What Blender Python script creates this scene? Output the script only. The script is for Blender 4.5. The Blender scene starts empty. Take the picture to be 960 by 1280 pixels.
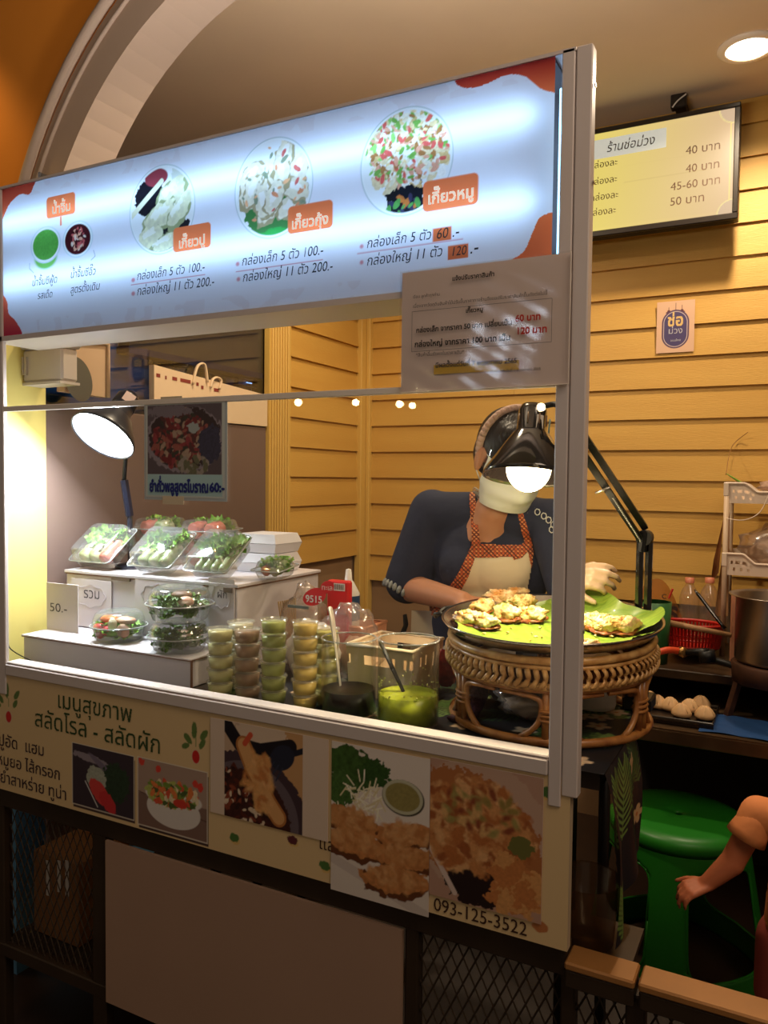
import bpy, math, random
import numpy as np
from mathutils import Vector, Matrix
from mathutils.bvhtree import BVHTree
SC = bpy.context.scene
COL = SC.collection
PI = math.pi
random.seed(7)

# ------------------------------------------------------------------ camera, world, exposure
F_PX = 985.55
def cam_axes(yaw=27.512, pitch=2.399, roll=.6152):
    y, p, r = (math.radians(a) for a in (yaw, pitch, roll))
    fw = Vector((-math.sin(y)*math.cos(p), math.cos(y)*math.cos(p), -math.sin(p)))
    rt = Vector((math.cos(y), math.sin(y), 0)); up = rt.cross(fw)
    return rt*math.cos(r)+up*math.sin(r), -rt*math.sin(r)+up*math.cos(r), fw
RT, UP, FW = cam_axes()
CAM = Vector((0, -1.3, 1.45))
cd = bpy.data.cameras.new('camera'); cd.sensor_fit = 'HORIZONTAL'; cd.sensor_width = 36
cd.lens = F_PX*36/960; cd.clip_start = .02
co = bpy.data.objects.new('camera', cd); COL.objects.link(co)
mm = Matrix((RT, UP, -FW)).transposed().to_4x4(); mm.translation = CAM
co.matrix_world = mm; SC.camera = co
def at(px, py, Y=None, X=None, Z=None):
    d = FW + RT*(px-480)/F_PX - UP*(py-640)/F_PX
    if Y is not None: t = (Y-CAM.y)/d.y
    elif X is not None: t = (X-CAM.x)/d.x
    else: t = (Z-CAM.z)/d.z
    return CAM + d*t
def mpp(p):            # metres per pixel at a point
    return (Vector(p)-CAM).dot(FW)/F_PX

w = bpy.data.worlds.new('mall'); SC.world = w; w.use_nodes = True
bgn = w.node_tree.nodes['Background']; bgn.inputs[0].default_value = (1, .72, .48, 1); bgn.inputs[1].default_value = .10
vs = SC.view_settings
vs.view_transform = 'Standard'; vs.look = 'None'; vs.gamma = 1; vs.use_curve_mapping = False; vs.exposure = 0
SC.cycles.transparent_max_bounces = 32; SC.cycles.max_bounces = 8
SC.cycles.sample_clamp_indirect = 3
SC.cycles.caustics_reflective = False; SC.cycles.caustics_refractive = False

def lamp(name, kind, loc, energy, color, size=.1, target=None, spot=None, shape=None, sy=None):
    l = bpy.data.lights.new(name, kind); l.energy = energy; l.color = color
    if kind == 'AREA':
        l.size = size
        if sy: l.shape = 'RECTANGLE'; l.size_y = sy
        if shape: l.shape = shape
    else: l.shadow_soft_size = size
    if kind == 'SPOT': l.spot_size = spot or 2; l.spot_blend = .6
    o = bpy.data.objects.new(name, l); COL.objects.link(o); o.location = loc
    if target is not None:
        o.rotation_euler = (Vector(target)-Vector(loc)).to_track_quat('-Z', 'Y').to_euler()
    return o
WARM = (1, .63, .33)
lamp('downlight_lamp_stove', 'SPOT', (-.16, 1.62, 2.90), 66, (1, .80, .56), .05, (-.22, 1.5, 0), 2.7)
lamp('downlight_lamp_front', 'SPOT', (-1.25, .75, 2.90), 60, (1, .80, .56), .05, (-1.2, .8, 0), 2.7)
lamp('mall_fill_lamp', 'AREA', (.9, -.9, 3.3), 24, (1, .76, .56), 1.2, (-1.2, .3, 1.8))
lamp('ceiling_fill_light', 'AREA', (-.62, .06, 2.17), 19, (1, .88, .76), .5, (-.62, .062, 3.0), sy=.07)  # added fill aimed up at the ceiling; the sign has no such lamp
lamp('wall_washer_lamp', 'SPOT', (-2.42, .05, 3.0), 14, (1, .62, .2), .04, (-2.36, .3, 1.9), 1.4)

# ------------------------------------------------------------------ materials
def lin(c):
    return tuple(((v/255)/12.92 if v/255 <= .04045 else ((v/255+.055)/1.055)**2.4) for v in c)
MATS = {}
def mat(name, rgb=(200, 200, 200), rough=.6, metal=0, noise=0, scale=8, bump=0, bscale=60, emit=0, spec=.5, rgb2=None, stretch=None, sub=0, coat=0, vcol=False, trans=0):
    if name in MATS: return MATS[name]
    m = bpy.data.materials.new(name); m.use_nodes = True; MATS[name] = m
    nt = m.node_tree; N = nt.nodes; L = nt.links; b = N['Principled BSDF']
    c = (*lin(rgb), 1)
    b.inputs['Base Color'].default_value = c; b.inputs['Roughness'].default_value = rough
    b.inputs['Metallic'].default_value = metal; b.inputs['Specular IOR Level'].default_value = spec
    if coat: b.inputs['Coat Weight'].default_value = coat; b.inputs['Coat Roughness'].default_value = .08
    if sub: b.inputs['Subsurface Weight'].default_value = sub; b.inputs['Subsurface Radius'].default_value = (.01, .005, .003)
    if trans: b.inputs['Transmission Weight'].default_value = trans
    if vcol:
        a = N.new('ShaderNodeAttribute'); a.attribute_name = 'Col'
        if emit: b.inputs['Base Color'].default_value = (.01, .01, .01, 1)
        else: L.new(a.outputs['Color'], b.inputs['Base Color'])
        if emit: L.new(a.outputs['Color'], b.inputs['Emission Color']); b.inputs['Emission Strength'].default_value = emit
    elif emit:
        b.inputs['Emission Color'].default_value = c; b.inputs['Emission Strength'].default_value = emit
    if noise or bump:
        tc = N.new('ShaderNodeTexCoord'); mp = N.new('ShaderNodeMapping'); L.new(tc.outputs['Object'], mp.inputs[0])
        if stretch: mp.inputs['Scale'].default_value = stretch
    if noise and not vcol:
        n = N.new('ShaderNodeTexNoise'); n.inputs['Scale'].default_value = scale; n.inputs['Detail'].default_value = 4
        L.new(mp.outputs[0], n.inputs['Vector'])
        r = N.new('ShaderNodeValToRGB'); c2 = lin(rgb2) if rgb2 else tuple(v*(1-noise) for v in c[:3])
        r.color_ramp.elements[0].color = (*c2, 1); r.color_ramp.elements[1].color = c
        r.color_ramp.elements[0].position = .35; r.color_ramp.elements[1].position = .65
        L.new(n.outputs['Fac'], r.inputs[0]); L.new(r.outputs[0], b.inputs['Base Color'])
    if bump:
        n2 = N.new('ShaderNodeTexNoise'); n2.inputs['Scale'].default_value = bscale; L.new(mp.outputs[0], n2.inputs['Vector'])
        bp = N.new('ShaderNodeBump'); bp.inputs['Strength'].default_value = bump; bp.inputs['Distance'].default_value = .01
        L.new(n2.outputs['Fac'], bp.inputs['Height']); L.new(bp.outputs[0], b.inputs['Normal'])
    return m
def clear(name, tint=(255, 255, 255), gloss=.06, rough=.03, haze=0, hazecol=(255, 255, 255), edge=1.0):
    """thin clear plastic or glass: see-through with a fresnel sheen"""
    if name in MATS: return MATS[name]
    m = bpy.data.materials.new(name); m.use_nodes = True; MATS[name] = m
    nt = m.node_tree; N = nt.nodes; L = nt.links; N.remove(N['Principled BSDF']); out = N['Material Output']
    t = N.new('ShaderNodeBsdfTransparent'); t.inputs[0].default_value = (*lin(tint), 1)
    g = N.new('ShaderNodeBsdfGlossy'); g.inputs['Roughness'].default_value = rough
    lw = N.new('ShaderNodeLayerWeight'); lw.inputs[0].default_value = .35
    mr = N.new('ShaderNodeMapRange'); L.new(lw.outputs['Facing'], mr.inputs[0])
    mr.inputs[1].default_value = .2; mr.inputs[2].default_value = 1; mr.inputs[3].default_value = gloss; mr.inputs[4].default_value = min(1, gloss+.55*edge)
    mx = N.new('ShaderNodeMixShader'); L.new(mr.outputs[0], mx.inputs[0]); L.new(t.outputs[0], mx.inputs[1]); L.new(g.outputs[0], mx.inputs[2])
    last = mx
    if haze:
        d = N.new('ShaderNodeBsdfDiffuse'); d.inputs[0].default_value = (*lin(hazecol), 1)
        m2 = N.new('ShaderNodeMixShader'); m2.inputs[0].default_value = haze
        L.new(mx.outputs[0], m2.inputs[1]); L.new(d.outputs[0], m2.inputs[2]); last = m2
    L.new(last.outputs[0], out.inputs[0]); return m
def emitter(name, rgb, s):
    return mat(name, rgb, emit=s)

# ------------------------------------------------------------------ mesh builder
class MB:
    def __init__(s): s.v = []; s.f = []; s.mi = []; s.cur = 0; s.cols = None
    def add(s, vs, fs):
        o = len(s.v); s.v += [tuple(p) for p in vs]; s.f += [tuple(i+o for i in f) for f in fs]; s.mi += [s.cur]*len(fs); return s
    def box(s, x0, x1, y0, y1, z0, z1, M=None, bev=0):
        if bev:
            b = min(bev, abs(x1-x0)/2.1, abs(y1-y0)/2.1, abs(z1-z0)/2.1)
            P = []; idx = {}
            for i, x in enumerate((x0, x1)):
                for j, y in enumerate((y0, y1)):
                    for k, z in enumerate((z0, z1)):
                        sx, sy, sz = (b, -b)[i], (b, -b)[j], (b, -b)[k]
                        for a, p in enumerate(((x, y+sy, z+sz), (x+sx, y, z+sz), (x+sx, y+sy, z))):
                            idx[i, j, k, a] = len(P); P.append(Vector(p))
            I = idx; Fc = []
            for i in (0, 1): Fc.append([I[i,0,0,0], I[i,1,0,0], I[i,1,1,0], I[i,0,1,0]])
            for j in (0, 1): Fc.append([I[0,j,0,1], I[1,j,0,1], I[1,j,1,1], I[0,j,1,1]])
            for k in (0, 1): Fc.append([I[0,0,k,2], I[1,0,k,2], I[1,1,k,2], I[0,1,k,2]])
            for j in (0, 1):
                for k in (0, 1): Fc.append([I[0,j,k,1], I[1,j,k,1], I[1,j,k,2], I[0,j,k,2]])
            for i in (0, 1):
                for k in (0, 1): Fc.append([I[i,0,k,0], I[i,1,k,0], I[i,1,k,2], I[i,0,k,2]])
            for i in (0, 1):
                for j in (0, 1): Fc.append([I[i,j,0,0], I[i,j,1,0], I[i,j,1,1], I[i,j,0,1]])
            for i in (0, 1):
                for j in (0, 1):
                    for k in (0, 1): Fc.append([I[i,j,k,0], I[i,j,k,1], I[i,j,k,2]])
            c = Vector(((x0+x1)/2, (y0+y1)/2, (z0+z1)/2)); out = []
            for f in Fc:
                n = (P[f[1]]-P[f[0]]).cross(P[f[2]]-P[f[0]]); m = sum((P[q] for q in f), Vector())/len(f)
                out.append(f if n.dot(m-c) > 0 else f[::-1])
            Fc = out
        else:
            P = [Vector(p) for p in ((x0,y0,z0),(x1,y0,z0),(x1,y1,z0),(x0,y1,z0),(x0,y0,z1),(x1,y0,z1),(x1,y1,z1),(x0,y1,z1))]
            Fc = [(0,3,2,1),(4,5,6,7),(0,1,5,4),(1,2,6,5),(2,3,7,6),(3,0,4,7)]
        if M is not None: P = [M @ p for p in P]
        return s.add(P, Fc)
    def tube(s, pts, r, n=8, caps=True, flat=None):
        pts = [Vector(p) for p in pts]; R = r if hasattr(r, '__len__') else [r]*len(pts)
        V = []; prev = None
        for i, p in enumerate(pts):
            t = (pts[min(i+1, len(pts)-1)]-pts[max(i-1, 0)])
            t = t.normalized() if t.length > 1e-9 else Vector((0, 0, 1))
            if prev is None:
                a = Vector((0, 0, 1)) if abs(t.z) < .9 else Vector((1, 0, 0)); u = t.cross(a).normalized()
            else:
                u = (prev - t*prev.dot(t)); u = u.normalized() if u.length > 1e-6 else t.orthogonal().normalized()
            prev = u; v = t.cross(u)
            fl = flat or 1
            for k in range(n):
                a = 2*PI*k/n; V.append(p+u*math.cos(a)*R[i]+v*math.sin(a)*R[i]*fl)
        Fc = [(i*n+k, i*n+(k+1) % n, (i+1)*n+(k+1) % n, (i+1)*n+k) for i in range(len(pts)-1) for k in range(n)]
        if caps: Fc += [tuple(range(n))[::-1], tuple((len(pts)-1)*n+k for k in range(n))]
        return s.add(V, Fc)
    def lathe(s, prof, c=(0, 0, 0), n=32, M=None, capb=False, capt=False):
        c = Vector(c); V = []
        for r, z in prof:
            for k in range(n):
                a = 2*PI*k/n; p = Vector((r*math.cos(a), r*math.sin(a), z))
                V.append((M @ p if M is not None else p)+c)
        Fc = [(i*n+k, i*n+(k+1) % n, (i+1)*n+(k+1) % n, (i+1)*n+k) for i in range(len(prof)-1) for k in range(n)]
        if capb: Fc.append(tuple(range(n))[::-1])
        if capt: Fc.append(tuple((len(prof)-1)*n+k for k in range(n)))
        return s.add(V, Fc)
    def ell(s, c, r, n=16, m=10, M=None, fn=None):
        c = Vector(c); r = (r, r, r) if not hasattr(r, '__len__') else r
        V = [Vector((0, 0, -1))]
        for i in range(1, m):
            th = -PI/2+PI*i/m
            for k in range(n):
                a = 2*PI*k/n; V.append(Vector((math.cos(th)*math.cos(a), math.cos(th)*math.sin(a), math.sin(th))))
        V.append(Vector((0, 0, 1)))
        Fc = [(0, 1+(k+1) % n, 1+k) for k in range(n)]
        for i in range(m-2): Fc += [(1+i*n+k, 1+i*n+(k+1) % n, 1+(i+1)*n+(k+1) % n, 1+(i+1)*n+k) for k in range(n)]
        t = len(V)-1; Fc += [(1+(m-2)*n+k, 1+(m-2)*n+(k+1) % n, t) for k in range(n)]
        P = []
        for p in V:
            q = Vector((p.x*r[0], p.y*r[1], p.z*r[2]))
            if fn: q = fn(p, q)
            P.append((M @ q if M is not None else q)+c)
        return s.add(P, Fc)
    def grid(s, fn, nu, nv, closed=False):
        V = [fn(i/(nu-1), j/(nv-1)) for j in range(nv) for i in range(nu)]
        Fc = [(j*nu+i, j*nu+i+1, (j+1)*nu+i+1, (j+1)*nu+i) for j in range(nv-1) for i in range(nu-1)]
        return s.add(V, Fc)
    def prism(s, pts, y0, y1):           # polygon in X-Z, thickness along Y
        n = len(pts); V = [(x, y0, z) for x, z in pts]+[(x, y1, z) for x, z in pts]
        return s.add(V, [tuple(range(n)), tuple(range(n, 2*n))[::-1]]+[(i, n+i, n+(i+1) % n, (i+1) % n) for i in range(n)])
    def build(s, name, mats, parent=None, smooth=False, mods=None):
        me = bpy.data.meshes.new(name); off = Vector(wloc(parent)) if parent else Vector()
        me.from_pydata([(x-off.x, y-off.y, z-off.z) for x, y, z in s.v], [], s.f)
        if not isinstance(mats, (list, tuple)): mats = [mats]
        for m in mats: me.materials.append(m)
        if len(mats) > 1: me.polygons.foreach_set('material_index', s.mi)
        if smooth: me.polygons.foreach_set('use_smooth', [True]*len(me.polygons))
        if s.cols is not None:
            a = me.color_attributes.new('Col', 'FLOAT_COLOR', 'POINT'); a.data.foreach_set('color', np.asarray(s.cols, dtype=np.float32).ravel())
        me.update()
        o = bpy.data.objects.new(name, me); COL.objects.link(o)
        if parent: o.parent = parent
        return o
def wloc(o):
    l = Vector(o.location)
    while o.parent: o = o.parent; l = l+Vector(o.location)
    return l
def smooth_angle(o, ang=40):
    """flat shade edges sharper than the angle"""
    me = o.data; me.polygons.foreach_set('use_smooth', [True]*len(me.polygons))
    try: me.set_sharp_from_angle(angle=math.radians(ang))
    except Exception: pass
    return o
def tag(o, label, cat, group=None, kind=None):
    if label: o['label'] = label
    if cat: o['category'] = cat
    if group: o['group'] = group
    if kind: o['kind'] = kind
    return o
def thing(name, loc, label, cat, group=None):
    o = bpy.data.objects.new(name, None); o.empty_display_size = .02; COL.objects.link(o); o.location = loc
    return tag(o, label, cat, group)
def struct(o): o['kind'] = 'structure'; return o
def copy_tree(o, parent=None):
    c = o.copy(); COL.objects.link(c); c.parent = parent
    for ch in list(o.children): copy_tree(ch, c)
    return c
def frame(d, up=(0, 0, 1)):
    """rotation whose local -? : columns side, fwd(d), up"""
    d = Vector(d).normalized(); s_ = d.cross(Vector(up)).normalized(); u = s_.cross(d)
    return Matrix((s_, d, u)).transposed()
def zframe(n):
    n = Vector(n).normalized(); a = n.orthogonal().normalized(); b = n.cross(a)
    return Matrix((a, b, n)).transposed()
def arc(c, r, a0, a1, n, ax=0, ay=2, third=None):
    out = []
    for i in range(n):
        a = a0+(a1-a0)*i/(n-1); p = [c[0], c[1], c[2]]
        p[ax] += math.cos(a)*(r if not hasattr(r, '__len__') else r[0]); p[ay] += math.sin(a)*(r if not hasattr(r, '__len__') else r[1]); out.append(tuple(p))
    return out
def smoothpts(P, k=6):
    P = [Vector(p) for p in P]; out = []
    for i in range(len(P)-1):
        a = P[max(i-1, 0)]; b = P[i]; c = P[i+1]; d = P[min(i+2, len(P)-1)]
        for j in range(k):
            t = j/k; out.append(.5*((2*b)+(c-a)*t+(2*a-5*b+4*c-d)*t*t+(3*b-a-3*c+d)*t**3))
    out.append(P[-1]); return out

# ------------------------------------------------------------------ lettering (glyph outlines filled by winding number)
_G = {}
def _outline(s):
    cu = bpy.data.curves.new('g', 'FONT'); cu.body = s; cu.size = 1; cu.fill_mode = 'NONE'; cu.resolution_u = 4
    o = bpy.data.objects.new('g', cu); COL.objects.link(o)
    bpy.context.view_layer.update()
    me = bpy.data.meshes.new_from_object(o.evaluated_get(bpy.context.evaluated_depsgraph_get()))
    v = np.array([x.co[:2] for x in me.vertices]).reshape(-1, 2); e = np.array([x.vertices[:] for x in me.edges]).reshape(-1, 2)
    bpy.data.objects.remove(o); bpy.data.curves.remove(cu); bpy.data.meshes.remove(me)
    return v, e
_BAR = None
def glyph(ch):
    global _BAR
    if ch in _G: return _G[ch]
    if _BAR is None: v, e = _outline('|'); _BAR = v[:, 0].min()
    v2, _ = _outline(ch+'|')
    marks = 'ัิีึืุูํ็่้๊๋์'
    if ch == ' ': _G[ch] = (np.zeros((0, 2)), np.zeros((0, 2), int), .28); return _G[ch]
    v, e = _outline(ch)
    adv = 0 if ch in marks else v2[:, 0].max()-(_outline('|')[0][:, 0].max()-0)
    _G[ch] = (v, e, adv); return _G[ch]
def raster(s, N=48, dil=0, track=0):
    up = set('ัิีึืํ็'); tone = set('่้๊๋์')
    segs = []; x = 0
    for i, ch in enumerate(s):
        v, e, adv = glyph(ch); dy = 0
        if ch in tone and ((i and s[i-1] in up) or (i+1 < len(s) and s[i+1] == 'ำ')): dy = .2
        if len(e): P = v+np.array([x, dy]); segs.append((P[e[:, 0]], P[e[:, 1]]))
        x += adv+(track if adv else 0)
    W = int((x+.3)*N)+4; H = int(1.75*N); ox, oy = -.12, -.45
    img = np.zeros((H, W), bool); xs = (np.arange(W)+.5)/N+ox
    for A, B in segs:
        x0 = int((min(A[:, 0].min(), B[:, 0].min())-ox)*N)-1; x1 = int((max(A[:, 0].max(), B[:, 0].max())-ox)*N)+2
        x0 = max(0, x0); x1 = min(W, x1)
        for j in range(H):
            y = (j+.5)/N+oy
            m = (A[:, 1] <= y) != (B[:, 1] <= y)
            if not m.any(): continue
            a = A[m]; b = B[m]; xc = a[:, 0]+(y-a[:, 1])/(b[:, 1]-a[:, 1])*(b[:, 0]-a[:, 0]); sg = np.where(b[:, 1] > a[:, 1], 1, -1)
            img[j, x0:x1] |= (((xs[x0:x1, None] > xc[None]) * sg[None]).sum(1) != 0)
    r = dil*N
    if r > .3:
        k = int(math.ceil(r)); out = img.copy()
        for dy in range(-k, k+1):
            for dx in range(-k, k+1):
                if dx*dx+dy*dy <= r*r: out |= np.roll(np.roll(img, dy, 0), dx, 1)
        img = out
    return img, ox, oy, x
def text(s, px0, py0, px1, Y, m, parent, name='lettering', hs=1.0, shear=0, dil=0, depth=.0008, N=40, height=None, px=None):
    """s set between two pixel columns on the plane y=Y: real letters standing on that plane"""
    a = at(px0, py0, Y=Y); b = at(px1, py0, Y=Y)
    img, ox, oy, adv = raster(s, N, dil)
    k = (b.x-a.x)/adv; kz = height/1.0 if height else k*hs
    mb = MB(); used = np.zeros_like(img)
    H, W = img.shape
    for j in range(H):
        i = 0
        while i < W:
            if img[j, i] and not used[j, i]:
                e = i
                while e+1 < W and img[j, e+1] and not used[j, e+1]: e += 1
                h = 1
                if shear == 0:
                    while j+h < H and img[j+h, i:e+1].all() and not (i and img[j+h, i-1]) and not (e+1 < W and img[j+h, e+1]) and not used[j+h, i:e+1].any(): h += 1
                used[j:j+h, i:e+1] = True
                X0 = i/N+ox; X1 = (e+1)/N+ox; Z0 = j/N+oy; Z1 = (j+h)/N+oy
                sh = shear
                mb.add([(a.x+(X0+sh*Z0)*k, Y-depth, a.z+Z0*kz), (a.x+(X1+sh*Z0)*k, Y-depth, a.z+Z0*kz), (a.x+(X1+sh*Z1)*k, Y-depth, a.z+Z1*kz), (a.x+(X0+sh*Z1)*k, Y-depth, a.z+Z1*kz)], [(0, 1, 2, 3)])
                i = e+1
            else: i += 1
    return mb.build(name, m, parent)

# ------------------------------------------------------------------ print painter: colours of flat prints on a fine grid
def vn(x, z, sc, seed=0, oct=2):
    out = 0; amp = 1; tot = 0
    for o in range(oct):
        X = x*sc*2**o+seed*7.3; Z = z*sc*2**o+seed*3.1; xi = np.floor(X).astype(int); zi = np.floor(Z).astype(int)
        fx = X-xi; fz = Z-zi; fx = fx*fx*(3-2*fx); fz = fz*fz*(3-2*fz)
        def h(a, b): return np.modf(np.abs(np.sin(a*127.1+b*311.7+seed*17.7)*43758.545))[0]
        v = h(xi, zi)*(1-fx)*(1-fz)+h(xi+1, zi)*fx*(1-fz)+h(xi, zi+1)*(1-fx)*fz+h(xi+1, zi+1)*fx*fz
        out = out+v*amp; tot += amp; amp *= .5
    return out/tot
class Paint:
    """u to the right, v up, metres from the lower left corner of the sheet"""
    def __init__(s, w, h, res=.0015, base=(255, 255, 255)):
        s.w, s.h = w, h; s.nu = max(2, int(w/res)+1); s.nv = max(2, int(h/res)+1)
        s.u, s.v = np.meshgrid(np.linspace(0, w, s.nu), np.linspace(0, h, s.nv)); s.c = np.zeros((s.nv, s.nu, 3)); s.c[:] = lin(base); s.clip = None; s.rs = np.random.RandomState(3)
    def put(s, mask, rgb, a=1):
        m = mask.astype(float)*a
        if s.clip is not None: m = m*s.clip
        c = np.array(lin(rgb)) if isinstance(rgb, tuple) else rgb
        s.c = s.c*(1-m[..., None])+c*m[..., None]
    def fade(s, d, soft): return np.clip(-d/soft+.5, 0, 1)
    def ell(s, cu, cv, ru, rv, rgb, rot=0, n=0, soft=.0015, seed=0, var=0, sc=150, a=1):
        R = max(ru, rv)+n+soft+.001; hu = s.w/(s.nu-1); hv = s.h/(s.nv-1)
        i0, i1 = max(0, int((cu-R)/hu)), min(s.nu, int((cu+R)/hu)+2); j0, j1 = max(0, int((cv-R)/hv)), min(s.nv, int((cv+R)/hv)+2)
        if i1 <= i0 or j1 <= j0: return
        W = (slice(j0, j1), slice(i0, i1)); U, V = s.u[W], s.v[W]
        c, q = math.cos(rot), math.sin(rot); x = (U-cu)*c+(V-cv)*q; y = -(U-cu)*q+(V-cv)*c
        d = (np.hypot(x/ru, y/rv)-1)*min(ru, rv)
        if n: d = d+(vn(U, V, sc, seed)-.5)*n
        col = np.array(lin(rgb))
        if var: col = np.clip(col*(1+(vn(U, V, sc*1.7, seed+5)[..., None]-.5)*2*var), 0, 1)
        m = s.fade(d, soft)*a
        if s.clip is not None: m = m*s.clip[W]
        s.c[W] = s.c[W]*(1-m[..., None])+col*m[..., None]
    def rect(s, u0, v0, u1, v1, rgb, r=0, a=1, n=0, seed=0):
        dx = np.abs(s.u-(u0+u1)/2)-(u1-u0)/2+r; dy = np.abs(s.v-(v0+v1)/2)-(v1-v0)/2+r
        d = np.hypot(np.maximum(dx, 0), np.maximum(dy, 0))+np.minimum(np.maximum(dx, dy), 0)-r
        if n: d = d+(vn(s.u, s.v, 100, seed)-.5)*n
        s.put(s.fade(d, .0012), rgb, a)
    def line(s, pts, wd, rgb, a=1):
        d = np.full(s.u.shape, 9.)
        for (a0, b0), (a1, b1) in zip(pts[:-1], pts[1:]):
            dx, dy = a1-a0, b1-b0; t = np.clip(((s.u-a0)*dx+(s.v-b0)*dy)/(dx*dx+dy*dy+1e-12), 0, 1)
            d = np.minimum(d, np.hypot(s.u-a0-t*dx, s.v-b0-t*dy))
        s.put(s.fade(d-wd/2, .0012), rgb, a)
    def bits(s, cu, cv, ru, rv, cols, k, size, seed=1, n=.5, soft=.0012, el=1.6):
        rs = np.random.RandomState(seed)
        for i in range(k):
            a = rs.rand()*2*PI; r = math.sqrt(rs.rand()); z = size*(.6+.8*rs.rand())
            s.ell(cu+math.cos(a)*r*ru, cv+math.sin(a)*r*rv, z*el, z/el**.5, cols[rs.randint(len(cols))], rot=rs.rand()*PI, n=z*n, seed=seed+i, soft=soft, var=.15)
    def mesh(s, origin, ux=(1, 0, 0), vx=(0, 0, 1), bulge=None):
        mb = MB(); o = np.array(origin); P = o+s.u[..., None]*np.array(ux)+s.v[..., None]*np.array(vx)
        mb.v = [tuple(p) for p in P.reshape(-1, 3).tolist()]
        i = np.arange(s.nu*s.nv).reshape(s.nv, s.nu)
        mb.f = np.stack([i[:-1, :-1], i[:-1, 1:], i[1:, 1:], i[1:, :-1]], -1).reshape(-1, 4).tolist(); mb.mi = [0]*len(mb.f)
        c = np.ones((s.nv, s.nu, 4)); c[..., :3] = s.c; mb.cols = c; return mb

# ------------------------------------------------------------------ room
WY = 2.1; CEIL = 2.935
WX = at(455, 500, Y=WY).x
m_yel = mat('ochre_paint', (204, 160, 76), .55, noise=.12, scale=1.2, rgb2=(196, 150, 68), bump=.12, bscale=40, stretch=(1, 1, 9))
m_yel2 = mat('ochre_trim', (210, 170, 86), .5, bump=.05, bscale=20)
m_plast = mat('tan_plaster', (220, 200, 174), .9, noise=.05, scale=3)
m_beam = mat('arch_plaster', (180, 162, 150), .85)
m_face = mat('shaded_arch_plaster', (170, 148, 130), .85)  # same plaster, the arch face's shade put into a darker colour
m_orange = mat('orange_paint', (226, 140, 34), .8, noise=.06, scale=2)
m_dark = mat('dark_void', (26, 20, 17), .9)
m_steel = mat('steel', (190, 186, 180), .28, metal=1, noise=.1, scale=20)
m_blackp = mat('black_plastic', (14, 14, 15), .45, spec=.35)
m_blackm = mat('black_metal', (24, 21, 19), .4, metal=.4)
m_white = mat('white_plastic', (225, 220, 212), .4)
m_alu = mat('white_aluminium', (214, 204, 200), .38, spec=.5)

b = MB(); b.box(-4.2, 2.2, -3.6, 3.2, -.05, 0); floor = struct(b.build('floor', mat('dark_floor_tile', (62, 46, 36), .3, noise=.2, scale=6)))
b = MB(); b.box(WX-1.8, 2.2, .44, 3.2, CEIL, CEIL+.06); ceiling = struct(b.build('ceiling', m_plast))
# back wall: lap siding
b = MB(); b.box(WX-.1, 2.2, WY+.012, WY+.12, 0, CEIL); wall_back = struct(b.build('wall_back', mat('wainscot', (150, 118, 84), .7, noise=.1)))
z0 = at(735, 453, Y=WY).z; bh = at(735, 416, Y=WY).z-z0
def lap(bd, x0, x1, z, h, along='x', at_=0):
    e = .0015; pr = .013
    if along == 'x':
        V = [(x0, at_-pr, z+e), (x1, at_-pr, z+e), (x1, at_+.012, z+e), (x0, at_+.012, z+e), (x0, at_-.001, z+h+.006), (x1, at_-.001, z+h+.006), (x1, at_+.012, z+h+.006), (x0, at_+.012, z+h+.006)]
    else:
        V = [(at_+pr, x0, z+e), (at_-.012, x0, z+e), (at_-.012, x1, z+e), (at_+pr, x1, z+e), (at_+.001, x0, z+h+.006), (at_-.012, x0, z+h+.006), (at_-.012, x1, z+h+.006), (at_+.001, x1, z+h+.006)]
    if along == 'x': F = [(0,3,2,1),(4,5,6,7),(0,1,5,4),(1,2,6,5),(2,3,7,6),(3,0,4,7)]
    else: F = [(0,1,2,3),(4,7,6,5),(0,4,5,1),(1,5,6,2),(2,6,7,3),(3,7,4,0)]
    bd.add(V, F)
kk = 0
for i in range(-8, 9):
    z = z0+i*bh
    if z < .9 or z+bh > CEIL+.1: continue
    h = min(bh, CEIL-z-.008)
    for (xa, xb) in ((WX+.03, -1.12), (-1.1185, .62), (.6215, 2.1)) if i % 2 else ((WX+.03, -.02), (-.0185, 2.1)):
        b = MB(); lap(b, xa, xb, z, h, 'x', WY); b.build('siding_board', m_yel, wall_back)
# side wall with the same boards, corner trim and fluted pilaster
YP0 = at(333, 600, X=WX).y; YP1 = at(360, 600, X=WX).y; YL1 = at(57, 600, X=WX).y; YC = at(445, 500, X=WX).y
b = MB(); b.box(WX-.1, WX-.012, YP0, WY, 0, 2.3); wall_left = struct(b.build('wall_left', MATS['wainscot']))
for i in range(-8, 4):
    z = z0+i*bh
    if z < 1.0: continue
    if z > 2.25: break
    b = MB(); lap(b, YP1-.004, YC+.003, z, min(bh, 2.29-z), 'y', WX); b.build('siding_board', m_yel, wall_left)
b = MB(); b.box(WX-.004, WX+.03, YC, WY+.01, .02, 2.85, bev=.003); b.box(WX+.03, WX+.05, WY-.035, WY+.01, .02, 2.85, bev=.003); struct(b.build('trim_1', m_yel2))
b = MB(); b.box(WX-.1, WX+.012, YP0, YP1, .02, 2.3)
nfl = 7
for k in range(nfl):
    y = YP0+.012+(YP1-YP0-.024)*(k+.5)/nfl
    b.box(WX+.012, WX+.019, y-.006, y+.006, .02, 2.3, bev=.003)
struct(b.build('trim_2', m_yel2))
b = MB(); b.box(WX-.12, WX+.006, YL1-.2, YL1, .93, 2.12, bev=.003); struct(b.build('trim_3', mat('lit_yellow_paint', (214, 196, 112), .6, noise=.04, scale=3)))  # yellow pilaster, the light on it put into a paler colour
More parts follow.
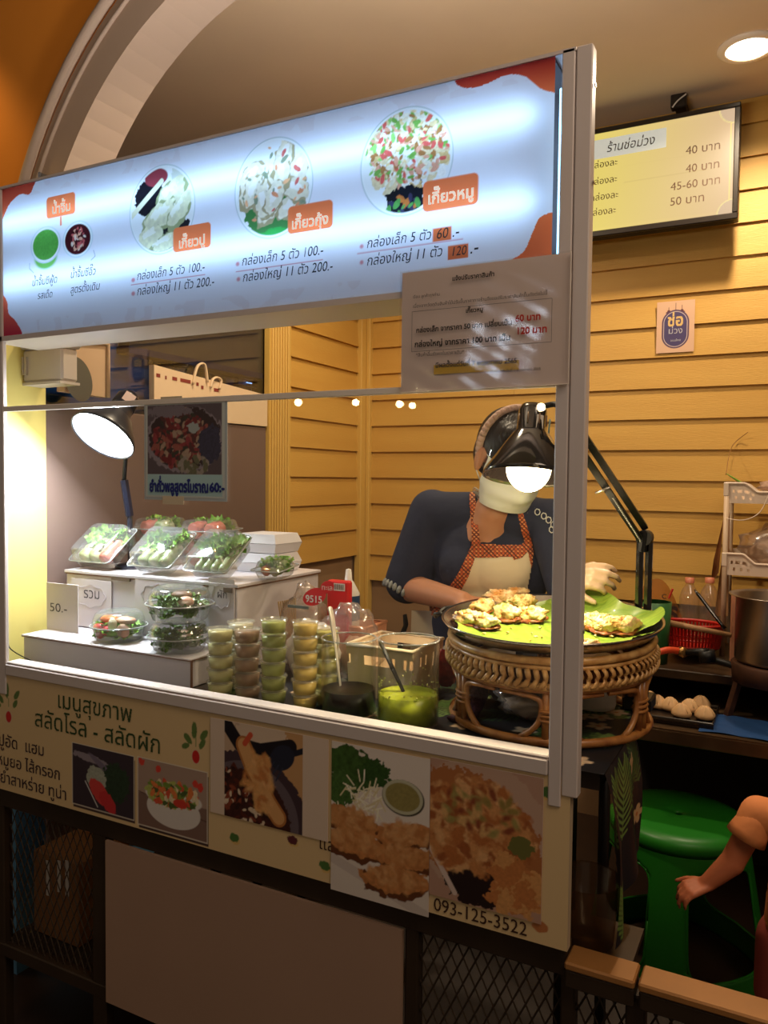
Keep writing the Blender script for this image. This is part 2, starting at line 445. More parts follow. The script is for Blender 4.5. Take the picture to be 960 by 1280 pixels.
# window bay in the side wall: glass with a blue room behind
zg = 1.5; GX = WX-.075
b = MB(); b.box(WX-.022, WX-.016, YL1, YP0, zg, 2.3); struct(b.build('window_1', clear('bay_glass', (200, 215, 235), .10, .02)))
b = MB(); b.box(GX-.03, GX, YL1-.05, YP0+.05, 0, 2.1); struct(b.build('wall_far', mat('dusty_blue_paint', (96, 150, 190), .6, noise=.15, scale=2)))
b = MB(); b.box(GX, GX+.05, at(162, 440, X=GX+.05).y, YP0, at(212, 443, X=GX+.05).z, 2.28); struct(b.build('trim_5', mat('brown_beam', (122, 98, 76), .7)))
b = MB(); b.box(GX, GX+.055, at(160, 470, X=GX+.05).y, YP0, at(212, 451, X=GX+.05).z, at(212, 443, X=GX+.05).z); struct(b.build('trim_6', mat('navy_edge', (30, 38, 66), .5)))
SXs = GX+.02  # mall reflection in the glass, built as made-up shelving and packets
sh = thing('display_shelf', (SXs, 1.0, 1.7), 'made-up dark shelving drawn for the mall reflected in the blue glass', 'shelf')
zs_ = [at(260, y, X=SXs).z for y in (464, 474, 484, 494)]; ys0 = at(195, 470, X=SXs).y; ys1 = YP0-.01
b = MB()
b.box(GX+.001, GX+.004, ys0, ys1, zs_[3]-.02, zs_[0]+.05); b.build('back', mat('shelf_back', (92, 108, 140), .6), sh)
for k in range(4):
    b = MB(); b.box(GX+.004, GX+.03, ys0, ys1, zs_[k]-.003, zs_[k]); b.build('shelf_board', mat('shelf_grey', (84, 84, 98), .5), sh)
rs = random.Random(5)
for k in range(3):
    b = MB(); y = ys1-.03-.11*k; b.box(GX+.030, GX+.032, y-.035, y, zs_[k+1]+.010, zs_[k+1]+.014); b.build('mirrored_light', emitter('cool_strip', (200, 225, 255), 3), sh)  # glowing bars stand in for mall lights mirrored in the glass
PC = [(104, 60, 96), (126, 126, 140), (60, 70, 90), (140, 112, 84)]; PN = ['plum', 'grey', 'slate', 'tan']
for lv in range(3):
    y = ys0+.02
    for k in range(7):
        wd = .025+rs.random()*.025; hh = .012+rs.random()*.012; c_ = rs.randrange(4)
        b = MB(); b.box(GX+.008, GX+.024, y, y+wd, zs_[lv+1], zs_[lv+1]+hh)
        o = b.build('packet', mat('packet_%d' % c_, PC[c_], .5)); y += wd+.03
        tag(o, 'made-up small packets drawn for the mall reflected in the blue glass', 'packet', 'made-up packets behind the blue glass')
# taupe board closing the lower bay
b = MB(); b.box(WX-.015, WX-.002, YL1+.001, YP0-.001, .3, at(320, 533, X=WX-.002).z, bev=.003)
tag(b.build('panel_board', mat('taupe_board', (112, 92, 84), .45, noise=.08, scale=4)), 'smooth taupe board closing the side bay below the glass', 'board')
# cream paper bag lying across the top of the board
yb0 = at(191, 500, X=WX+.0).y; yb1 = YP0-.004
pb0 = at(191, 456, X=WX); pb1 = at(331, 494, X=WX); pb2 = at(331, 533, X=WX); pb3 = at(191, 520, X=WX)
bag = thing('paper_bag', (WX, yb0, pb2.z), 'long cream paper bag with twisted handles lying on the taupe board', 'bag')
b = MB(); x0, x1 = WX-.016, WX+.006
Vb = [(x1, yb0, pb3.z), (x1, yb1, pb2.z), (x1, yb1, pb1.z), (x1, yb0, pb0.z)]; Vb += [(x0, y, z) for _, y, z in Vb]
b.add(Vb, [(0, 1, 2, 3), (7, 6, 5, 4), (3, 2, 6, 7), (0, 4, 5, 1), (1, 5, 6, 2), (0, 3, 7, 4)]); b.build('bag_body', mat('cream_paper', (222, 196, 160), .75, bump=.2, bscale=12), bag)
def onbag(px, py): p = at(px, py, X=x1+.003); return p
for hp in ([(241, 480), (245, 462), (250, 455), (256, 457), (259, 478)], [(263, 484), (266, 474), (272, 472), (276, 476), (274, 486)]):
    b = MB(); b.tube(smoothpts([onbag(*p) for p in hp], 5), .004, 6, flat=1.8); b.build('bag_handle', mat('cream_paper'), bag, True)
b = MB()
for i, (px, py, l) in enumerate(((196, 463, 5), (207, 466, 2), (216, 467, 6), (226, 469, 13), (246, 474, 3), (252, 478, 3), (268, 481, 6), (300, 491, 4), (312, 493, 3))):
    p = onbag(px, py+8); q = onbag(px+l, py+8+l*.2); b.add([(x1+.001, p.y, p.z), (x1+.001, q.y, q.z), (x1+.001, q.y, q.z+.012), (x1+.001, p.y, p.z+.012)], [(0, 1, 2, 3)])
b.build('red_print', mat('brown_red_ink', (130, 50, 40), .6), bag)['kind'] = 'stuff'
# white box and beige tote on the left
bc = thing('storage_box', at(45, 478, Y=.16), 'white ribbed plastic box with a lid high in the left corner', 'box')
p0 = at(8, 480, Y=.17); p1 = at(77, 433, Y=.17)
b = MB(); b.box(p0.x-.05, p1.x, .17, .225, p0.z, p1.z, bev=.006)
b.build('box_body', mat('grey_white_plastic', (205, 196, 186), .5), bc)
b = MB(); b.box(p0.x-.04, p1.x+.012, .155, .235, p1.z, p1.z+.04, bev=.010); b.build('lid', mat('grey_white_plastic'), bc)
q1 = at(38, 430, Y=.17).x
for k in range(9):
    x = p0.x+.004+(q1-p0.x-.01)*k/9
    b = MB(); b.box(x, x+.006, .162, .171, p0.z+.02, p1.z-.02); b.build('rib', mat('grey_white_plastic'), bc)
b = MB(); b.box(p0.x-.04, p1.x, .165, .23, p0.z-.008, p0.z-.001); b.box(p0.x-.1, p0.x-.045, .16, .24, p0.z-.03, p0.z+.1)
tag(b.build('shelf_bracket', mat('grey_white_plastic')), 'pale bracket shelf on the wall under the white ribbed box', 'bracket')
tt = thing('tote_bag', at(110, 495, X=WX+.03), 'beige tote with a dark oval opening beside the white ribbed box', 'bag')
b = MB(); P = [at(80, 425, X=WX+.04), at(134, 430, X=WX+.04), at(134, 497, X=WX+.04), at(80, 489, X=WX+.04)]
V = [tuple(p) for p in P]+[(p.x-.03, p.y, p.z) for p in P]
b.add(V, [(0, 3, 2, 1), (4, 5, 6, 7), (0, 1, 5, 4), (1, 2, 6, 5), (2, 3, 7, 6), (3, 0, 4, 7)]); b.build('tote_body', mat('beige_cloth', (196, 166, 132), .8, bump=.3, bscale=10), tt)
b = MB(); b.tube([(p.x+.003, p.y, p.z) for p in (P[0], P[1], P[2])], .007, 8); b.build('piping', mat('beige_cloth'), tt, True)
b = MB(); c = at(98, 474, X=WX+.045); ra, rb = abs(at(116, 474, X=c.x).y-at(80, 474, X=c.x).y)/2, .062
b.add([(c.x, c.y+ra*math.cos(a)*1.0, c.z+rb*math.sin(a)-.25*ra*math.cos(a)) for a in np.linspace(0, 2*PI, 32, endpoint=False)], [tuple(range(32))]); b.build('oval_opening', mat('dark_olive', (92, 88, 74), .7), tt)

# arch in the facade, left haunch
aY, aW = .30, .147
ACX, ACZ, AR, AE, AD = -1.142, 1.751, .879, 1.165, .115
def arch_pts(off):
    R = AR+off; P = []
    for i in range(8): P.append((ACX-R, 0+ACZ*i/8))
    for i in range(25):
        a = PI-(PI*.5-.18)*i/24; P.append((ACX+R*math.cos(a), ACZ+R*AE*math.sin(a)))
    x, z = P[-1]; sl = .16
    for i in range(1, 30):
        t = i/29; P.append((x+2.9*t, z+(2.9*sl)*(t-t*t*.8)*.38+0*t))
    return P
A0 = arch_pts(0); A1 = arch_pts(AD); A2 = arch_pts(AD+.018)
b = MB(); n = len(A0)
for (P, Y0, Q, Y1) in ((A0, aY, A1, aY), (A0, aY, A0, aY+aW)):
    o = len(b.v); b.v += [(x, Y0, z) for x, z in P]+[(x, Y1, z) for x, z in Q]
    b.cur = 0 if Q is A1 else 1
    for i in range(n-1): b.f.append((o+i, o+n+i, o+n+i+1, o+i+1)); b.mi.append(b.cur)
arch = b.build('wall_arch', [m_face, m_beam]); struct(arch)
for o_ in (0,):
    for p in arch.data.polygons: p.use_smooth = False
b = MB(); b.tube([(x, aY-.006, z) for x, z in A2], .016, 8); b.build('arch_moulding', m_beam, arch, True)
b = MB(); b.tube([(x, aY-.004, z) for x, z in arch_pts(AD-.03)], .006, 6); b.build('arch_bead', m_beam, arch, True)
b = MB(); o = len(b.v); TOP = 3.5
P = [p for p in arch_pts(AD)]
b.v += [(x, aY+.004, z) for x, z in P]+[(min(x, ACX-AR-AD) if z <= ACZ else x, aY+.004, TOP) for x, z in P]
for i in range(n-1):
    if P[i+1][0]-P[i][0] > 1e-5: b.f.append((i, n+i, n+i+1, i+1)); b.mi.append(0)
b.add([(-4.2, aY+.004, 0), (P[0][0], aY+.004, 0), (P[0][0], aY+.004, TOP), (-4.2, aY+.004, TOP)], [(0, 1, 2, 3)])
struct(b.build('wall_front', m_orange))
b = MB(); b.tube([(-2.62, aY-.05, 0), (-2.62, aY-.05, 3.5)], .09, 20); struct(b.build('trim_7', mat('brown_column', (140, 78, 40), .6)))

# ceiling downlights
def downlight(x, y, lab):
    t = thing('downlight', (x, y, CEIL), lab, 'lamp', None)
    b = MB(); b.lathe([(.074, -.012), (.09, -.002), (.1, -.001), (.1, -.006), (.085, -.016), (.074, -.012)], (x, y, CEIL), 40); b.build('trim_ring', mat('warm_white_metal', (240, 225, 205), .4), t, True)
    b = MB(); b.lathe([(.0, -.004), (.03, -.004), (.074, -.009)], (x, y, CEIL), 32); b.build('diffuser', emitter('warm_disc', (255, 236, 205), 9), t, True)
c = at(936, 58, Z=CEIL); downlight(c.x, c.y, 'round recessed downlight glowing in the tan ceiling')

# menu screen
TY = 1.95
tv = thing('menu_screen', at(830, 270, Y=TY), 'wall-mounted menu screen in a black frame below the ceiling', 'screen')
a0 = at(925, 130, Y=TY); a1 = at(920, 272, Y=TY); tx1 = a0.x+.004; tz1 = a0.z+.006; tz0 = a1.z-.006; tx0 = tx1-(tz1-tz0)*1.72
fr = .018
b = MB(); b.box(tx0, tx1, TY+.008, TY+.05, tz0, tz1, bev=.004); b.build('back_cover', m_blackp, tv)
for nm, bx in (('top', (tx0, tx1, tz1-fr, tz1)), ('bottom', (tx0, tx1, tz0, tz0+fr*1.3)), ('left', (tx0, tx0+fr, tz0+fr*1.3, tz1-fr)), ('right', (tx1-fr*1.1, tx1, tz0+fr*1.3, tz1-fr))):
    b = MB(); b.box(bx[0], bx[1], TY-.012, TY+.01, bx[2], bx[3], bev=.003); b.build('screen_frame', mat('screen_black', (34, 27, 22), .35), tv)
sx0, sx1, sz0, sz1 = tx0+fr, tx1-fr*1.1, tz0+fr*1.3, tz1-fr
P = Paint(sx1-sx0, sz1-sz0, .004, (222, 186, 92))
g = np.clip((P.u/P.w-.3)/.7, 0, 1)[..., None]; g2 = np.clip(1-P.v/P.h, 0, 1)[..., None]
P.c = np.array(lin((232, 210, 110)))*(1-g)+np.array(lin((226, 190, 146)))*g

def suv(px, py): p = at(px, py, Y=TY); return p.x-sx0, p.z-sz0
W_, H_ = P.w, P.h; cr = .05
for (cu, cv) in ((W_, H_), (W_, 0)):
    P.ell(cu, cv, cr+.004, cr+.004, (244, 224, 150)); P.ell(cu, cv, cr, cr, (214, 184, 150))
P.line([(W_-.012, cr), (W_-.012, H_-cr)], .003, (250, 224, 130)); P.line([(0, H_-.01), (W_-cr, H_-.01)], .003, (250, 224, 130)); P.line([(0, .01), (W_-cr, .01)], .003, (250, 224, 130))
for py in (213, 233, 252, 270):
    v = suv(800, py-8)[1]; P.line([(.3, v), (W_-.1, v)], .0015, (200, 170, 100))
o = P.mesh((sx0, TY-.004, sz0)).build('display', mat('screen_emission', vcol=True, rough=.4, emit=.95), tv)
b = MB(); bx0 = at(733, 168, Y=TY-.006); bx1 = at(833, 165, Y=TY-.006)
b.box(bx0.x, bx1.x, TY-.0055, TY-.0045, at(790, 192, Y=TY).z, at(790, 168, Y=TY).z); b.build('title_strip', mat('strip_white', (210, 216, 208), .5, emit=.5), tv)
m_br = mat('brown_ink', (70, 42, 20), .6)
text('ร้านช่อม่วง', 758, 190.5, 818, TY-.006, m_br, tv, shear=.2, hs=1.15)
for s, x0, y, x1 in (('กล่องละ', 736, 212, 772), ('กล่องละ', 736, 232.5, 771.5), ('กล่องละ', 737, 252, 773), ('กล่องละ', 734, 271, 770)): text(s, x0, y, x1, TY-.005, m_br, tv, dil=.012)
for s, x0, y, x1 in (('40 บาท', 857, 193.5, 901), ('40 บาท', 857, 216, 900), ('45-60 บาท', 838, 238.5, 901), ('50 บาท', 837, 257.5, 881)): text(s, x0, y, x1, TY-.005, m_br, tv, dil=.022)
b = MB(); c = at(848, 128, Y=TY); b.box(c.x-.028, c.x+.028, TY-.005, TY+.03, c.z-.02, c.z+.075, bev=.004)
b.box(c.x-.05, c.x+.02, TY-.01, TY+.04, c.z+.06, c.z+.10, bev=.004); b.box(c.x-.02, c.x+.02, TY, WY, c.z+.0, c.z+.03); b.build('wall_mount', mat('screen_black'), tv)
b = MB(); b.tube(smoothpts([(c.x-.02, TY-.012, c.z-.02), (c.x+.0, TY-.016, c.z+.0), (c.x+.03, TY-.014, c.z+.02)]), .003, 5); b.build('cable', m_white, tv, True)

# sticker on the back wall
SY = WY-.018
stk = thing('wall_sticker', at(845, 442, Y=SY), 'pale poster with a purple oval badge stuck to the yellow boards', 'sticker')
s0 = at(820, 442, Y=SY); s1 = at(869, 374, Y=SY)
P = Paint(s1.x-s0.x, s1.z-s0.z, .0012, (216, 176, 146)); Wp, Hp = P.w, P.h
cx, cz = Wp*.5, Hp*.46; rw = Wp*.36
def pill(r, col): P.rect(cx-r, cz-Hp*.38+rw-r, cx+r, cz+Hp*.37-rw+r, col, r=r)
for dx, hh in ((-.3, .09), (0, .17), (.27, .12)):
    x = cx+dx*rw*1.7; base = cz+Hp*.33; P.line([(x, base), (x, base+hh*Hp)], .002, (92, 44, 58)); P.ell(x, base+.003, .006, .006, (92, 44, 58)); P.ell(x, base-.002, .011, .005, (92, 44, 58))
pill(rw, (84, 60, 92)); pill(rw*.88, (220, 200, 196)); pill(rw*.84, (72, 62, 106))
P.mesh((s0.x, SY, s0.z)).build('sheet', mat('print_paper', vcol=True, rough=.5), stk)
m_gold = mat('pale_gold_ink', (216, 182, 120), .5)
text('ช่อ', 834, 408, 854.5, SY, m_gold, stk, dil=.04, hs=1.15); text('ม่วง', 835, 417.5, 853.5, SY, mat('pale_ink', (188, 186, 196), .5), stk, dil=.02)
text('ขนมไทย', 838, 427, 851, SY, mat('pale_ink'), stk)

# ------------------------------------------------------------------ the food cart (front frame, lit sign, panes)
cart = thing('food_cart', (-1.04, 0, 0), 'white aluminium food cart front with a backlit menu sign and glass', 'food cart')
XL, XR = -1.775, -.307
def part(nm, m, *bxs, bev=.002, parent=cart):
    b = MB()
    for q in bxs: b.box(*q, bev=bev)
    return b.build(nm, m, parent)
zt = at(735, 56, Y=0).z; zs0 = 1.79; zdiv = 1.612; zr1 = .984; zr0 = .951; zp0 = .655
part('corner_post', m_alu, (-.357, -.335, -.004, .022, .90, zt), (-.3335, XR, -.004, .022, zr0-.03, zt), (-.336, -.333, 0, .02, .92, zt-.002))
part('corner_post', m_alu, (XL, -1.737, -.004, .008, .90, zt))
part('glass_frame_rail', m_alu, (-1.736, -.358, -.006, .032, zr0, zr1-.006), (-1.736, -.358, -.002, .036, zr1-.0055, zr1))
part('glass_top_trim', mat('edge_white', (236, 226, 214), .3), (-1.736, -.358, -.004, .008, zdiv-.006, zdiv+.006), bev=.001)
b = MB(); b.box(-1.736, -.358, .001, .005, zr1, zdiv-.006); b.build('glass_pane', clear('front_glass', (252, 253, 252), .035, .0, edge=.25), cart)
for z in (1.20, 1.935, 2.09):
    b = MB(); b.lathe([(.0, 0), (.0035, 0), (.0035, .002), (.0, .002)], (XR+.001, .010, z), 10, M=zframe((1, 0, 0)).to_4x4()); b.build('rivet', m_steel, cart)
# sign box
SX0, SX1 = XL, -.369
part('sign_housing', m_alu, (SX0, -.36, .125, .13, zs0, zt-.006), (SX0, -.334, -.004, .13, zt-.006, zt), (SX0, -.334, -.004, .13, zs0-.012, zs0), (SX0-.004, SX0, 0, .13, zs0, zt), (-.3565, -.335, .045, .13, zs0, zt-.006), bev=0)
led = mat('led_tube', (170, 212, 255), emit=19)
for z in (2.062, 1.918):
    b = MB(); b.tube([(SX0+.02, .031, z), (-.40, .031, z)], .0075, 10); b.build('led_tube', led, cart, True)
b = MB(); b.box(SX0+.002, -.37, .115, .124, zs0+.002, zt-.008); b.box(SX0+.002, -.37, .004, .115, zt-.012, zt-.007); b.box(SX0+.002, -.37, .004, .115, zs0+.001, zs0+.006); b.build('dimming_lining', mat('lining_grey', (84, 78, 78), .8), cart)  # unseen dark lining, added to cut bounce and dim the sign's edges
b = MB(); b.tube([(-.3625, .022, zs0+.004), (-.3625, .022, zt-.05)], .0045, 8); b.build('led_tube', mat('led_leak', (150, 215, 255), emit=3.2), cart, True)  # glowing rod drawn for the light leaking through the end gap
P = Paint(SX1-SX0, zt-.004-zs0, .0016, (238, 238, 244))
def uv(px, py, x0=SX0, z0_=zs0, Y=0): p = at(px, py, Y=Y); return p.x-x0, p.z-z0_
def ellpx(P, px, py, rx, ry, col, uvf=uv, **k):
    u, v = uvf(px, py); u2, _ = uvf(px+rx, py); u1, _ = uvf(px-rx, py); _, v2 = uvf(px, py-ry); _, v1 = uvf(px, py+ry)
    P.ell(u, v, (u2-u1)/2, (v2-v1)/2, col, **k)
def rectpx(P, x0, y0, x1, y1, col, uvf=uv, **k):
    a = uvf(x0, y0); b_ = uvf(x1, y1); P.rect(min(a[0], b_[0]), min(a[1], b_[1]), max(a[0], b_[0]), max(a[1], b_[1]), col, **k)
# pale relief of crab drawings along the borders
for v_ in (.012, P.h-.012):
    P.put((vn(P.u, P.v, 30, 4) > .6)*(np.abs(P.v-v_) < .02), (222, 206, 208), .25)
# corner ornaments
RED = (214, 66, 48); ORG = (244, 118, 68)
def blobpoly(pts, c1, c2, vdir=1):
    U = [uv(*p) for p in pts]; U = [tuple(p) for p in smoothpts([(a, 0, b_) for a, b_ in U], 8)]; U = [(p[0], p[2]) for p in U]
    ins = np.zeros(P.u.shape, bool)
    for (xa, za), (xb, zb) in zip(U, U[1:]+U[:1]):
        c = ((za <= P.v) != (zb <= P.v)); xx = xa+(P.v-za)*(xb-xa)/(zb-za+1e-12); ins ^= c & (P.u < xx)
    t = np.clip((P.v-P.v[ins].min())/(P.v[ins].max()-P.v[ins].min()), 0, 1)[..., None]
    P.put(ins, np.array(lin(c1))*t+np.array(lin(c2))*(1-t))
blobpoly([(566, 90), (570, 104), (583, 110), (605, 106), (632, 94), (655, 95), (675, 110), (690, 115), (712, 112), (712, 40), (560, 80)], (190, 48, 44), ORG)
blobpoly([(712, 262), (695, 264), (675, 272), (666, 290), (655, 314), (640, 328), (712, 318)], (236, 110, 60), (236, 110, 60))
blobpoly([(-8, 300), (3, 275), (12, 255), (25, 243), (36, 243), (41, 235), (41, 222), (-8, 232)], (196, 66, 48), (246, 130, 84))
blobpoly([(-8, 366), (3, 368), (9, 378), (11, 392), (20, 402), (26, 420), (-8, 425)], (246, 120, 80), (190, 40, 60))
# sauce cups
for px, py, c1, c2 in ((57, 306, (90, 170, 70), None), (97, 299, (70, 22, 30), 1)):
    if not c2: ellpx(P, px, py+16, 14, 14, (120, 190, 90), soft=.006)
    ellpx(P, px, py, 19, 23, (214, 226, 230)); ellpx(P, px, py, 17.5, 21.5, (240, 244, 244)); ellpx(P, px, py, 16, 19, c1, var=.15)
    if c2:
        u, v = uv(px, py); P.bits(u, v, .024, .026, [(200, 90, 90), (228, 170, 140), (60, 20, 24), (230, 210, 190)], 55, .0032, 3)
# three bowls of dumplings
def bowl(px, py, rx, ry, mode):
    u, v = uv(px, py); ru = (uv(px+rx, py)[0]-uv(px-rx, py)[0])/2; rv = (uv(px, py-ry)[1]-uv(px, py+ry)[1])/2
    P.ell(u, v, ru, rv, (196, 206, 204)); P.ell(u, v, ru*.96, rv*.96, (240, 242, 240))
    clip = P.fade((np.hypot((P.u-u)/ru, (P.v-v)/rv)-.93)*ru, .002); P.clip = clip
    if mode == 0:
        P.ell(u-.035, v+.03, ru*.45, rv*.42, (26, 26, 34), n=.01); P.ell(u-.015, v+.07, ru*.35, rv*.2, (150, 60, 70)); P.ell(u+.05, v+.07, .02, .03, (210, 214, 200), n=.01)
        P.line([(u-.09, v-.005), (u+.0, v+.06)], .012, (228, 224, 190)); P.ell(u+.03, v-.07, .07, .05, (30, 34, 40), n=.01)
        for (a, b_, r1, r2, ro) in ((.03, .03, .05, .026, .5), (.0, -.015, .055, .03, .4), (-.03, -.055, .04, .028, .2), (.05, -.01, .045, .024, .8), (.01, -.075, .045, .02, .3)):
            P.ell(u+a, v+b_, r1, r2, (160, 166, 118), rot=ro, n=.014, sc=60); P.ell(u+a, v+b_+.004, r1*.9, r2*.85, (226, 224, 186), rot=ro, n=.012, sc=70, var=.18); P.ell(u+a-.008, v+b_+.01, r1*.5, r2*.3, (246, 246, 232), rot=ro, n=.01, a=.8)
    if mode == 1:
        P.ell(u, v-.05, ru*.7, rv*.5, (70, 130, 70), n=.02); P.ell(u, v-.1, ru*.6, rv*.2, (60, 170, 80), n=.01)
        rs = np.random.RandomState(4)
        for i in range(15):
            a = rs.rand()*6.28; r = math.sqrt(rs.rand())*.8; uu = u+math.cos(a)*r*ru*.85; vv = v+.01+math.sin(a)*r*rv*.85; ro = rs.rand()*3
            P.ell(uu, vv-.004, .034, .022, (176, 160, 120), rot=ro, n=.014, sc=70, seed=i); P.ell(uu, vv, .031, .019, (234, 226, 200), rot=ro, n=.012, sc=80, seed=i, var=.12); P.ell(uu, vv+.004, .018, .008, (250, 246, 238), rot=ro, n=.006, seed=i, a=.8)
        P.bits(u, v, ru*.85, rv*.85, [(228, 150, 110), (238, 180, 130), (140, 150, 120), (216, 110, 100)], 26, .0045, 9)
    if mode == 2:
        P.ell(u, v-.055, ru*.4, rv*.45, (24, 28, 34), n=.02); P.bits(u, v+.02, ru*.9, rv*.75, [(240, 234, 214), (232, 214, 170), (246, 244, 236), (220, 190, 130)], 120, .010, 12, n=.6)
        P.bits(u, v+.03, ru*.92, rv*.75, [(120, 176, 80), (150, 206, 110), (224, 100, 90), (232, 170, 140), (246, 240, 220), (240, 232, 205), (236, 214, 160), (176, 120, 70)], 330, .0040, 15)
        P.ell(u+.005, v-.07, ru*.34, rv*.28, (24, 30, 40), n=.016); P.bits(u, v-.08, ru*.4, rv*.25, [(90, 160, 80), (200, 120, 60), (60, 60, 90)], 20, .005, 8)
    P.clip = None
    P.put(P.fade(np.abs(np.hypot((P.u-u)/ru, (P.v-v)/rv)-.965)*ru-.0012, .0015), (250, 252, 252), .8)
bowl(202, 262, 41, 56, 0); bowl(341, 235, 49, 63, 1); bowl(507, 202, 58, 68, 2)
TAG = (240, 124, 74)
def tagpx(x0, y0, x1, y1):
    a = uv(x0, y0); b_ = uv(x1, y0)
    lo = uv(x0, y1)
    P.rect(a[0], lo[1], b_[0], a[1], TAG, r=.009)
tagpx(58, 247.5, 94, 274); tagpx(216.5, 285.5, 263.5, 316); tagpx(360, 259, 416, 293); tagpx(529, 227.5, 598, 265.5)
a = uv(76, 272); P.line([a, (a[0], a[1]-.016)], .006, TAG)
for x0, y0, x1 in ((164, 356, 256), (295, 339.5, 403), (447, 317, 578)):
    a = uv(x0, y0); P.line([a, (uv(x1, y0)[0], a[1])], .0014, (206, 90, 110))
for px, py in ((166.5, 350), (166.5, 367), (297, 330), (298, 349), (452, 308), (452, 328)): ellpx(P, px, py, 2.2, 2.6, (220, 150, 160), soft=.003)
rectpx(P, 541, 286, 564, 299.5, (226, 116, 70)); rectpx(P, 560, 307.5, 585, 322, (226, 116, 70))
for pts in ([(37, 329), (37, 336), (42, 341)], [(117, 313), (119, 320), (114, 325)]): P.line([uv(*p) for p in pts], .0012, (120, 130, 150))
m_sign = bpy.data.materials.new('sign_translucent'); m_sign.use_nodes = True
nt = m_sign.node_tree; N = nt.nodes; N.remove(N['Principled BSDF'])
at_ = N.new('ShaderNodeAttribute'); at_.attribute_name = 'Col'
tr = N.new('ShaderNodeBsdfTranslucent'); df = N.new('ShaderNodeBsdfDiffuse'); gl = N.new('ShaderNodeBsdfGlossy'); gl.inputs['Roughness'].default_value = .25
x1_ = N.new('ShaderNodeMixShader'); x1_.inputs[0].default_value = .5; x2_ = N.new('ShaderNodeMixShader'); x2_.inputs[0].default_value = .03
for s_ in (tr, df): nt.links.new(at_.outputs['Color'], s_.inputs[0])
nt.links.new(tr.outputs[0], x1_.inputs[1]); nt.links.new(df.outputs[0], x1_.inputs[2]); nt.links.new(x1_.outputs[0], x2_.inputs[1]); nt.links.new(gl.outputs[0], x2_.inputs[2]); nt.links.new(x2_.outputs[0], N['Material Output'].inputs[0])
sign = P.mesh((SX0, 0, zs0)).build('menu_sign', m_sign, cart, True)
m_ink = mat('navy_ink', (24, 28, 44), .6); m_wink = mat('glowing_white_ink', (255, 250, 246), .6, emit=.5)  # white letters glow on their own in place of the backlight
def stext(s, x0, y0, x1, m=m_ink, **k): return text(s, x0, y0, x1, -.0008, m, sign, **k)
stext('น้ำจิ้ม', 65, 268, 89, m_wink, dil=.04); stext('เกี๊ยวปู', 223, 311, 257, m_wink, dil=.04); stext('เกี๊ยวกุ้ง', 364, 287, 411, m_wink, dil=.04); stext('เกี๊ยวหมู', 534, 256, 593, m_wink, dil=.04)
K = dict(shear=.18, hs=1.12, dil=.02)
stext('น้ำจิ้มซีฟู้ด', 40, 358, 72, **K); stext('รสเด็ด', 47, 374, 66, **K); stext('น้ำจิ้มซีอิ๊ว', 88, 348, 120, **K); stext('สูตรดั้งเดิม', 88, 367, 125, **K)
for x0, y0, x1, s in ((171, 350.5, 256, 'กล่องเล็ก 5 ตัว 100.-'), (171, 369.5, 268, 'กล่องใหญ่ 11 ตัว 200.-'), (302, 332.5, 404, 'กล่องเล็ก 5 ตัว 100.-'), (303, 352.5, 416, 'กล่องใหญ่ 11 ตัว 200.-'),
                      (458, 310.5, 539, 'กล่องเล็ก 5 ตัว'), (458, 332.5, 553, 'กล่องใหญ่ 11 ตัว'), (545, 299, 560, '60'), (563, 320.5, 583, '120'), (565, 296.5, 574, '.-'), (587, 317.5, 598, '.-')): stext(s, x0, y0, x1, **K)

# notice in a plastic sleeve
no = thing('notice_sheet', at(600, 490, Y=-.01), 'white price notice in a clear sleeve taped under the lit sign', 'notice')
nA = at(503, 350, Y=-.008); nB = at(710, 483, Y=-.008)
nx0, nx1, nz0, nz1 = nA.x, nB.x, at(505, 490, Y=-.008).z, 1.822
b = MB(); b.grid(lambda u, v: (nx0+(nx1-nx0)*u, -.0085-.004*math.sin(u*PI)*(1-v), nz0+(nz1-nz0)*v), 16, 8); b.build('paper', mat('notice_paper', (236, 220, 214), .8), no, True)
b = MB(); b.grid(lambda u, v: (nx0-.003+(nx1-nx0+.006)*u, -.0115-.005*math.sin(u*PI)*(1-v)+.0005*math.sin(u*27+v*15)*math.sin(v*19), nz0-.004+(nz1-nz0+.006)*v), 50, 30)
b.build('plastic_sleeve', clear('sleeve_film', (250, 248, 246), .07, .12, edge=.5), no, True)
b = MB(); b.tube([(nx1+.002, -.013, nz1), (nx1+.002, -.013, nz0), (nx0, -.013, nz0-.002)], .0012, 6); b.build('sleeve_edge', mat('edge_white'), no)
NY = -.0132
b = MB(); a0 = at(542, 466, Y=NY); a1 = at(649, 441, Y=NY); b.add([(a0.x, NY+.0004, a0.z-.003), (a1.x, NY+.0004, a0.z-.003), (a1.x, NY+.0004, a0.z+.0135), (a0.x, NY+.0004, a0.z+.0135)], [(0, 1, 2, 3)]); b.build('yellow_highlight', mat('highlighter', (226, 186, 60), .7), no)
m_nk = mat('notice_ink', (52, 42, 40), .7); m_rk = mat('red_ink', (196, 50, 36), .7)
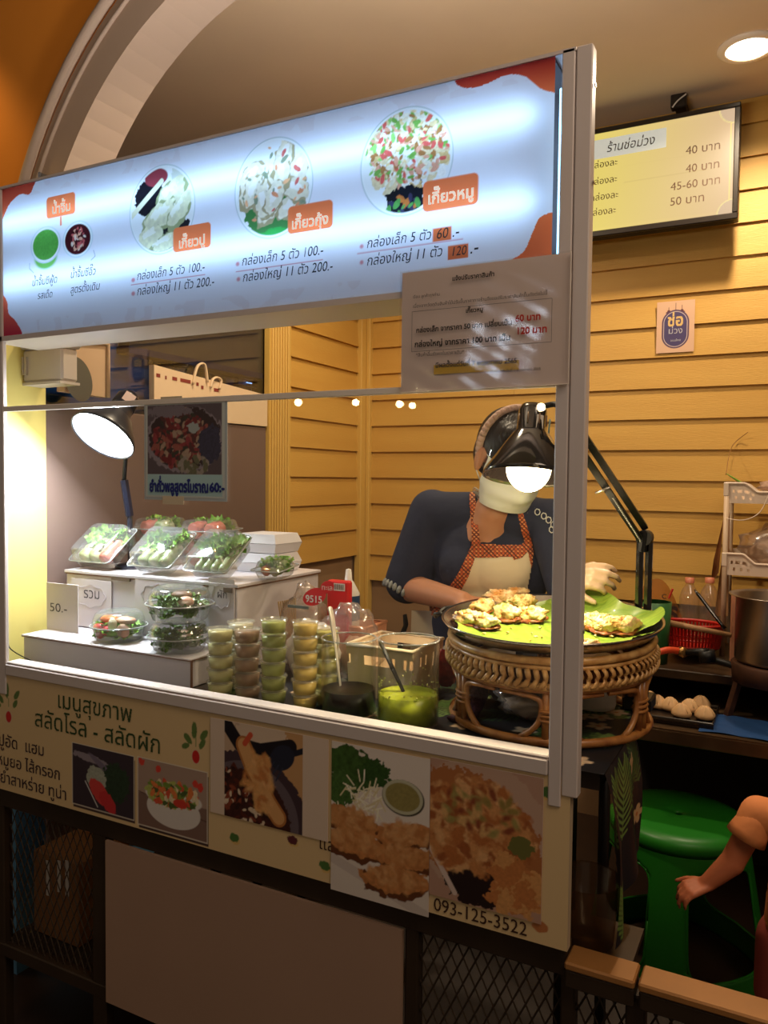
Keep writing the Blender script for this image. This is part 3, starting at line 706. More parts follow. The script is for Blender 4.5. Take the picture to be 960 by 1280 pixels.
for s, x0, y0, x1, m, d in (('แจ้งปรับราคาสินค้า', 565, 351, 618, m_nk, .03), ('เรียน ลูกค้าทุกท่าน', 516, 373, 550, m_nk, 0), ('เนื่องจากวัตถุดิบสินค้าได้ปรับขึ้นราคาทางร้านจึงขอปรับราคาสินค้าขึ้นดังต่อไปนี้', 516, 385, 684, m_nk, 0),
    ('เกี๊ยวหมู', 582, 391, 604, m_nk, .03), ('กล่องเล็ก จากราคา 50 บาท เปลี่ยนเป็น', 520, 416, 640, m_nk, .02), ('60 บาท', 644, 402, 676, m_rk, .02), ('กล่องใหญ่ จากราคา 100 บาท เป็น', 518, 434, 638, m_nk, .02), ('120 บาท', 645, 418, 684, m_rk, .02),
    ('*สินค้าอื่นยังคงในราคาเดิม*', 520, 446, 580, m_nk, 0), ('มีผลตั้งแต่วันที่ 7 พฤษภาคม 2565', 544, 459.5, 646, m_nk, .01), ('ประกาศ ณ วันที่ 1 พฤษภาคม 2565', 612, 466, 676, m_nk, 0)):
    text(s, x0, y0, x1, NY, m, no, dil=d+.02, N=36, depth=.0002)
b = MB()
x0, z1 = at(515, 388, Y=NY).x, at(515, 390, Y=NY).z; x1, z0_ = at(690, 370, Y=NY).x, at(515, 440, Y=NY).z
for q in ((x0, x1, z1, z1+.0006), (x0, x1, z0_, z0_+.0006), (x0, x0+.0006, z0_, z1), (x1, x1+.0006, z0_, z1)): b.add([(q[0], NY, q[2]), (q[1], NY, q[2]), (q[1], NY, q[3]), (q[0], NY, q[3])], [(0, 1, 2, 3)])
b.build('ruled_box', m_nk, no)

# front banner below the glass
BX1 = -.319; P = Paint(BX1-XL, zr0-zp0, .0016, (228, 200, 150))
def buv(px, py): p = at(px, py, Y=0); return p.x-XL, p.z-zp0
def sticker_veg(px, py, col=(206, 40, 36)):
    for dx, dy, rx, ry, ro in ((-2, -26, 4.5, 12, 0), (-10, -16, 4.5, 9, .8), (10, -20, 4.5, 9, -.7), (8, -9, 4, 8, -.6), (-13, -7, 7, 4, .4)):
        u, v = buv(px+dx, py+dy); P.ell(u, v, rx*.0016, ry*.0016, (96, 124, 62), rot=ro, n=.002, sc=250, var=.15)
    u, v = buv(px, py-6); P.line([(u, v), (u, v+.02)], .002, (120, 140, 80))
    u, v = buv(px, py+7); P.ell(u, v, .0115, .0155, (226, 214, 190)); P.ell(u, v, .0105, .0145, col, var=.1)
sticker_veg(11, 889); sticker_veg(245, 939)
def photo(px0, py0, px1, py1, base):
    a = buv(px0, py0); b_ = buv(px1, py0); c_ = buv(px0, py1)
    P.rect(a[0]+.004, c_[1]-.006, b_[0]+.002, a[1]-.01, (70, 50, 48)); P.rect(a[0], c_[1], b_[0], a[1], (232, 222, 206)); P.rect(a[0]+.002, c_[1]+.002, b_[0]-.002, a[1]-.002, base)
    P.clip = ((P.u > a[0]+.002) & (P.u < b_[0]-.002) & (P.v > c_[1]+.002) & (P.v < a[1]-.002)).astype(float)
    return a[0], c_[1], b_[0]-a[0], a[1]-c_[1]
u, v, ww, hh = photo(90, 927, 168, 1004, (58, 46, 56))
P.ell(u+ww*.3, v+hh*.8, ww*.3, hh*.06, (150, 140, 150), rot=-.1, n=.004); P.ell(u+ww*.5, v+hh*.72, ww*.25, hh*.05, (120, 110, 130), rot=-.5)
P.ell(u+ww*.7, v+hh*.5, ww*.22, hh*.3, (40, 62, 42), n=.02, var=.4); P.ell(u+ww*.4, v+hh*.5, ww*.16, hh*.2, (170, 176, 160), n=.012, var=.2); P.ell(u+ww*.45, v+hh*.3, ww*.2, hh*.14, (216, 70, 66), rot=-.7, n=.006)
P.ell(u+ww*.58, v+hh*.18, ww*.16, hh*.12, (206, 52, 56), rot=-.7, n=.006); P.line([(u+ww*.22, v+hh*.42), (u+ww*.42, v+hh*.06)], .003, (220, 220, 220)); P.clip = None
u, v, ww, hh = photo(172, 945, 260, 1030, (176, 150, 134))
P.rect(u, v, u+ww, v+hh*.48, (132, 104, 92)); P.line([(u, v+hh*.5), (u+ww, v+hh*.3)], .002, (90, 60, 50))
for px_, pv in ((.06, .93), (.3, .88), (.9, .76), (.83, .8)): P.ell(u+ww*px_, v+hh*pv, .008, .009, (222, 70, 56), n=.006)
P.ell(u+ww*.52, v+hh*.34, ww*.38, hh*.26, (226, 220, 214)); P.ell(u+ww*.52, v+hh*.52, ww*.4, hh*.16, (228, 222, 214))
P.bits(u+ww*.5, v+hh*.56, ww*.35, hh*.17, [(120, 150, 60), (180, 190, 100), (220, 90, 60), (236, 220, 180), (80, 100, 50), (230, 130, 70)], 120, .0065, 22); P.ell(u+ww*.62, v+hh*.46, ww*.1, hh*.06, (214, 66, 50)); P.clip = None
for px, py in ((293, 1047), (366, 1050), (406, 1082), (684, 990)):
    u, v = buv(px, py); P.ell(u+.002, v-.006, .012, .008, (226, 190, 120), n=.003); P.ell(u, v, .013, .009, (78, 118, 56) if px != 366 else (96, 40, 48), n=.004, sc=200)
u, v = buv(675, 1158); P.ell(u, v, .014, .01, (190, 120, 70), n=.003)
banner = P.mesh((XL, -.0005, zp0)).build('front_banner', mat('banner_vinyl', vcol=True, rough=.45), cart)
part('front_board', mat('banner_back', (200, 180, 150), .6), (XL, BX1, 0.001, .02, zp0, zr0), bev=0)
m_gr = mat('dark_green_ink', (46, 74, 34), .6); m_pu = mat('dark_purple_ink', (50, 28, 40), .6); m_bn = mat('dark_brown_ink', (62, 34, 20), .6)
bt = lambda s, x0, y0, x1, m, **k: text(s, x0, y0, x1, -.001, m, banner, **k)
bt('เมนูสุขภาพ', 71, 884, 166, m_gr, dil=.02); bt('สลัดโรล - สลัดผัก', 43, 907, 202, m_gr, dil=.02)
bt('ปูอัด  แฮม', -2, 931, 56, m_pu, dil=.02); bt('หมูยอ ไส้กรอก', -4, 954, 76, m_pu, dil=.02); bt('ยำสาหร่าย ทูน่า', 0, 977, 84, m_pu, dil=.02)
bt('093-125-3522', 542, 1137, 660, m_bn, dil=.02, hs=1.1); bt('แล', 398, 1060, 420, m_bn, dil=.02)

# photo sheets taped over the banner
def sheet(nm, lab, px0, pxr, ztop, zbot, y, base, paintfn, margin=None):
    xa = at(px0, 900, Y=y).x; xb = at(pxr, 950, Y=y).x
    S = Paint(xb-xa, ztop-zbot, .0016, base); paintfn(S, S.w, S.h)
    t = thing(nm, (xa, y, zbot), lab, 'poster'); S.mesh((xa, y, zbot)).build('photo_print', mat('print_gloss', vcol=True, rough=.3), t)
    b = MB(); b.box(xa, xb, y+.0006, y+.0016, zbot, ztop); b.build('backing', mat('notice_paper'), t); return t
def zat(px, py): return at(px, py, Y=-.003).z
def f_prawn(S, W, H):
    S.rect(W*.13, 0, W*.80, H, (206, 178, 150)); S.clip = ((S.u > W*.13) & (S.u < W*.80)).astype(float)
    S.ell(W*.6, H*.95, W*.4, H*.2, (222, 200, 176), n=.02); S.ell(W*.75, H*.5, W*.15, H*.6, (206, 160, 110), n=.02)
    S.ell(W*.33, H*.10, W*.5, H*.62, (70, 54, 62), n=.01); S.ell(W*.33, H*.06, W*.44, H*.56, (104, 92, 100)); S.ell(W*.3, H*.04, W*.4, H*.5, (66, 34, 30), n=.01, var=.4)
    S.bits(W*.28, H*.2, W*.28, H*.35, [(140, 70, 50), (226, 206, 180), (90, 40, 30), (50, 26, 24)], 130, .005, 31)
    S.line([(W*.14, H*.98), (W*.26, H*.78), (W*.45, H*.76), (W*.7, H*.86)], .03, (26, 22, 30))
    S.line([(W*.8, H*.84), (W*.7, H*.78)], .012, (30, 32, 46)); S.ell(W*.63, H*.73, W*.11, H*.12, (38, 42, 60), rot=.6)
    for k in range(4): S.line([(W*(.53+.035*k), H*(.7-.025*k)), (W*(.46+.04*k), H*(.58-.03*k))], .0035, (50, 56, 76))
    S.line([(W*.3, H*.78), (W*.38, H*.55), (W*.52, H*.25), (W*.6, H*.12)], .040, (186, 120, 66)); S.line([(W*.3, H*.78), (W*.38, H*.55), (W*.52, H*.25), (W*.6, H*.12)], .030, (226, 172, 112))
    S.bits(W*.43, H*.45, W*.12, H*.34, [(222, 160, 96), (232, 180, 120), (206, 134, 76), (230, 174, 110)], 46, .007, 33, n=.6, soft=.006); S.line([(W*.31, H*.8), (W*.36, H*.9)], .012, (214, 90, 60)); S.clip = None
    S.rect(0, 0, W*.13, H, (226, 206, 186)); S.rect(W*.80, 0, W, H, (226, 206, 186))
sheet('photo_poster', 'taped photo of a fried prawn held by a black fork', 263, 410, zat(263, 897), zat(265, 1015), -.003, (222, 202, 184), f_prawn)
def f_rolls(S, W, H):
    S.ell(W*.2, H*.84, W*.28, H*.14, (60, 92, 40), n=.03, var=.5, sc=90); S.ell(W*.45, H*.84, W*.16, H*.09, (50, 84, 36), n=.02, var=.4); S.ell(W*.1, H*.7, W*.15, H*.12, (70, 104, 50), n=.02, var=.4)
    S.rect(0, 0, W, H*.25, (226, 216, 206)); S.line([(0, H*.22), (W, H*.0)], .02, (210, 198, 190))
    rs = np.random.RandomState(3)
    for i in range(60):
        a = rs.rand()*6.28; c = (W*.36+rs.randn()*W*.1, H*.66+rs.randn()*H*.06); S.line([c, (c[0]+math.cos(a)*.022, c[1]+math.sin(a)*.022)], .0028, [(240, 232, 200), (226, 214, 170), (250, 246, 226)][i % 3])
    S.ell(W*.74, H*.72, W*.21, H*.115, (60, 56, 44)); S.ell(W*.735, H*.725, W*.20, H*.11, (196, 196, 170)); S.ell(W*.735, H*.725, W*.17, H*.09, (150, 140, 84), var=.15)
    for (a, b_, ru, rv, ro) in ((.2, .5, .32, .075, -.12), (.75, .48, .3, .07, .25), (.25, .35, .36, .085, -.05), (.8, .34, .3, .075, .2), (.68, .18, .34, .09, .12)):
        S.ell(W*a, H*b_-.008, W*ru*1.02, H*rv*1.05, (104, 60, 34), rot=ro, n=.012, sc=80); S.ell(W*a, H*b_, W*ru, H*rv, (196, 132, 78), rot=ro, n=.014, sc=90, var=.3); S.bits(W*a, H*b_+.004, W*ru*.8, H*rv*.7, [(206, 146, 90), (188, 124, 72), (216, 162, 108)], 50, .006, int(a*100), n=.7, soft=.006)
sheet('photo_poster', 'taped photo of fried rolls with cabbage and dip', 415, 538, zat(415, 926), zat(416, 1112), -.003, (232, 222, 212), f_rolls)
def f_rice(S, W, H):
    S.ell(W*.45, H*.55, W*.62, H*.5, (206, 176, 156), rot=-.5, n=.01); S.rect(0, 0, W, H, (186, 150, 130), a=.5)
    S.ell(W*.4, H*.52, W*.66, H*.40, (176, 112, 66), rot=-.55, n=.02)
    S.ell(W*.45, H*.16, W*.3, H*.16, (40, 26, 26), n=.02); S.line([(0, H*.36), (W*.24, H*.06)], .01, (220, 200, 190))
    S.bits(W*.38, H*.56, W*.52, H*.30, [(198, 134, 80), (212, 152, 96), (182, 112, 62), (160, 92, 52), (222, 170, 116)], 300, .011, 41, n=.7, soft=.005)
    S.bits(W*.8, H*.22, W*.2, H*.2, [(214, 156, 96), (196, 126, 72)], 50, .013, 45, n=.7)
    S.bits(W*.45, H*.68, W*.35, H*.16, [(150, 130, 70), (160, 146, 84), (214, 170, 110), (140, 74, 48)], 50, .006, 47, soft=.005); S.ell(W*.82, H*.5, W*.1, H*.08, (110, 110, 56), n=.02)
    S.clip = None
sheet('photo_poster', 'taped photo of crisp fried rice heaped in foil', 539, 680, zat(540, 947), at(540, 1118, Y=-.003).z, -.0035, (190, 150, 130), f_rice)

# picture sheet of the spicy salad hanging on the glass
def f_yam(S, W, H):
    S.rect(0, 0, W, H, (206, 214, 210)); S.rect(.006, H*.24, W-.008, H-.008, (96, 84, 92)); S.clip = ((S.u > .006) & (S.u < W-.008) & (S.v > H*.24) & (S.v < H-.008)).astype(float)
    S.ell(W*.5, H*.6, W*.5, H*.34, (150, 140, 150), n=.01); S.ell(W*.5, H*.62, W*.45, H*.32, (60, 44, 48), n=.01)
    S.bits(W*.45, H*.6, W*.34, H*.3, [(150, 60, 66), (120, 40, 46), (176, 150, 130), (90, 50, 50), (60, 60, 50), (160, 90, 80)], 260, .006, 51)
    S.ell(W*.82, H*.55, W*.14, H*.2, (62, 60, 84), n=.015, var=.3); S.bits(W*.6, H*.34, W*.2, H*.09, [(110, 110, 84), (160, 150, 140)], 30, .006, 52); S.ell(W*.62, H*.72, W*.07, H*.05, (170, 180, 180), n=.01); S.ell(W*.3, H*.9, W*.3, H*.06, (130, 120, 130), n=.01); S.clip = None
    S.rect(.006, .004, W-.006, H*.24, (176, 212, 216))
ya = at(182, 503, Y=-.002); yb = at(281, 621, Y=-.002)
S = Paint(yb.x-ya.x, ya.z-at(186, 621, Y=-.002).z, .0014, (200, 200, 200)); f_yam(S, S.w, S.h)
ys = thing('photo_sign', (ya.x, -.002, ya.z-S.h), 'laminated photo sign of spicy salad taped inside the glass', 'sign')
ypr = S.mesh((ya.x, -.0025, ya.z-S.h)).build('photo_print', mat('print_gloss'), ys)
b = MB(); b.box(ya.x-.004, yb.x+.006, -.0019, -.0012, ya.z-S.h-.006, ya.z+.004); b.build('laminate', mat('laminate_white', (190, 200, 205), .25), ys)
for q in ((ya.x+.045, ya.x+.105, ya.z-.004, ya.z+.01), (ya.x+.05, ya.x+.11, ya.z-S.h-.015, ya.z-S.h+.003)):
    b = MB(); b.box(q[0], q[1], -.0035, -.0028, q[2], q[3]); b.build('tape', mat('masking_tape', (222, 206, 176), .6), ys)
text('ยำถั่วพลูสูตรโบราณ', 187, 614, 261, -.003, mat('blue_marker', (26, 44, 130), .5), ypr, dil=.05, hs=1.5); text('60:-', 262, 614.5, 281, -.003, mat('blue_marker'), ypr, dil=.05)

# ------------------------------------------------------------------ metal base frame under the cart
base = thing('metal_base_frame', (-1.0, .03, 0), 'dark metal base frame with expanded mesh under the cart', 'frame')
m_bf = mat('dark_bronze_metal', (66, 52, 38), .45, metal=.3, noise=.2, scale=10); m_rail = mat('tan_rail_metal', (176, 124, 70), .4, metal=.2, noise=.1, scale=12)
def bpart(nm, *q, m=m_bf): b = MB(); b.box(*q, bev=.003); return b.build(nm, m, base)
bpart('top_rail', XL-.1, -.325, .02, .06, .597, .65)
xg = at(795, 1230, Y=0).x
bpart('ledge_rail', -.324, xg-.003, .0, .060, .622, .636, m=m_rail); bpart('ledge_rail', xg+.003, .9, .0, .060, .622, .636, m=m_rail); bpart('under_rail', -.324, xg-.004, .003, .055, .59, .6215); bpart('under_rail', xg+.004, .9, .003, .055, .59, .6215)
bpart('bottom_rail', XL-.1, .9, .02, .05, .20, .235)
for xa, xb in ((at(118, 1100, Y=.03).x, at(135, 1100, Y=.03).x), (-.634, -.607), (-.335, -.31), (xg-.02, xg+.012), (XL-.04, XL-.01), (.4, .43)): bpart('post', xa, xb, .022, .05, 0, .60)
def mesh_sheet(x0, x1, z0_, z1, y, sx=.024, sz=.05):
    b = MB(); nx = int((x1-x0)/sx)+1
    h = z1-z0_; k = sz/sx
    for i in range(-int(h/k/sx)-1, nx+1):
        for sg in (1, -1):
            xa = x0+i*sx if sg == 1 else x0+i*sx; pa = (xa, z0_); pb_ = (xa+h/k, z1)
            if sg == -1: pa, pb_ = (xa, z1), (xa+h/k, z0_)
            # clip to x range
            t0 = max(0, (x0-pa[0])/(pb_[0]-pa[0])); t1 = min(1, (x1-pa[0])/(pb_[0]-pa[0]))
            if t1 <= t0: continue
            q0 = (pa[0]+(pb_[0]-pa[0])*t0, pa[1]+(pb_[1]-pa[1])*t0); q1 = (pa[0]+(pb_[0]-pa[0])*t1, pa[1]+(pb_[1]-pa[1])*t1)
            b.tube([(q0[0], y, q0[1]), (q1[0], y, q1[1])], .0018, 4)
    o = b.build('mesh_sheet', m_bf, base); o['kind'] = 'stuff'; return o
mesh_sheet(XL, at(118, 1100, Y=.03).x, .235, .598, .035); mesh_sheet(-.607, -.335, .235, .598, .035); mesh_sheet(-.309, xg-.02, .235, .598, .035); mesh_sheet(xg+.012, .4, .235, .598, .035)
b = MB(); b.box(at(135, 1100, Y=.02).x, -.635, .012, .0195, at(136, 1250, Y=.02).z, .596)
tag(b.build('hardboard_sheet', mat('beige_hardboard', (178, 146, 124), .6, noise=.05, scale=3)), 'plain beige board covering the middle of the metal base', 'board')
cb = thing('cardboard_box', (-1.62, .18, .25), 'brown cardboard box standing behind the left mesh', 'box')
b = MB(); xa, xb = at(42, 1150, Y=.12).x, at(98, 1150, Y=.12).x; b.box(xa, xb, .12, .3, .2155, at(60, 1068, Y=.12).z, bev=.003); b.build('carton', mat('cardboard', (150, 104, 62), .8, noise=.1), cb)
for px in (58, 72, 82):
    b = MB(); q = at(px, 1075, Y=.119); b.box(q.x, q.x+.012, .1175, .119, q.z-.085-.01*(px % 3), q.z, bev=0); b.build('white_label', m_white, cb)
b = MB(); b.box(XL-.06, .9, .052, .7, .20, .215); tag(b.build('base_shelf', mat('dark_wood', (40, 30, 24), .7)), 'dark lower shelf board inside the metal base', 'shelf')

# ------------------------------------------------------------------ front table with its palm-leaf cloth
TZ = .95
TX1 = -.275; TYB = .68
tb = thing('folding_table', (-1.05, .36, 0), 'folding table behind the glass, hidden under a leaf-print cloth', 'table')
TYB = .52; TXM = -1.20
b = MB(); b.box(TXM+.003, TX1-.01, .065, TYB-.005, TZ-.035, TZ-.004); b.build('tabletop', mat('dark_wood', (40, 30, 24), .7), tb)
for x in (-1.17, -.36):
    for y in (.12, .48): b = MB(); b.tube([(x, y, .217), (x, y, TZ-.036)], .013, 8); b.build('leg', m_blackm, tb, True)
tb2 = thing('side_table', (-1.5, .36, 0), 'table under the white riser at the left end of the counter', 'table')
b = MB(); b.box(-1.84, TXM, .065, .68, TZ-.03, TZ); b.build('tabletop', mat('dark_wood'), tb2)
for x in (-1.81, -1.23):
    for y in (.36, .64): b = MB(); b.tube([(x, y, .217), (x, y, TZ-.031)], .013, 8); b.build('leg', m_blackm, tb2, True)
def fern(P, u, v, ang, L, col, n=9):
    du, dv = math.cos(ang), math.sin(ang); P.line([(u, v), (u+du*L, v+dv*L)], .002, col)
    for i in range(n):
        t = (i+.5)/n; l = L*.42*math.sin(PI*(.15+.8*(1-t)))
        for s_ in (1, -1):
            a = ang+s_*(1.0-.35*t); cu, cv = u+du*L*t, v+dv*L*t
            P.line([(cu, cv), (cu+math.cos(a)*l, cv+math.sin(a)*l)], .0055, col)
def leafprint(P, k, seed):
    rs = np.random.RandomState(seed)
    for i in range(k): fern(P, rs.rand()*P.w, rs.rand()*P.h, rs.rand()*6.3, .07+.07*rs.rand(), [(92, 132, 58), (60, 92, 52), (120, 150, 76)][rs.randint(3)])
    for i in range(k//2):
        u, v = rs.rand()*P.w, rs.rand()*P.h
        for a in range(5): P.ell(u+.014*math.cos(a*1.257), v+.014*math.sin(a*1.257), .012, .008, (214, 186, 150), rot=a*1.257)
        P.ell(u, v, .005, .005, (200, 120, 60))
cl = None
P = Paint(TX1-TXM-.006, TYB-.05, .004, (24, 28, 34)); leafprint(P, 40, 2)
mb = P.mesh((TXM+.006, .05, TZ), (1, 0, 0), (0, 1, 0))
m_cloth = mat('leaf_print_cloth', vcol=True, rough=.45)
cl = mb.build('tablecloth', m_cloth, None, True); tag(cl, 'black tablecloth with green palm leaves and pale flowers under the rattan stand', 'tablecloth')
P = Paint(.27, .30, .0016, (22, 26, 34))
for (u, v, a, L) in ((.055, .14, 1.6, .13), (.03, .0, 1.75, .10), (.12, .12, 1.5, .15), (.10, .00, 2.3, .07), (.2, .1, 1.6, .14), (.3, .05, 1.2, .14), (.26, .18, 2, .12)):
    fern(P, u, v, a, L, (112, 146, 70) if u < .15 else (74, 106, 54), 11)  # rear ferns darker: the cloth's fade into shade, put into the print
for (u, v) in ((.085, .105), (.2, .25), (.25, .1)):
    for a in range(5): P.ell(u+.013*math.cos(a*1.257), v+.013*math.sin(a*1.257), .012, .008, (206, 170, 124), rot=a*1.257)
    P.ell(u, v, .005, .005, (190, 110, 60))
mb = P.mesh((0, 0, 0)); V = []
for (u, _, v) in mb.v:
    drop = (.30-v); fold = math.sin(u*42+1.2*math.sin(v*9))*.012*min(1, drop*8)+.007*math.sin(u*21+2)*min(1, drop*8)
    V.append((TX1+.001+.010*(1-math.exp(-drop*40))+fold*.8+.03*drop, .052+u+(.008*math.sin(v*14))*min(1, drop*5), TZ-drop*(1-.2*u/.27)))
mb.v = V; mb.build('cloth_drop', m_cloth, cl, True)

m_liner = mat('white_laminate', (226, 220, 226), .35)
m_edgeb = mat('brown_edge', (120, 84, 60), .6)
# low white riser and the white drawer unit on it
LX1 = at(238, 824.5, Y=.12).x; LZ = at(238, 824.5, Y=.12).z; LX0 = -1.835
lb = thing('display_riser', (-1.5, .35, TZ), 'long low white riser box on the left of the counter', 'box')
b = MB(); b.box(LX0, LX1-.004, .125, .66, TZ+.001, LZ-.006, bev=.002); b.build('carcass', m_liner, lb)
b = MB(); b.box(LX0-.002, LX1, .12, .662, LZ-.0055, LZ-.0045+.0015, bev=0); b.build('edge_band', m_edgeb, lb)
b = MB(); b.box(LX0-.002, LX1, .12, .662, LZ-.003, LZ, bev=0); b.build('top_board', m_liner, lb)
b = MB(); b.box(LX1-.0035, LX1-.0015, .124, .13, TZ+.001, LZ-.006, bev=0); b.build('edge_band', m_edgeb, lb)
UX1 = at(297, 731, Y=.27).x; UZ = at(297, 731, Y=.27).z; UX0 = -1.845; UY0, UY1 = .27, at(408, 706, X=UX1).y
UY1 = min(UY1, .66)
ub = thing('drawer_unit', (-1.54, .45, LZ), 'white drawer unit with a brown edge standing on the riser', 'cabinet')
b = MB(); b.box(UX0, UX1-.006, UY0+.006, UY1-.004, LZ+.001, UZ-.012, bev=.002); b.build('carcass', m_liner, ub)
b = MB(); b.box(UX0-.002, UX1, UY0, UY1, UZ-.008, UZ, bev=.001); b.build('top_board', m_liner, ub)
b = MB(); b.box(UX0, UX1-.001, UY0+.002, UY1-.002, UZ-.0115, UZ-.0085); b.build('edge_band', m_edgeb, ub)
m_card = mat('label_card', (222, 214, 218), .6)
fy = UY0+.004
for px0, px1, s in ((90, 140, 'รวม'), (170, 232, 'หน้าไข่'), (262, 294, 'ผัก')):
    a = at(px0, 722, Y=fy); c = at(px1, 722, Y=fy); o_ = MB(); o_.box(a.x, c.x, fy-.0035, fy-.001, LZ+.004, a.z); dr = o_.build('drawer_front', m_card, ub)
    cxm = (px0+px1)/2; h_ = MB(); rr_ = (c.x-a.x)*.36; zz = at(cxm, 745, Y=fy).z
    h_.tube([((a.x+c.x)/2+rr_*math.cos(t)*(1+.06*math.cos(8*t)), fy-.004, zz+.03*math.sin(t)*(1+.1*math.cos(8*t))) for t in np.linspace(0, 2*PI, 40)], .0005, 4); h_.build('label_outline', mat('pale_grey_ink', (170, 162, 168), .6), ub)
    wpx = (px1-px0)*.42; text(s, cxm-wpx/2, 747+.1*(cxm-115)*.0, cxm+wpx/2, fy-.0038, mat('label_ink', (66, 60, 66), .6), ub, dil=.01)
a = at(140, 720, Y=fy); c = at(163, 727, Y=fy); b = MB(); b.box(a.x, c.x, fy-.003, fy+.003, c.z, a.z+.001); b.build('slot', mat('slot_brown', (120, 104, 92), .7), ub)
a = at(281, 734, Y=fy); b = MB(); b.box(a.x, a.x+.028, fy-.006, fy-.0036, a.z-.012, a.z); b.build('slot', mat('slot_brown'), ub)
# price card
p0 = at(48, 775, Y=.20); p1 = at(97, 730, Y=.20)
pc = thing('price_card', (p0.x, .2, LZ), 'white price card reading 50 standing on the riser', 'card')
b = MB(); xa, xb = max(p0.x, -1.835), p1.x; b.box(xa, xb, .20, .203, LZ+.001, at(60, 728, Y=.2).z); b.box(xa, xb, .17, .24, LZ, LZ+.0015); b.build('card', mat('label_card'), pc)
text('50.-', 62, 763.5, 84.5, .1995, mat('label_ink'), pc, height=.034, dil=.01)

# ------------------------------------------------------------------ salads
m_tray = clear('clear_pet', (248, 250, 250), .12, .10, haze=.06, hazecol=(240, 244, 244), edge=1.0)
m_rim = clear('clear_pet_rim', (225, 232, 230), .3, .15, haze=.3, hazecol=(230, 236, 236))
m_let = mat('lettuce', (160, 206, 84), .45, noise=.5, scale=30, rgb2=(98, 158, 52), sub=.1, bump=.3, bscale=60)
m_let2 = mat('dark_lettuce', (112, 154, 52), .5, noise=.4, scale=40, rgb2=(60, 104, 30), bump=.3)
m_rice = mat('rice_paper', (210, 206, 176), .25, noise=.5, scale=28, rgb2=(130, 166, 90), coat=.4, bump=.2, bscale=40)
m_ham = mat('pink_ham', (226, 120, 96), .4, noise=.2, scale=30)
m_tuna = mat('tuna_fill', (190, 140, 100), .7, noise=.3, scale=50, bump=.5)
def leaf_patch(b, c, size, rs, M=None, up=.6):
    ang = rs.random()*2*PI; ti = rs.uniform(-.9, .9)*up; ph = rs.random()*6; R = Matrix.Rotation(ang, 3, 'Z') @ Matrix.Rotation(ti, 3, 'X')
    def fn(u, v):
        x = (u-.5); y = (v-.5); r = math.hypot(x, y)*2; a = math.atan2(y, x)
        q = Vector((x*size*(1+.12*math.sin(5*a+ph)), y*size*1.2*(1+.1*math.sin(7*a)), size*(.16*r*r+.10*r*math.sin(9*a+ph)+.04*math.sin(x*20+ph))))
        q = R @ q
        if M is not None: q = M @ q
        return Vector(c)+q
    b.grid(fn, 9, 9)
def lettuce_heap(c, rx, ry, rz, k, size, seed, m=None, M=None, name='lettuce'):
    rs = random.Random(seed); b = MB()
    for i in range(k):
        a = rs.random()*2*PI; r = math.sqrt(rs.random()); p = Vector((math.cos(a)*r*rx, math.sin(a)*r*ry, rs.random()*rz*(1-.4*r)))
        if M is not None: p = M @ p
        leaf_patch(b, Vector(c)+p, size*rs.uniform(.7, 1.2), rs, M)
    return b
def roll(b, p0, p1, r):
    b.tube(smoothpts([p0, (Vector(p0)+Vector(p1))/2+Vector((0, 0, .002)), p1], 5), [r*.8]+[r*(1+.06*math.sin(i*2.1)) for i in range(9)]+[r*.8], 12)
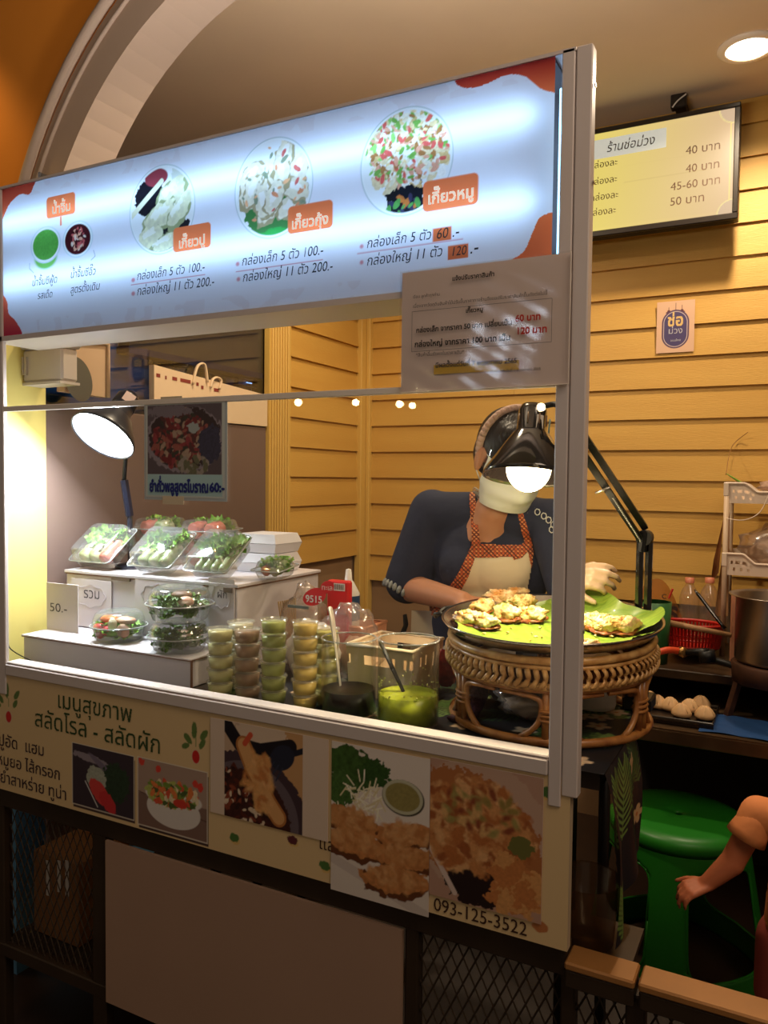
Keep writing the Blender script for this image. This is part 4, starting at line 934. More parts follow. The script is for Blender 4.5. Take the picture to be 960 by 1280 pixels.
# wedge clamshells tipped towards the glass: each holds salad rolls
def clam(px, py, yb, wd, lab, seed, rolls, tilt=.66, hgt=.068, ln=.135, lift=0):
    c = at(px, py, Y=yb); z0_ = UZ+.001+lift
    o = Vector((c.x, yb, z0_))
    t = thing('clamshell_box', o, lab, 'food box')
    M = Matrix.Rotation(tilt, 3, 'X')
    def T(x, y, z): return o+M @ Vector((x, y, z))
    w2, l = wd/2, ln
    def shell(z0s, z1s, ins, top):
        b = MB(); ring = lambda z, i: [(-w2+i, i, z), (w2-i, i, z), (w2-i, l-i, z), (-w2+i, l-i, z)]
        def rr(z, i, n=4, cr=.016):
            P = []
            for (cx, cy, a0) in ((w2-i-cr, l-i-cr, 0), (-w2+i+cr, l-i-cr, PI/2), (-w2+i+cr, i+cr, PI), (w2-i-cr, i+cr, 1.5*PI)):
                for k in range(n+1): a = a0+PI/2*k/n; P.append((cx+cr*math.cos(a), cy+cr*math.sin(a), z))
            return P
        L = [rr(*q) for q in z0s]; n = len(L[0])
        for r_ in L: b.v += [tuple(T(*p)) for p in r_]
        for j in range(len(L)-1):
            for k in range(n): b.f.append((j*n+k, j*n+(k+1) % n, (j+1)*n+(k+1) % n, (j+1)*n+k)); b.mi.append(0)
        b.f.append(tuple(range(n)) if not top else tuple((len(L)-1)*n+k for k in range(n))); b.mi.append(0)
        return b
    h2 = hgt*.5
    bb = shell([(0, .010), (.003, .006), (h2, .001), (h2, -.006)], 0, 0, False)
    bb.build('base', m_tray, t, True)
    lb_ = shell([(h2+.001, -.006), (h2+.001, .001), (hgt-.004, .008), (hgt, .014)], 0, 0, True); lb_.build('lid', m_tray, t, True)
    b = MB(); cr = .012
    P_ = []
    for (cx, cy, a0) in ((w2-cr+.005, l-cr+.005, 0), (-w2+cr-.005, l-cr+.005, PI/2), (-w2+cr-.005, cr-.005, PI), (w2-cr+.005, cr-.005, 1.5*PI)):
        for k in range(5): a = a0+PI/2*k/4; P_.append(T(cx+cr*math.cos(a), cy+cr*math.sin(a), h2+.001))
    b.tube(P_+[P_[0]], .0017, 6); b.build('rim', m_rim, t, True)
    rs = random.Random(seed); n = len(rolls); sp = (wd-.03)/n
    for i, (kind, lb2) in enumerate(rolls):
        x = -w2+.015+sp*(i+.5); r = min(sp*.50, hgt*.40)
        rt = thing('salad_roll', T(x, .02, .02), lb2, 'salad roll', 'salad rolls in the clear boxes')
        b = MB(); q0 = T(x, .016, .008+r*.8); q1 = T(x+.004, l-.045, .008+r); roll(b, q0, q1, r); b.build('wrapper', m_rice if kind != 'ham' else m_ham, rt, True)
        b = MB()
        for k in range(9): leaf_patch(b, T(x+rs.uniform(-.6, .6)*r, l-.05+rs.uniform(-.01, .028), .012+r+rs.uniform(-.4, .5)*r), .038, rs, M, .9)
        for k in range(1): leaf_patch(b, T(x+rs.uniform(-.5, .5)*r, .05+rs.random()*.03, .01+r*1.6), .026, rs, M, .5)
        b.build('lettuce_leaf', m_let, rt, True)
    return t
RL = lambda a, n: [(a, 'lettuce roll in rice paper inside the '+n)]
clam(118, 706, .30, .150, 'tipped clear box of rolls with pink ham, left on the drawer unit', 11, [('r', 'green lettuce roll in the left tipped box, first'), ('r', 'large lettuce roll in the left tipped box, middle'), ('ham', 'roll with pink ham inside the left tipped box')])
clam(192, 717, .30, .145, 'tipped clear box of green rolls, middle of three on the unit', 12, [('r', 'thick green roll in the middle tipped box, left one'), ('r', 'thick green roll in the middle tipped box, centre one'), ('r', 'thick green roll in the middle tipped box, right one')])
clam(262, 722, .295, .135, 'tipped clear box of brown-tipped rolls, right of three on the unit', 13, [('r', 'brown-tipped roll in the right tipped box, left one'), ('r', 'brown-tipped roll in the right tipped box, second'), ('r', 'leafy roll in the right tipped box, third'), ('r', 'leafy roll in the right tipped box, last')])
clam(185, 680, .47, .14, 'flat clear box with pink filling lying behind the tipped boxes', 14, [('ham', 'pink roll in the flat box at the back, left'), ('r', 'pale roll in the flat box at the back, right')], tilt=.06, hgt=.07, ln=.11)
clam(185, 652, .47, .14, 'clear box of pink rolls on top of the back left box', 17, [('ham', 'pink roll in the top back box, left'), ('r', 'green roll in the top back box, right')], tilt=.06, hgt=.06, ln=.11, lift=.078)
clam(247, 682, .46, .15, 'flat clear box with orange and yellow filling behind the middle box', 15, [('ham', 'orange roll in the flat box behind, left'), ('ham', 'orange roll in the flat box behind, right')], tilt=.05, hgt=.07, ln=.11)
clam(247, 652, .46, .15, 'clear box with orange and yellow filling topping the back stack', 18, [('ham', 'orange roll in the top box behind, left'), ('ham', 'orange roll in the top box behind, right')], tilt=.05, hgt=.06, ln=.11, lift=.080)
clam(332, 716, .36, .085, 'small clear box of tuna salad at the right end of the unit', 16, [('ham', 'tuna filled roll in the small right box, left'), ('r', 'leafy roll in the small right box, right')], tilt=.14, hgt=.05, ln=.09)
# white foam boxes
for i, (dz, lab) in enumerate(((0, 'white foam box, lower of the stack behind the rolls'), (.055, 'white foam box, upper of the stack behind the rolls'))):
    c = at(325, 700, Y=.52); z = UZ+.001+dz*1.0
    t = thing('foam_box', (c.x, .52, z), lab, 'food box', 'white foam boxes')
    m_foam = mat('white_foam', (224, 222, 228), .55)
    for nm, z0_, z1_, f0, f1 in (('base', 0, .026, .88, 1), ('lid', .027, .053, 1, .86)):
        b = MB(); L = []
        for zz, f in ((z0_, f0), (z1_, f1)):
            o = len(b.v); b.v += [(c.x+sx*.072*f, .56+sy*.066*f, z+zz) for sx, sy in ((-1, -1), (1, -1), (1, 1), (-1, 1))]
        b.f += [(3, 2, 1, 0), (4, 5, 6, 7)]+[(k, (k+1) % 4, 4+(k+1) % 4, 4+k) for k in range(4)]; b.mi += [0]*6
        o = b.build(nm, m_foam, t)
# round clear salad bowls
def round_bowl(px0, px1, pyc, yc, z, hh, lab, seed, kind):
    a = at(px0, pyc, Y=yc); c = at(px1, pyc, Y=yc); cx = (a.x+c.x)/2; r = (px1-px0)/2*mpp(((a.x+c.x)/2, yc, z))
    t = thing('round_clamshell', (cx, yc, z), lab, 'food box'); h2 = hh*.47
    b = MB(); n = 48; rip = lambda k: 1+.018*(k % 2)
    for j, (rr_, zz) in enumerate(((.72, 0), (.78, .004), (.93, h2), (1.0, h2), (1.0, h2+.002))):
        for k in range(n): q = r*rr_*(rip(k) if j in (1, 2) else 1); b.v.append((cx+q*math.cos(2*PI*k/n), yc+q*math.sin(2*PI*k/n), z+zz))
    b.f += [(j*n+k, j*n+(k+1) % n, (j+1)*n+(k+1) % n, (j+1)*n+k) for j in range(4) for k in range(n)]+[tuple(range(n))]; b.mi = [0]*len(b.f); b.build('base', m_tray, t, True)
    b = MB(); b.lathe([(r*1.0, h2+.003), (r*.92, h2+.004), (r*.90, hh*.72), (r*.82, hh*.9), (r*.66, hh*.985), (r*.60, hh*.95), (0.0005, hh*.95)], (cx, yc, z), 48); b.build('lid', m_tray, t, True)
    b = MB(); b.tube([(cx+r*math.cos(q), yc+r*math.sin(q), z+h2+.002) for q in np.linspace(0, 2*PI, 49)], .0016, 6); b.box(cx-r*1.16, cx-r*.97, yc-.015, yc+.012, z+h2, z+h2+.003); b.build('rim', m_rim, t, True)
    S = thing('salad', (cx, yc, z+.005), kind[1], 'salad')
    b = MB(); rs = random.Random(seed)
    for k in range(64):
        q = rs.random()*2*PI; rr_ = r*(.80 if k < 44 else .55)*(1 if k < 40 else rs.random()); leaf_patch(b, (cx+math.cos(q)*rr_*.78, yc+math.sin(q)*rr_*.78, z+.012+rs.random()*hh*(.5 if kind[0] == 'g' else .3)), .029, rs)
    b.build('lettuce_leaf', m_let2 if kind[0] == 'g' else m_let, S, True)
    for (dx, dy, dz, rr_, m, nm) in kind[2]:
        b = MB(); b.ell((cx+dx*r, yc+dy*r, z+hh*dz), rr_, 14, 9, fn=lambda p, q: q*(1+.05*math.sin(9*p.x+5*p.y))); b.build(nm, m, S, True)
    return t
m_tom = mat('tomato_red', (206, 34, 40), .2, coat=.4); m_car = mat('carrot_orange', (232, 120, 40), .4, noise=.2, scale=40); m_egg = mat('egg_white', (236, 226, 190), .4); m_crab = mat('crab_pink', (226, 150, 120), .5, noise=.4, scale=50, rgb2=(240, 214, 190)); m_mush = mat('brown_mix', (150, 110, 80), .6, noise=.3, scale=40)
zb_ = LZ+.001
round_bowl(186, 264, 800, .185, zb_, .074, 'round clear salad box on the riser, lower of two stacked', 21, ('g', 'green salad with a pink crab strip in the lower round box', [(.35, -.2, .62, (.024, .012, .010), m_crab, 'crab_strip')]))
round_bowl(184, 268, 752, .185, zb_+.075, .084, 'round clear salad box, upper of two stacked', 22, ('g', 'green salad with pale topping in the upper round box', [(.5, -.3, .62, (.022, .018, .012), m_crab, 'pale_topping'), (-.1, .2, .7, (.03, .02, .01), m_mush, 'topping')]))
round_bowl(115, 184, 790, .20, zb_, .078, 'round clear box with cherry tomatoes standing on the riser', 23, ('l', 'mixed salad with tomatoes, carrot and egg in the left round box',
    [(-.48, -.55, .42, .0125, m_tom, 'cherry_tomato'), (-.22, -.66, .46, .0125, m_tom, 'cherry_tomato'), (.02, -.6, .38, .0125, m_tom, 'cherry_tomato'), (-.3, -.6, .24, .012, m_tom, 'cherry_tomato'), (-.35, -.1, .66, (.03, .018, .012), m_car, 'carrot'),
     (.2, -.5, .58, (.012, .012, .018), m_egg, 'egg_wedge'), (.45, -.1, .7, (.03, .02, .01), m_crab, 'crab_strip'), (.6, -.4, .4, (.02, .014, .018), m_mush, 'mushroom')]))

# ------------------------------------------------------------------ stacked dressing cups
m_cup = clear('cup_plastic', (250, 250, 244), .04, .15, haze=.10, hazecol=(240, 240, 225), edge=.7)
CH = None
def cup_stack(px, pyt, pyb, yc, n, rgb, word, where, toppx=None):
    c = at(px, pyb, Y=yc); sc = mpp((c.x, yc, 1.0)); r = 17.5*sc; tot = (pyb-pyt)*sc*1.0; h = tot/n
    m = mat(word.replace(' ', '_')+'_dressing', rgb, .35, noise=.08, scale=20)
    ords = ['bottom', 'second from the bottom', 'third from the bottom', 'fourth from the bottom', 'fifth from the bottom', 'top']
    for k in range(n):
        z = TZ+.002+h*k; od = 'top' if k == n-1 else ords[k]
        jx, jy = random.uniform(-.0015, .0015), random.uniform(-.0012, .0012)
        t = thing('dressing_cup', (c.x+jx, yc+jy, z), '%s dressing cup, %s in the %s' % (word, od, where), 'dressing cup', 'stacked dressing cups')
        cc = (c.x+jx, yc+jy, z)
        b = MB(); b.lathe([(.0005, .0006), (r*.80, .0006), (r*.92, h*.84), (r*.98, h*.86), (r*.98, h*.90)], cc, 24); b.build('cup', m_cup, t, True)
        b = MB(); b.lathe([(.0005, h*.90), (r*.86, h*.90), (r*.90, h*.97), (r*1.0, h*.97), (r*1.01, h*.86)], cc, 24); b.build('lid', m_cup, t, True)
        b = MB(); b.lathe([(.0005, .0012), (r*.78, .0012), (r*.88, h*.74), (.0005, h*.745)], cc, 24); b.build('dressing', m, t, True)
cup_stack(276, 785, 868, .125, 5, (236, 228, 168), 'cream yellow', 'leftmost cup stack')
cup_stack(301, 776, 860, .19, 5, (240, 232, 208), 'whitish', 'stack behind the brown cups')
cup_stack(309, 787, 875, .125, 5, (184, 144, 116), 'brown', 'brown cup stack')
cup_stack(342, 776, 882, .125, 6, (200, 208, 118), 'pale green', 'green cup stack')
cup_stack(381, 778, 888, .125, 6, (248, 214, 122), 'yellow', 'yellow cup stack')
cup_stack(406, 786, 882, .175, 5, (224, 212, 118), 'olive yellow', 'stack hidden behind the yellow cups')

# ------------------------------------------------------------------ sauce jars
m_glass = clear('jar_glass', (250, 251, 249), .03, .02, edge=.8)
m_gedge = clear('jar_rim', (230, 240, 236), .35, .05, haze=.15)
def jar(px0, px1, pyt, pyb, yc, rgb, fill, lab, slab, seed):
    a = at((px0+px1)/2, pyb-6, Y=yc); sc = mpp((a.x, yc, 1.0)); r = (px1-px0)/2*sc; h = (pyb-pyt-8)*sc
    t = thing('glass_jar', (a.x, yc, TZ), lab, 'jar'); cc = (a.x, yc, TZ+.001)
    b = MB(); b.lathe([(.0005, 0), (r*.96, 0), (r, .004), (r, h-.002), (r*1.01, h), (r*.975, h), (r*.965, h-.003), (r*.965, .006), (.0005, .006)], cc, 48); b.build('glass_body', m_glass, t, True)
    b = MB(); b.tube([(cc[0]+r*.99*math.cos(q), yc+r*.99*math.sin(q), cc[2]+h) for q in np.linspace(0, 2*PI, 49)], .0017, 6); b.build('glass_rim', m_gedge, t, True)
    hf = h*fill; b = MB(); rf = r*.955
    b.lathe([(.0005, .0065), (rf, .0065), (rf, hf), (rf*.97, hf-.001), (.0005, hf-.001)], cc, 48)
    s_ = b.build('sauce', mat(slab, rgb, .3, noise=.25 if rgb[1] > 60 else 0, scale=60, spec=.3), None, True)
    return t, cc, r, h, hf, s_
t, cc1, r1, h1, hf1, s_ = jar(401, 470, 798, 902, .135, (22, 12, 8), .34, 'clear glass jar holding dark brown sauce beside the yellow cups', 'dark_sauce', 1); tag(s_, 'glossy dark brown sauce in the left glass jar', 'sauce')
t, cc2, r2, h2_, hf2, s_ = jar(471, 548, 800, 914, .14, (178, 190, 50), .36, 'clear glass jar holding green sauce at the right of the dark one', 'green_sauce', 2); tag(s_, 'green chilli seafood sauce in the right glass jar', 'sauce')
rs = random.Random(3); b = MB()
for k in range(60):
    q = rs.random()*2*PI; zz = hf2+rs.random()**2*.04; b.ell((cc2[0]+math.cos(q)*r2*.955, cc2[1]+math.sin(q)*r2*.955, cc2[2]+zz), .0012+rs.random()*.001, 6, 4)
o = b.build('sauce_splash', mat('pale_green_drops', (196, 200, 110), .3), t, True); o['kind'] = 'stuff'
# ladles
ld = thing('steel_ladle', cc1, 'shiny steel ladle standing in the dark sauce', 'ladle')
p0 = at(413, 757, Y=.15); p1 = at(428, 880, Y=.145); p1.z = max(p1.z, TZ+.02)
b = MB(); P_ = smoothpts([p0+Vector((-.002, 0, -.002)), p0.lerp(p1, .12), p0.lerp(p1, .3), p0.lerp(p1, .55), p1], 5); b.tube(P_, [.004]+[.009]*4+[.010]*4+[.008]*3+[.0045]*(len(P_)-12), 8, flat=.35)
b.build('handle', mat('ladle_steel', (240, 232, 220), .35, metal=.5), ld, True)
mat('polished_steel', (225, 222, 215), .12, metal=1)
b = MB(); b.ell(p1+Vector((0, 0, -.004)), (.022, .022, .012), 20, 10, fn=lambda p, q: Vector((q.x, q.y, min(q.z, .002)))); b.build('bowl', mat('polished_steel'), ld, True)
ld = thing('black_ladle', cc2, 'black plastic ladle leaning in the green sauce', 'ladle')
p0 = at(475, 802, Y=.12); p1 = at(506, 868, Y=.15)
b = MB(); b.tube([p0, p0.lerp(p1, .5), p1, p1+(p1-p0)*.25], [.0055, .0065, .005, .004], 8, flat=.5); b.build('handle', m_blackp, ld, True)
b = MB(); b.ell(p1+(p1-p0)*.3, (.018, .018, .012), 16, 8); b.build('bowl', m_blackp, ld, True)

# ------------------------------------------------------------------ rattan stand, tray, leaf and dumplings
m_rat = mat('rattan', (186, 128, 66), .38, noise=.35, scale=30, rgb2=(140, 84, 38), coat=.3)
m_ratp = mat('pale_rattan', (214, 172, 108), .4, noise=.3, scale=40, rgb2=(176, 126, 66), coat=.2)
tc = at(688, 772, Y=.33); TRX, TRY, TRZ = tc.x, .33, tc.z
TR = .229
rst = thing('rattan_stand', (TRX, TRY, TZ), 'round woven rattan stand carrying the steel tray', 'stand')
RB = TR*.91; zb1 = TRZ-.034; zb0 = zb1-.050
def ringpts(r, z, n=49, wob=0): return [(TRX+r*math.cos(q), TRY+r*math.sin(q), z+wob*math.sin(3*q)) for q in np.linspace(0, 2*PI, n)]
for r_, z, rr_, m in ((RB, zb1, .008, m_ratp), (RB, zb1-.013, .005, m_ratp), (RB*1.0, zb0, .008, m_ratp), (RB*.985, zb0-.009, .005, m_rat)):
    b = MB(); b.tube(ringpts(r_, z), rr_, 8, caps=False); b.build('hoop', m, rst, True)
b = MB(); b.lathe([(RB*.985, zb0), (RB*.985, zb1)], (TRX, TRY, 0), 48); b.build('band_lining', mat('rattan_dark', (96, 56, 28), .6), rst, True)
b = MB(); NS = 84
for k in range(NS):
    a = 2*PI*k/NS
    for lay, (da, dr, mi) in enumerate(((.040, .004, 0),)):
        P_ = []
        for i in range(7):
            t = i/6; q = a+da*math.sin(PI*t)*1.0-.045*t; R = RB+.002+.007*abs(math.sin(PI*2*t))+dr*.3
            P_.append((TRX+R*math.cos(q), TRY+R*math.sin(q), zb1-.016-(zb1-zb0-.014)*t))
        b.tube(P_, .0056, 6, flat=.6)
o = b.build('woven_strands', m_ratp, rst, True); o['kind'] = 'stuff'
b = MB(); b.tube(ringpts(RB*.97, TZ+.010), .009, 8, caps=False); b.build('base_hoop', m_rat, rst, True)
NL = 6
for k in range(NL):
    a = 2*PI*(k+.28)/NL-PI/2
    ca, sa = math.cos(a), math.sin(a); tn = (-sa, ca)
    def lp(t, z, rr_=1.0): return (TRX+RB*.96*rr_*ca+tn[0]*t, TRY+RB*.96*rr_*sa+tn[1]*t, z)
    for dt in (-.010, .010): b = MB(); b.tube([lp(dt, TZ+.01), lp(dt, (TZ+zb0)/2), lp(dt, zb0-.01)], .0075, 8); b.build('leg', m_rat, rst, True)
    for j in range(3): b = MB(); z = (TZ+zb0)/2+.012-.010*j; b.tube([lp(.021*math.cos(q), z, 1+.05*math.sin(q)) for q in np.linspace(0, 2*PI, 15)], .0035, 6); b.build('cane_binding', m_rat, rst, True)
    half = math.pi/NL*RB*.9
    for sg in (1, -1):
        P_ = []
        for i in range(15):
            t = i/14; tt_ = sg*(.018+(half-.018)*(max(0, 2*t-1)**4.5)+(half-.018)*.5*(max(0, 1-2*t)**2.4))
            q = a+tt_/(RB*.96); z = TZ+.014+(zb0-.018-TZ-.014)*(1-(1-t)**1.5 if t > .5 else t*1.293)
            P_.append((TRX+RB*.965*math.cos(q), TRY+RB*.965*math.sin(q), z))
        b = MB(); b.tube(P_, .006, 8); b.build('cane_arch', m_rat, rst, True)
tray = thing('steel_tray', (TRX, TRY, zb1+.01), 'round steel tray lined with banana leaf on the rattan stand', 'tray')
b = MB(); zt0 = zb1+.009
b.lathe([(.0005, zt0), (TR*.80, zt0), (TR*.90, zt0+.010), (TR*.975, zt0+.026), (TR*1.0, zt0+.029), (TR*1.0, zt0+.026), (TR*.985, zt0+.022), (TR*.92, zt0+.006), (TR*.82, zt0-.002), (.0005, zt0-.002)], (TRX, TRY, 0), 64); b.build('pan', mat('tray_steel', (196, 190, 180), .22, metal=1, noise=.15, scale=12), tray, True)
for a in (PI*1.02,):
    c = Vector((TRX+TR*math.cos(a), TRY+TR*math.sin(a), zt0+.024)); d = Vector((math.cos(a), math.sin(a), 0)); tn = Vector((-d.y, d.x, 0))
    b = MB(); b.tube(smoothpts([c-tn*.035, c-tn*.028+d*.02-Vector((0, 0, .004)), c+d*.026-Vector((0, 0, .016)), c+tn*.028+d*.02-Vector((0, 0, .004)), c+tn*.035], 5), .004, 8); b.build('handle', m_blackm, tray, True)
m_leaf = mat('banana_leaf', (132, 156, 56), .35, noise=.3, scale=14, rgb2=(104, 138, 44), stretch=(1, 12, 1), coat=.2)
b = MB()
def lf(u, v):
    a = u*2*PI; r = v*TR*(.90+.05*math.sin(5*a)+.03*math.sin(11*a+1)); x, y = r*math.cos(a), r*math.sin(a)
    e = max(0, v-.72)/.28; z = zt0+.003+.014*e*e+.003*e*math.sin(9*a)
    back = math.exp(-((a-.25)/.35)**2); z += .034*e*back+.034*e*math.exp(-((a-1.25)/.45)**2); r2 = r*(1+.10*e*back*.5)
    z += .0012*math.sin((x*.8+y*.6)*260)
    return Vector((TRX+r2*math.cos(a), TRY+r2*math.sin(a), z))
b.grid(lf, 129, 26); lfo = tag(b.build('banana_leaf', m_leaf, None, True), 'fresh green banana leaf spread over the steel tray', 'leaf')
m_dmp = mat('fried_dumpling', (240, 220, 168), .4, noise=.9, scale=30, rgb2=(204, 140, 62), bump=.8, bscale=60, sub=.1, coat=.2)
m_mince = mat('minced_filling', (236, 222, 160), .55, noise=.9, scale=60, rgb2=(206, 160, 80), bump=1.2, bscale=90)
m_brn = mat('browned_crust', (150, 84, 30), .45, noise=.8, scale=70, rgb2=(96, 48, 16), bump=.5)
def dumpling(px, py, lab, sz, rot, m=None, seed=0, yy=None):
    p = at(px, py, Z=zt0+.02); rs = random.Random(seed); ph = rs.random()*6
    t = thing('dumpling', (p.x, p.y, zt0+.004), lab, 'dumpling', 'fried dumplings on the tray')
    M = Matrix.Rotation(rot, 3, 'Z') @ Matrix.Rotation(rs.uniform(-.5, .5), 3, 'X')
    def fn(p_, q):
        q = Vector((q.x*(1+.15*abs(p_.x)**4), q.y*(1-.25*abs(p_.x)**3)+.2*abs(q.x)**2/sz-.1*sz, q.z+sz*.15*abs(p_.x)**4))
        n = 1+.20*math.sin(5*p_.x+3*p_.z+ph)*math.sin(4*p_.y+ph)+.15*math.sin(11*p_.x+ph)*math.sin(9*p_.z+8*p_.y)+.06*math.sin(23*p_.x)*math.sin(19*p_.y+ph); return q*n
    b = MB(); b.ell((p.x, p.y, zt0+.004+sz*.55), (sz, sz*.62, sz*.58), 26, 16, M=M, fn=fn); b.build('dough', m or m_dmp, t, True)
    b = MB()
    for i in range(7):
        tt_ = (i-3)/3.2; pp = Vector((tt_*sz*.9, .3*sz*tt_*tt_-.1*sz, sz*.55*(1-.5*tt_*tt_))); b.ell(Vector((p.x, p.y, zt0+.004+sz*.5))+M @ pp, (sz*.17, sz*.20, sz*.16), 8, 6, M=M)
    b.build('pleats', m or m_dmp, t, True)
    b = MB(); b.ell((p.x, p.y-.1*sz, zt0+.004+sz*.12), (sz*1.0, sz*.66, sz*.2), 18, 8, M=Matrix.Rotation(rot, 3, 'Z'), fn=fn); b.build('crust', m_brn, t, True)
    b = MB()
    for sg in (-1, 1):
        pp = Matrix.Rotation(rot, 3, 'Z') @ Vector((sg*sz*1.12, .1*sz, 0)); b.ell(Vector((p.x, p.y, zt0+.005+sz*(.2+.3*rs.random())))+pp*.9, (sz*.26, sz*.16, sz*.2), 9, 7)
    b.build('corner', m_brn, t, True)
for i, (px, py, sz, rot, lab) in enumerate(((585, 771, .030, .3, 'browned dumpling at the left end of the tray heap'), (603, 760, .030, 1.2, 'fried dumpling with dark corners near the left of the heap'), (607, 774, .028, -.2, 'fried dumpling at the front of the left heap'),
        (625, 754, .034, .4, 'pale dumpling topping the left heap'), (633, 768, .032, -.5, 'browned dumpling in the middle of the left heap'), (652, 758, .032, .9, 'pale dumpling right of centre in the left heap'), (664, 769, .030, .1, 'ragged dumpling at the right of the left heap'), (645, 749, .026, .2, 'small dumpling behind the left heap'),
        (740, 777, .030, .5, 'pale crumbly dumpling left in the right heap'), (756, 782, .032, 0, 'pale crumbly dumpling in the middle of the right heap'), (779, 783, .032, .7, 'browned dumpling at the right edge of the right heap'), (733, 797, .020, .2, 'small piece of dumpling in front of the right heap'))):
    dumpling(px, py, lab, sz, rot, m_mince if px in (740, 756, 652) else None, i)
rs = random.Random(8); b = MB()
for k in range(46):
    a = rs.random()*2*PI; r_ = math.sqrt(rs.random())*TR*.68; b.ell((TRX+r_*math.cos(a), TRY+r_*math.sin(a), zt0+.006), (.002+.004*rs.random(), .002+.003*rs.random(), .002), 6, 4)
tag(b.build('crumbs', m_mince, None, True), 'fried crumbs scattered over the banana leaf', 'crumbs', kind='stuff')

# ------------------------------------------------------------------ lamps
def shade(b, c, n, prof, seg=40): b.lathe(prof, c, seg, M=zframe(n).to_4x4())
# right lamp
tip = at(660, 597, Y=.24); axisc = (RT*-.10+UP*-.98+(-FW)*.16).normalized()
lp_ = thing('clamp_lamp', at(800, 755, Y=.5), 'black clamp lamp with a warm bulb over the steel tray', 'lamp')
k_ = mpp(tip)
m_shade = mat('glossy_black', (20, 16, 15), .12, spec=.8, coat=.6)
b = MB(); shade(b, tip, axisc, [(17*k_, -88*k_), (18*k_, -86*k_), (19*k_, -60*k_), (24*k_, -55*k_), (56*k_, -6*k_), (57*k_, 0), (55.5*k_, 0), (54*k_, -5*k_), (22*k_, -52*k_), (16*k_, -58*k_)]); b.build('lamp_shade', m_shade, lp_, True)
b = MB(); shade(b, tip, axisc, [(.0005, -94*k_), (14*k_, -94*k_), (17*k_, -88*k_), (17.5*k_, -84*k_)]); b.build('shade_cap', mat('dark_chrome', (90, 84, 76), .2, metal=1), lp_, True)
b = MB()
for q in (0, 1.57, 3.14, 4.71, .78, 2.36, 3.93, 5.5):
    M = zframe(axisc); c = tip+M @ Vector((18.6*k_*math.cos(q), 18.6*k_*math.sin(q), -66*k_)); c2 = tip+M @ Vector((18.2*k_*math.cos(q), 18.2*k_*math.sin(q), -80*k_)); b.tube([c, c2], .0018, 5)
b.build('vent_slots', mat('slot_light', (150, 120, 90), .4), lp_, True)
lpp = at(651, 530, Y=.20); M = zframe(axisc)
b = MB()
vdir = (Vector((CAM.x, CAM.y, CAM.z))-tip).normalized()
sd = axisc.cross(vdir).normalized()
c = tip-axisc*72*k_+vdir*18.9*k_*.86+sd*(18.9*k_*-.5)
ac = -axisc
for sgn in (1,):
    side = ac.cross((vdir*.86+sd*-.5)).normalized()
    b.add([c-side*5*k_-ac*13*k_, c+side*5*k_-ac*13*k_, c+side*5*k_+ac*9*k_, c-side*5*k_+ac*9*k_], [(0, 1, 2, 3)])
b.build('rating_label', m_white, lp_)
b = MB(); b.ell(tip-axisc*12*k_, (28*k_, 28*k_, 30*k_), 24, 14, M=zframe(axisc)); b.build('bulb', emitter('warm_bulb', (255, 226, 176), 14), lp_, True)
pl = bpy.data.lights.new('bulb_light', 'SPOT'); pl.energy = 12; pl.color = (1, .80, .50); pl.spot_size = 2.2; pl.spot_blend = .5; pl.shadow_soft_size = .03
plo = bpy.data.objects.new('bulb_light', pl); COL.objects.link(plo); plo.location = tip+axisc*26*k_; plo.rotation_euler = axisc.to_track_quat('-Z', 'Y').to_euler()
# arms
j0 = at(700, 512, Y=.26); j1 = at(806, 672, Y=.47); j2 = at(803, 752, Y=.50); j3 = Vector((j2.x, j2.y, TZ))
sdv = (j1-j0).normalized(); nn = Vector((.85, .35, -.55)); nn = (nn-sdv*nn.dot(sdv)).normalized()
for off in (-.011, .013):
    b = MB(); q0, q1 = j0+nn*0+Vector((0, 0, off*1.6)), j1+Vector((-.0, 0, off*1.6)); M = None
    b.tube([q0, q1], .0095, 4); b.build('arm_bar', m_blackp, lp_)
b = MB(); q = j0.lerp(j1, .62)+Vector((0, -.012, -.012)); q2 = j0.lerp(j1, .97)+Vector((0, -.012, -.016)); P_ = [q+(q2-q)*t+Vector((.0025*math.cos(t*180), .0025*math.sin(t*180), 0)) for t in np.linspace(0, 1, 160)]; b.tube(P_, .0011, 4); b.build('spring', m_steel, lp_, True)
b = MB(); q = j0.lerp(j1, .52); b.tube([q+Vector((-.018, -.012, -.03)), q+Vector((.012, -.012, -.018))], .003, 6); b.build('spring_hook', m_steel, lp_, True)
b = MB(); b.tube([j1+Vector((0, -.016, 0)), j1+Vector((0, .016, 0))], .017, 16); b.tube([j1+Vector((-.004, -.010, -.03)), j1+Vector((0, -.010, .012))], .010, 8); b.build('elbow_joint', m_blackp, lp_)
for off in (-.008, .009):
    b = MB(); b.tube([j1+Vector((off*1.1, 0, -.01)), Vector((j3.x+off*1.1, j3.y, TZ+.03))], .0088, 6); b.build('arm_bar', m_shade, lp_)
b = MB(); b.box(j3.x-.03, j3.x+.03, j3.y-.045, j3.y+.03, TZ+.001, TZ+.03, bev=.004); b.build('table_clamp', m_blackm, lp_)
b = MB(); q = tip-axisc*90*k_; b.tube(smoothpts([q+Vector((0, .01, 0)), q+Vector((.035, .03, .01)), j0, j0], 5), .006, 8); b.build('shade_bracket', m_blackp, lp_, True)
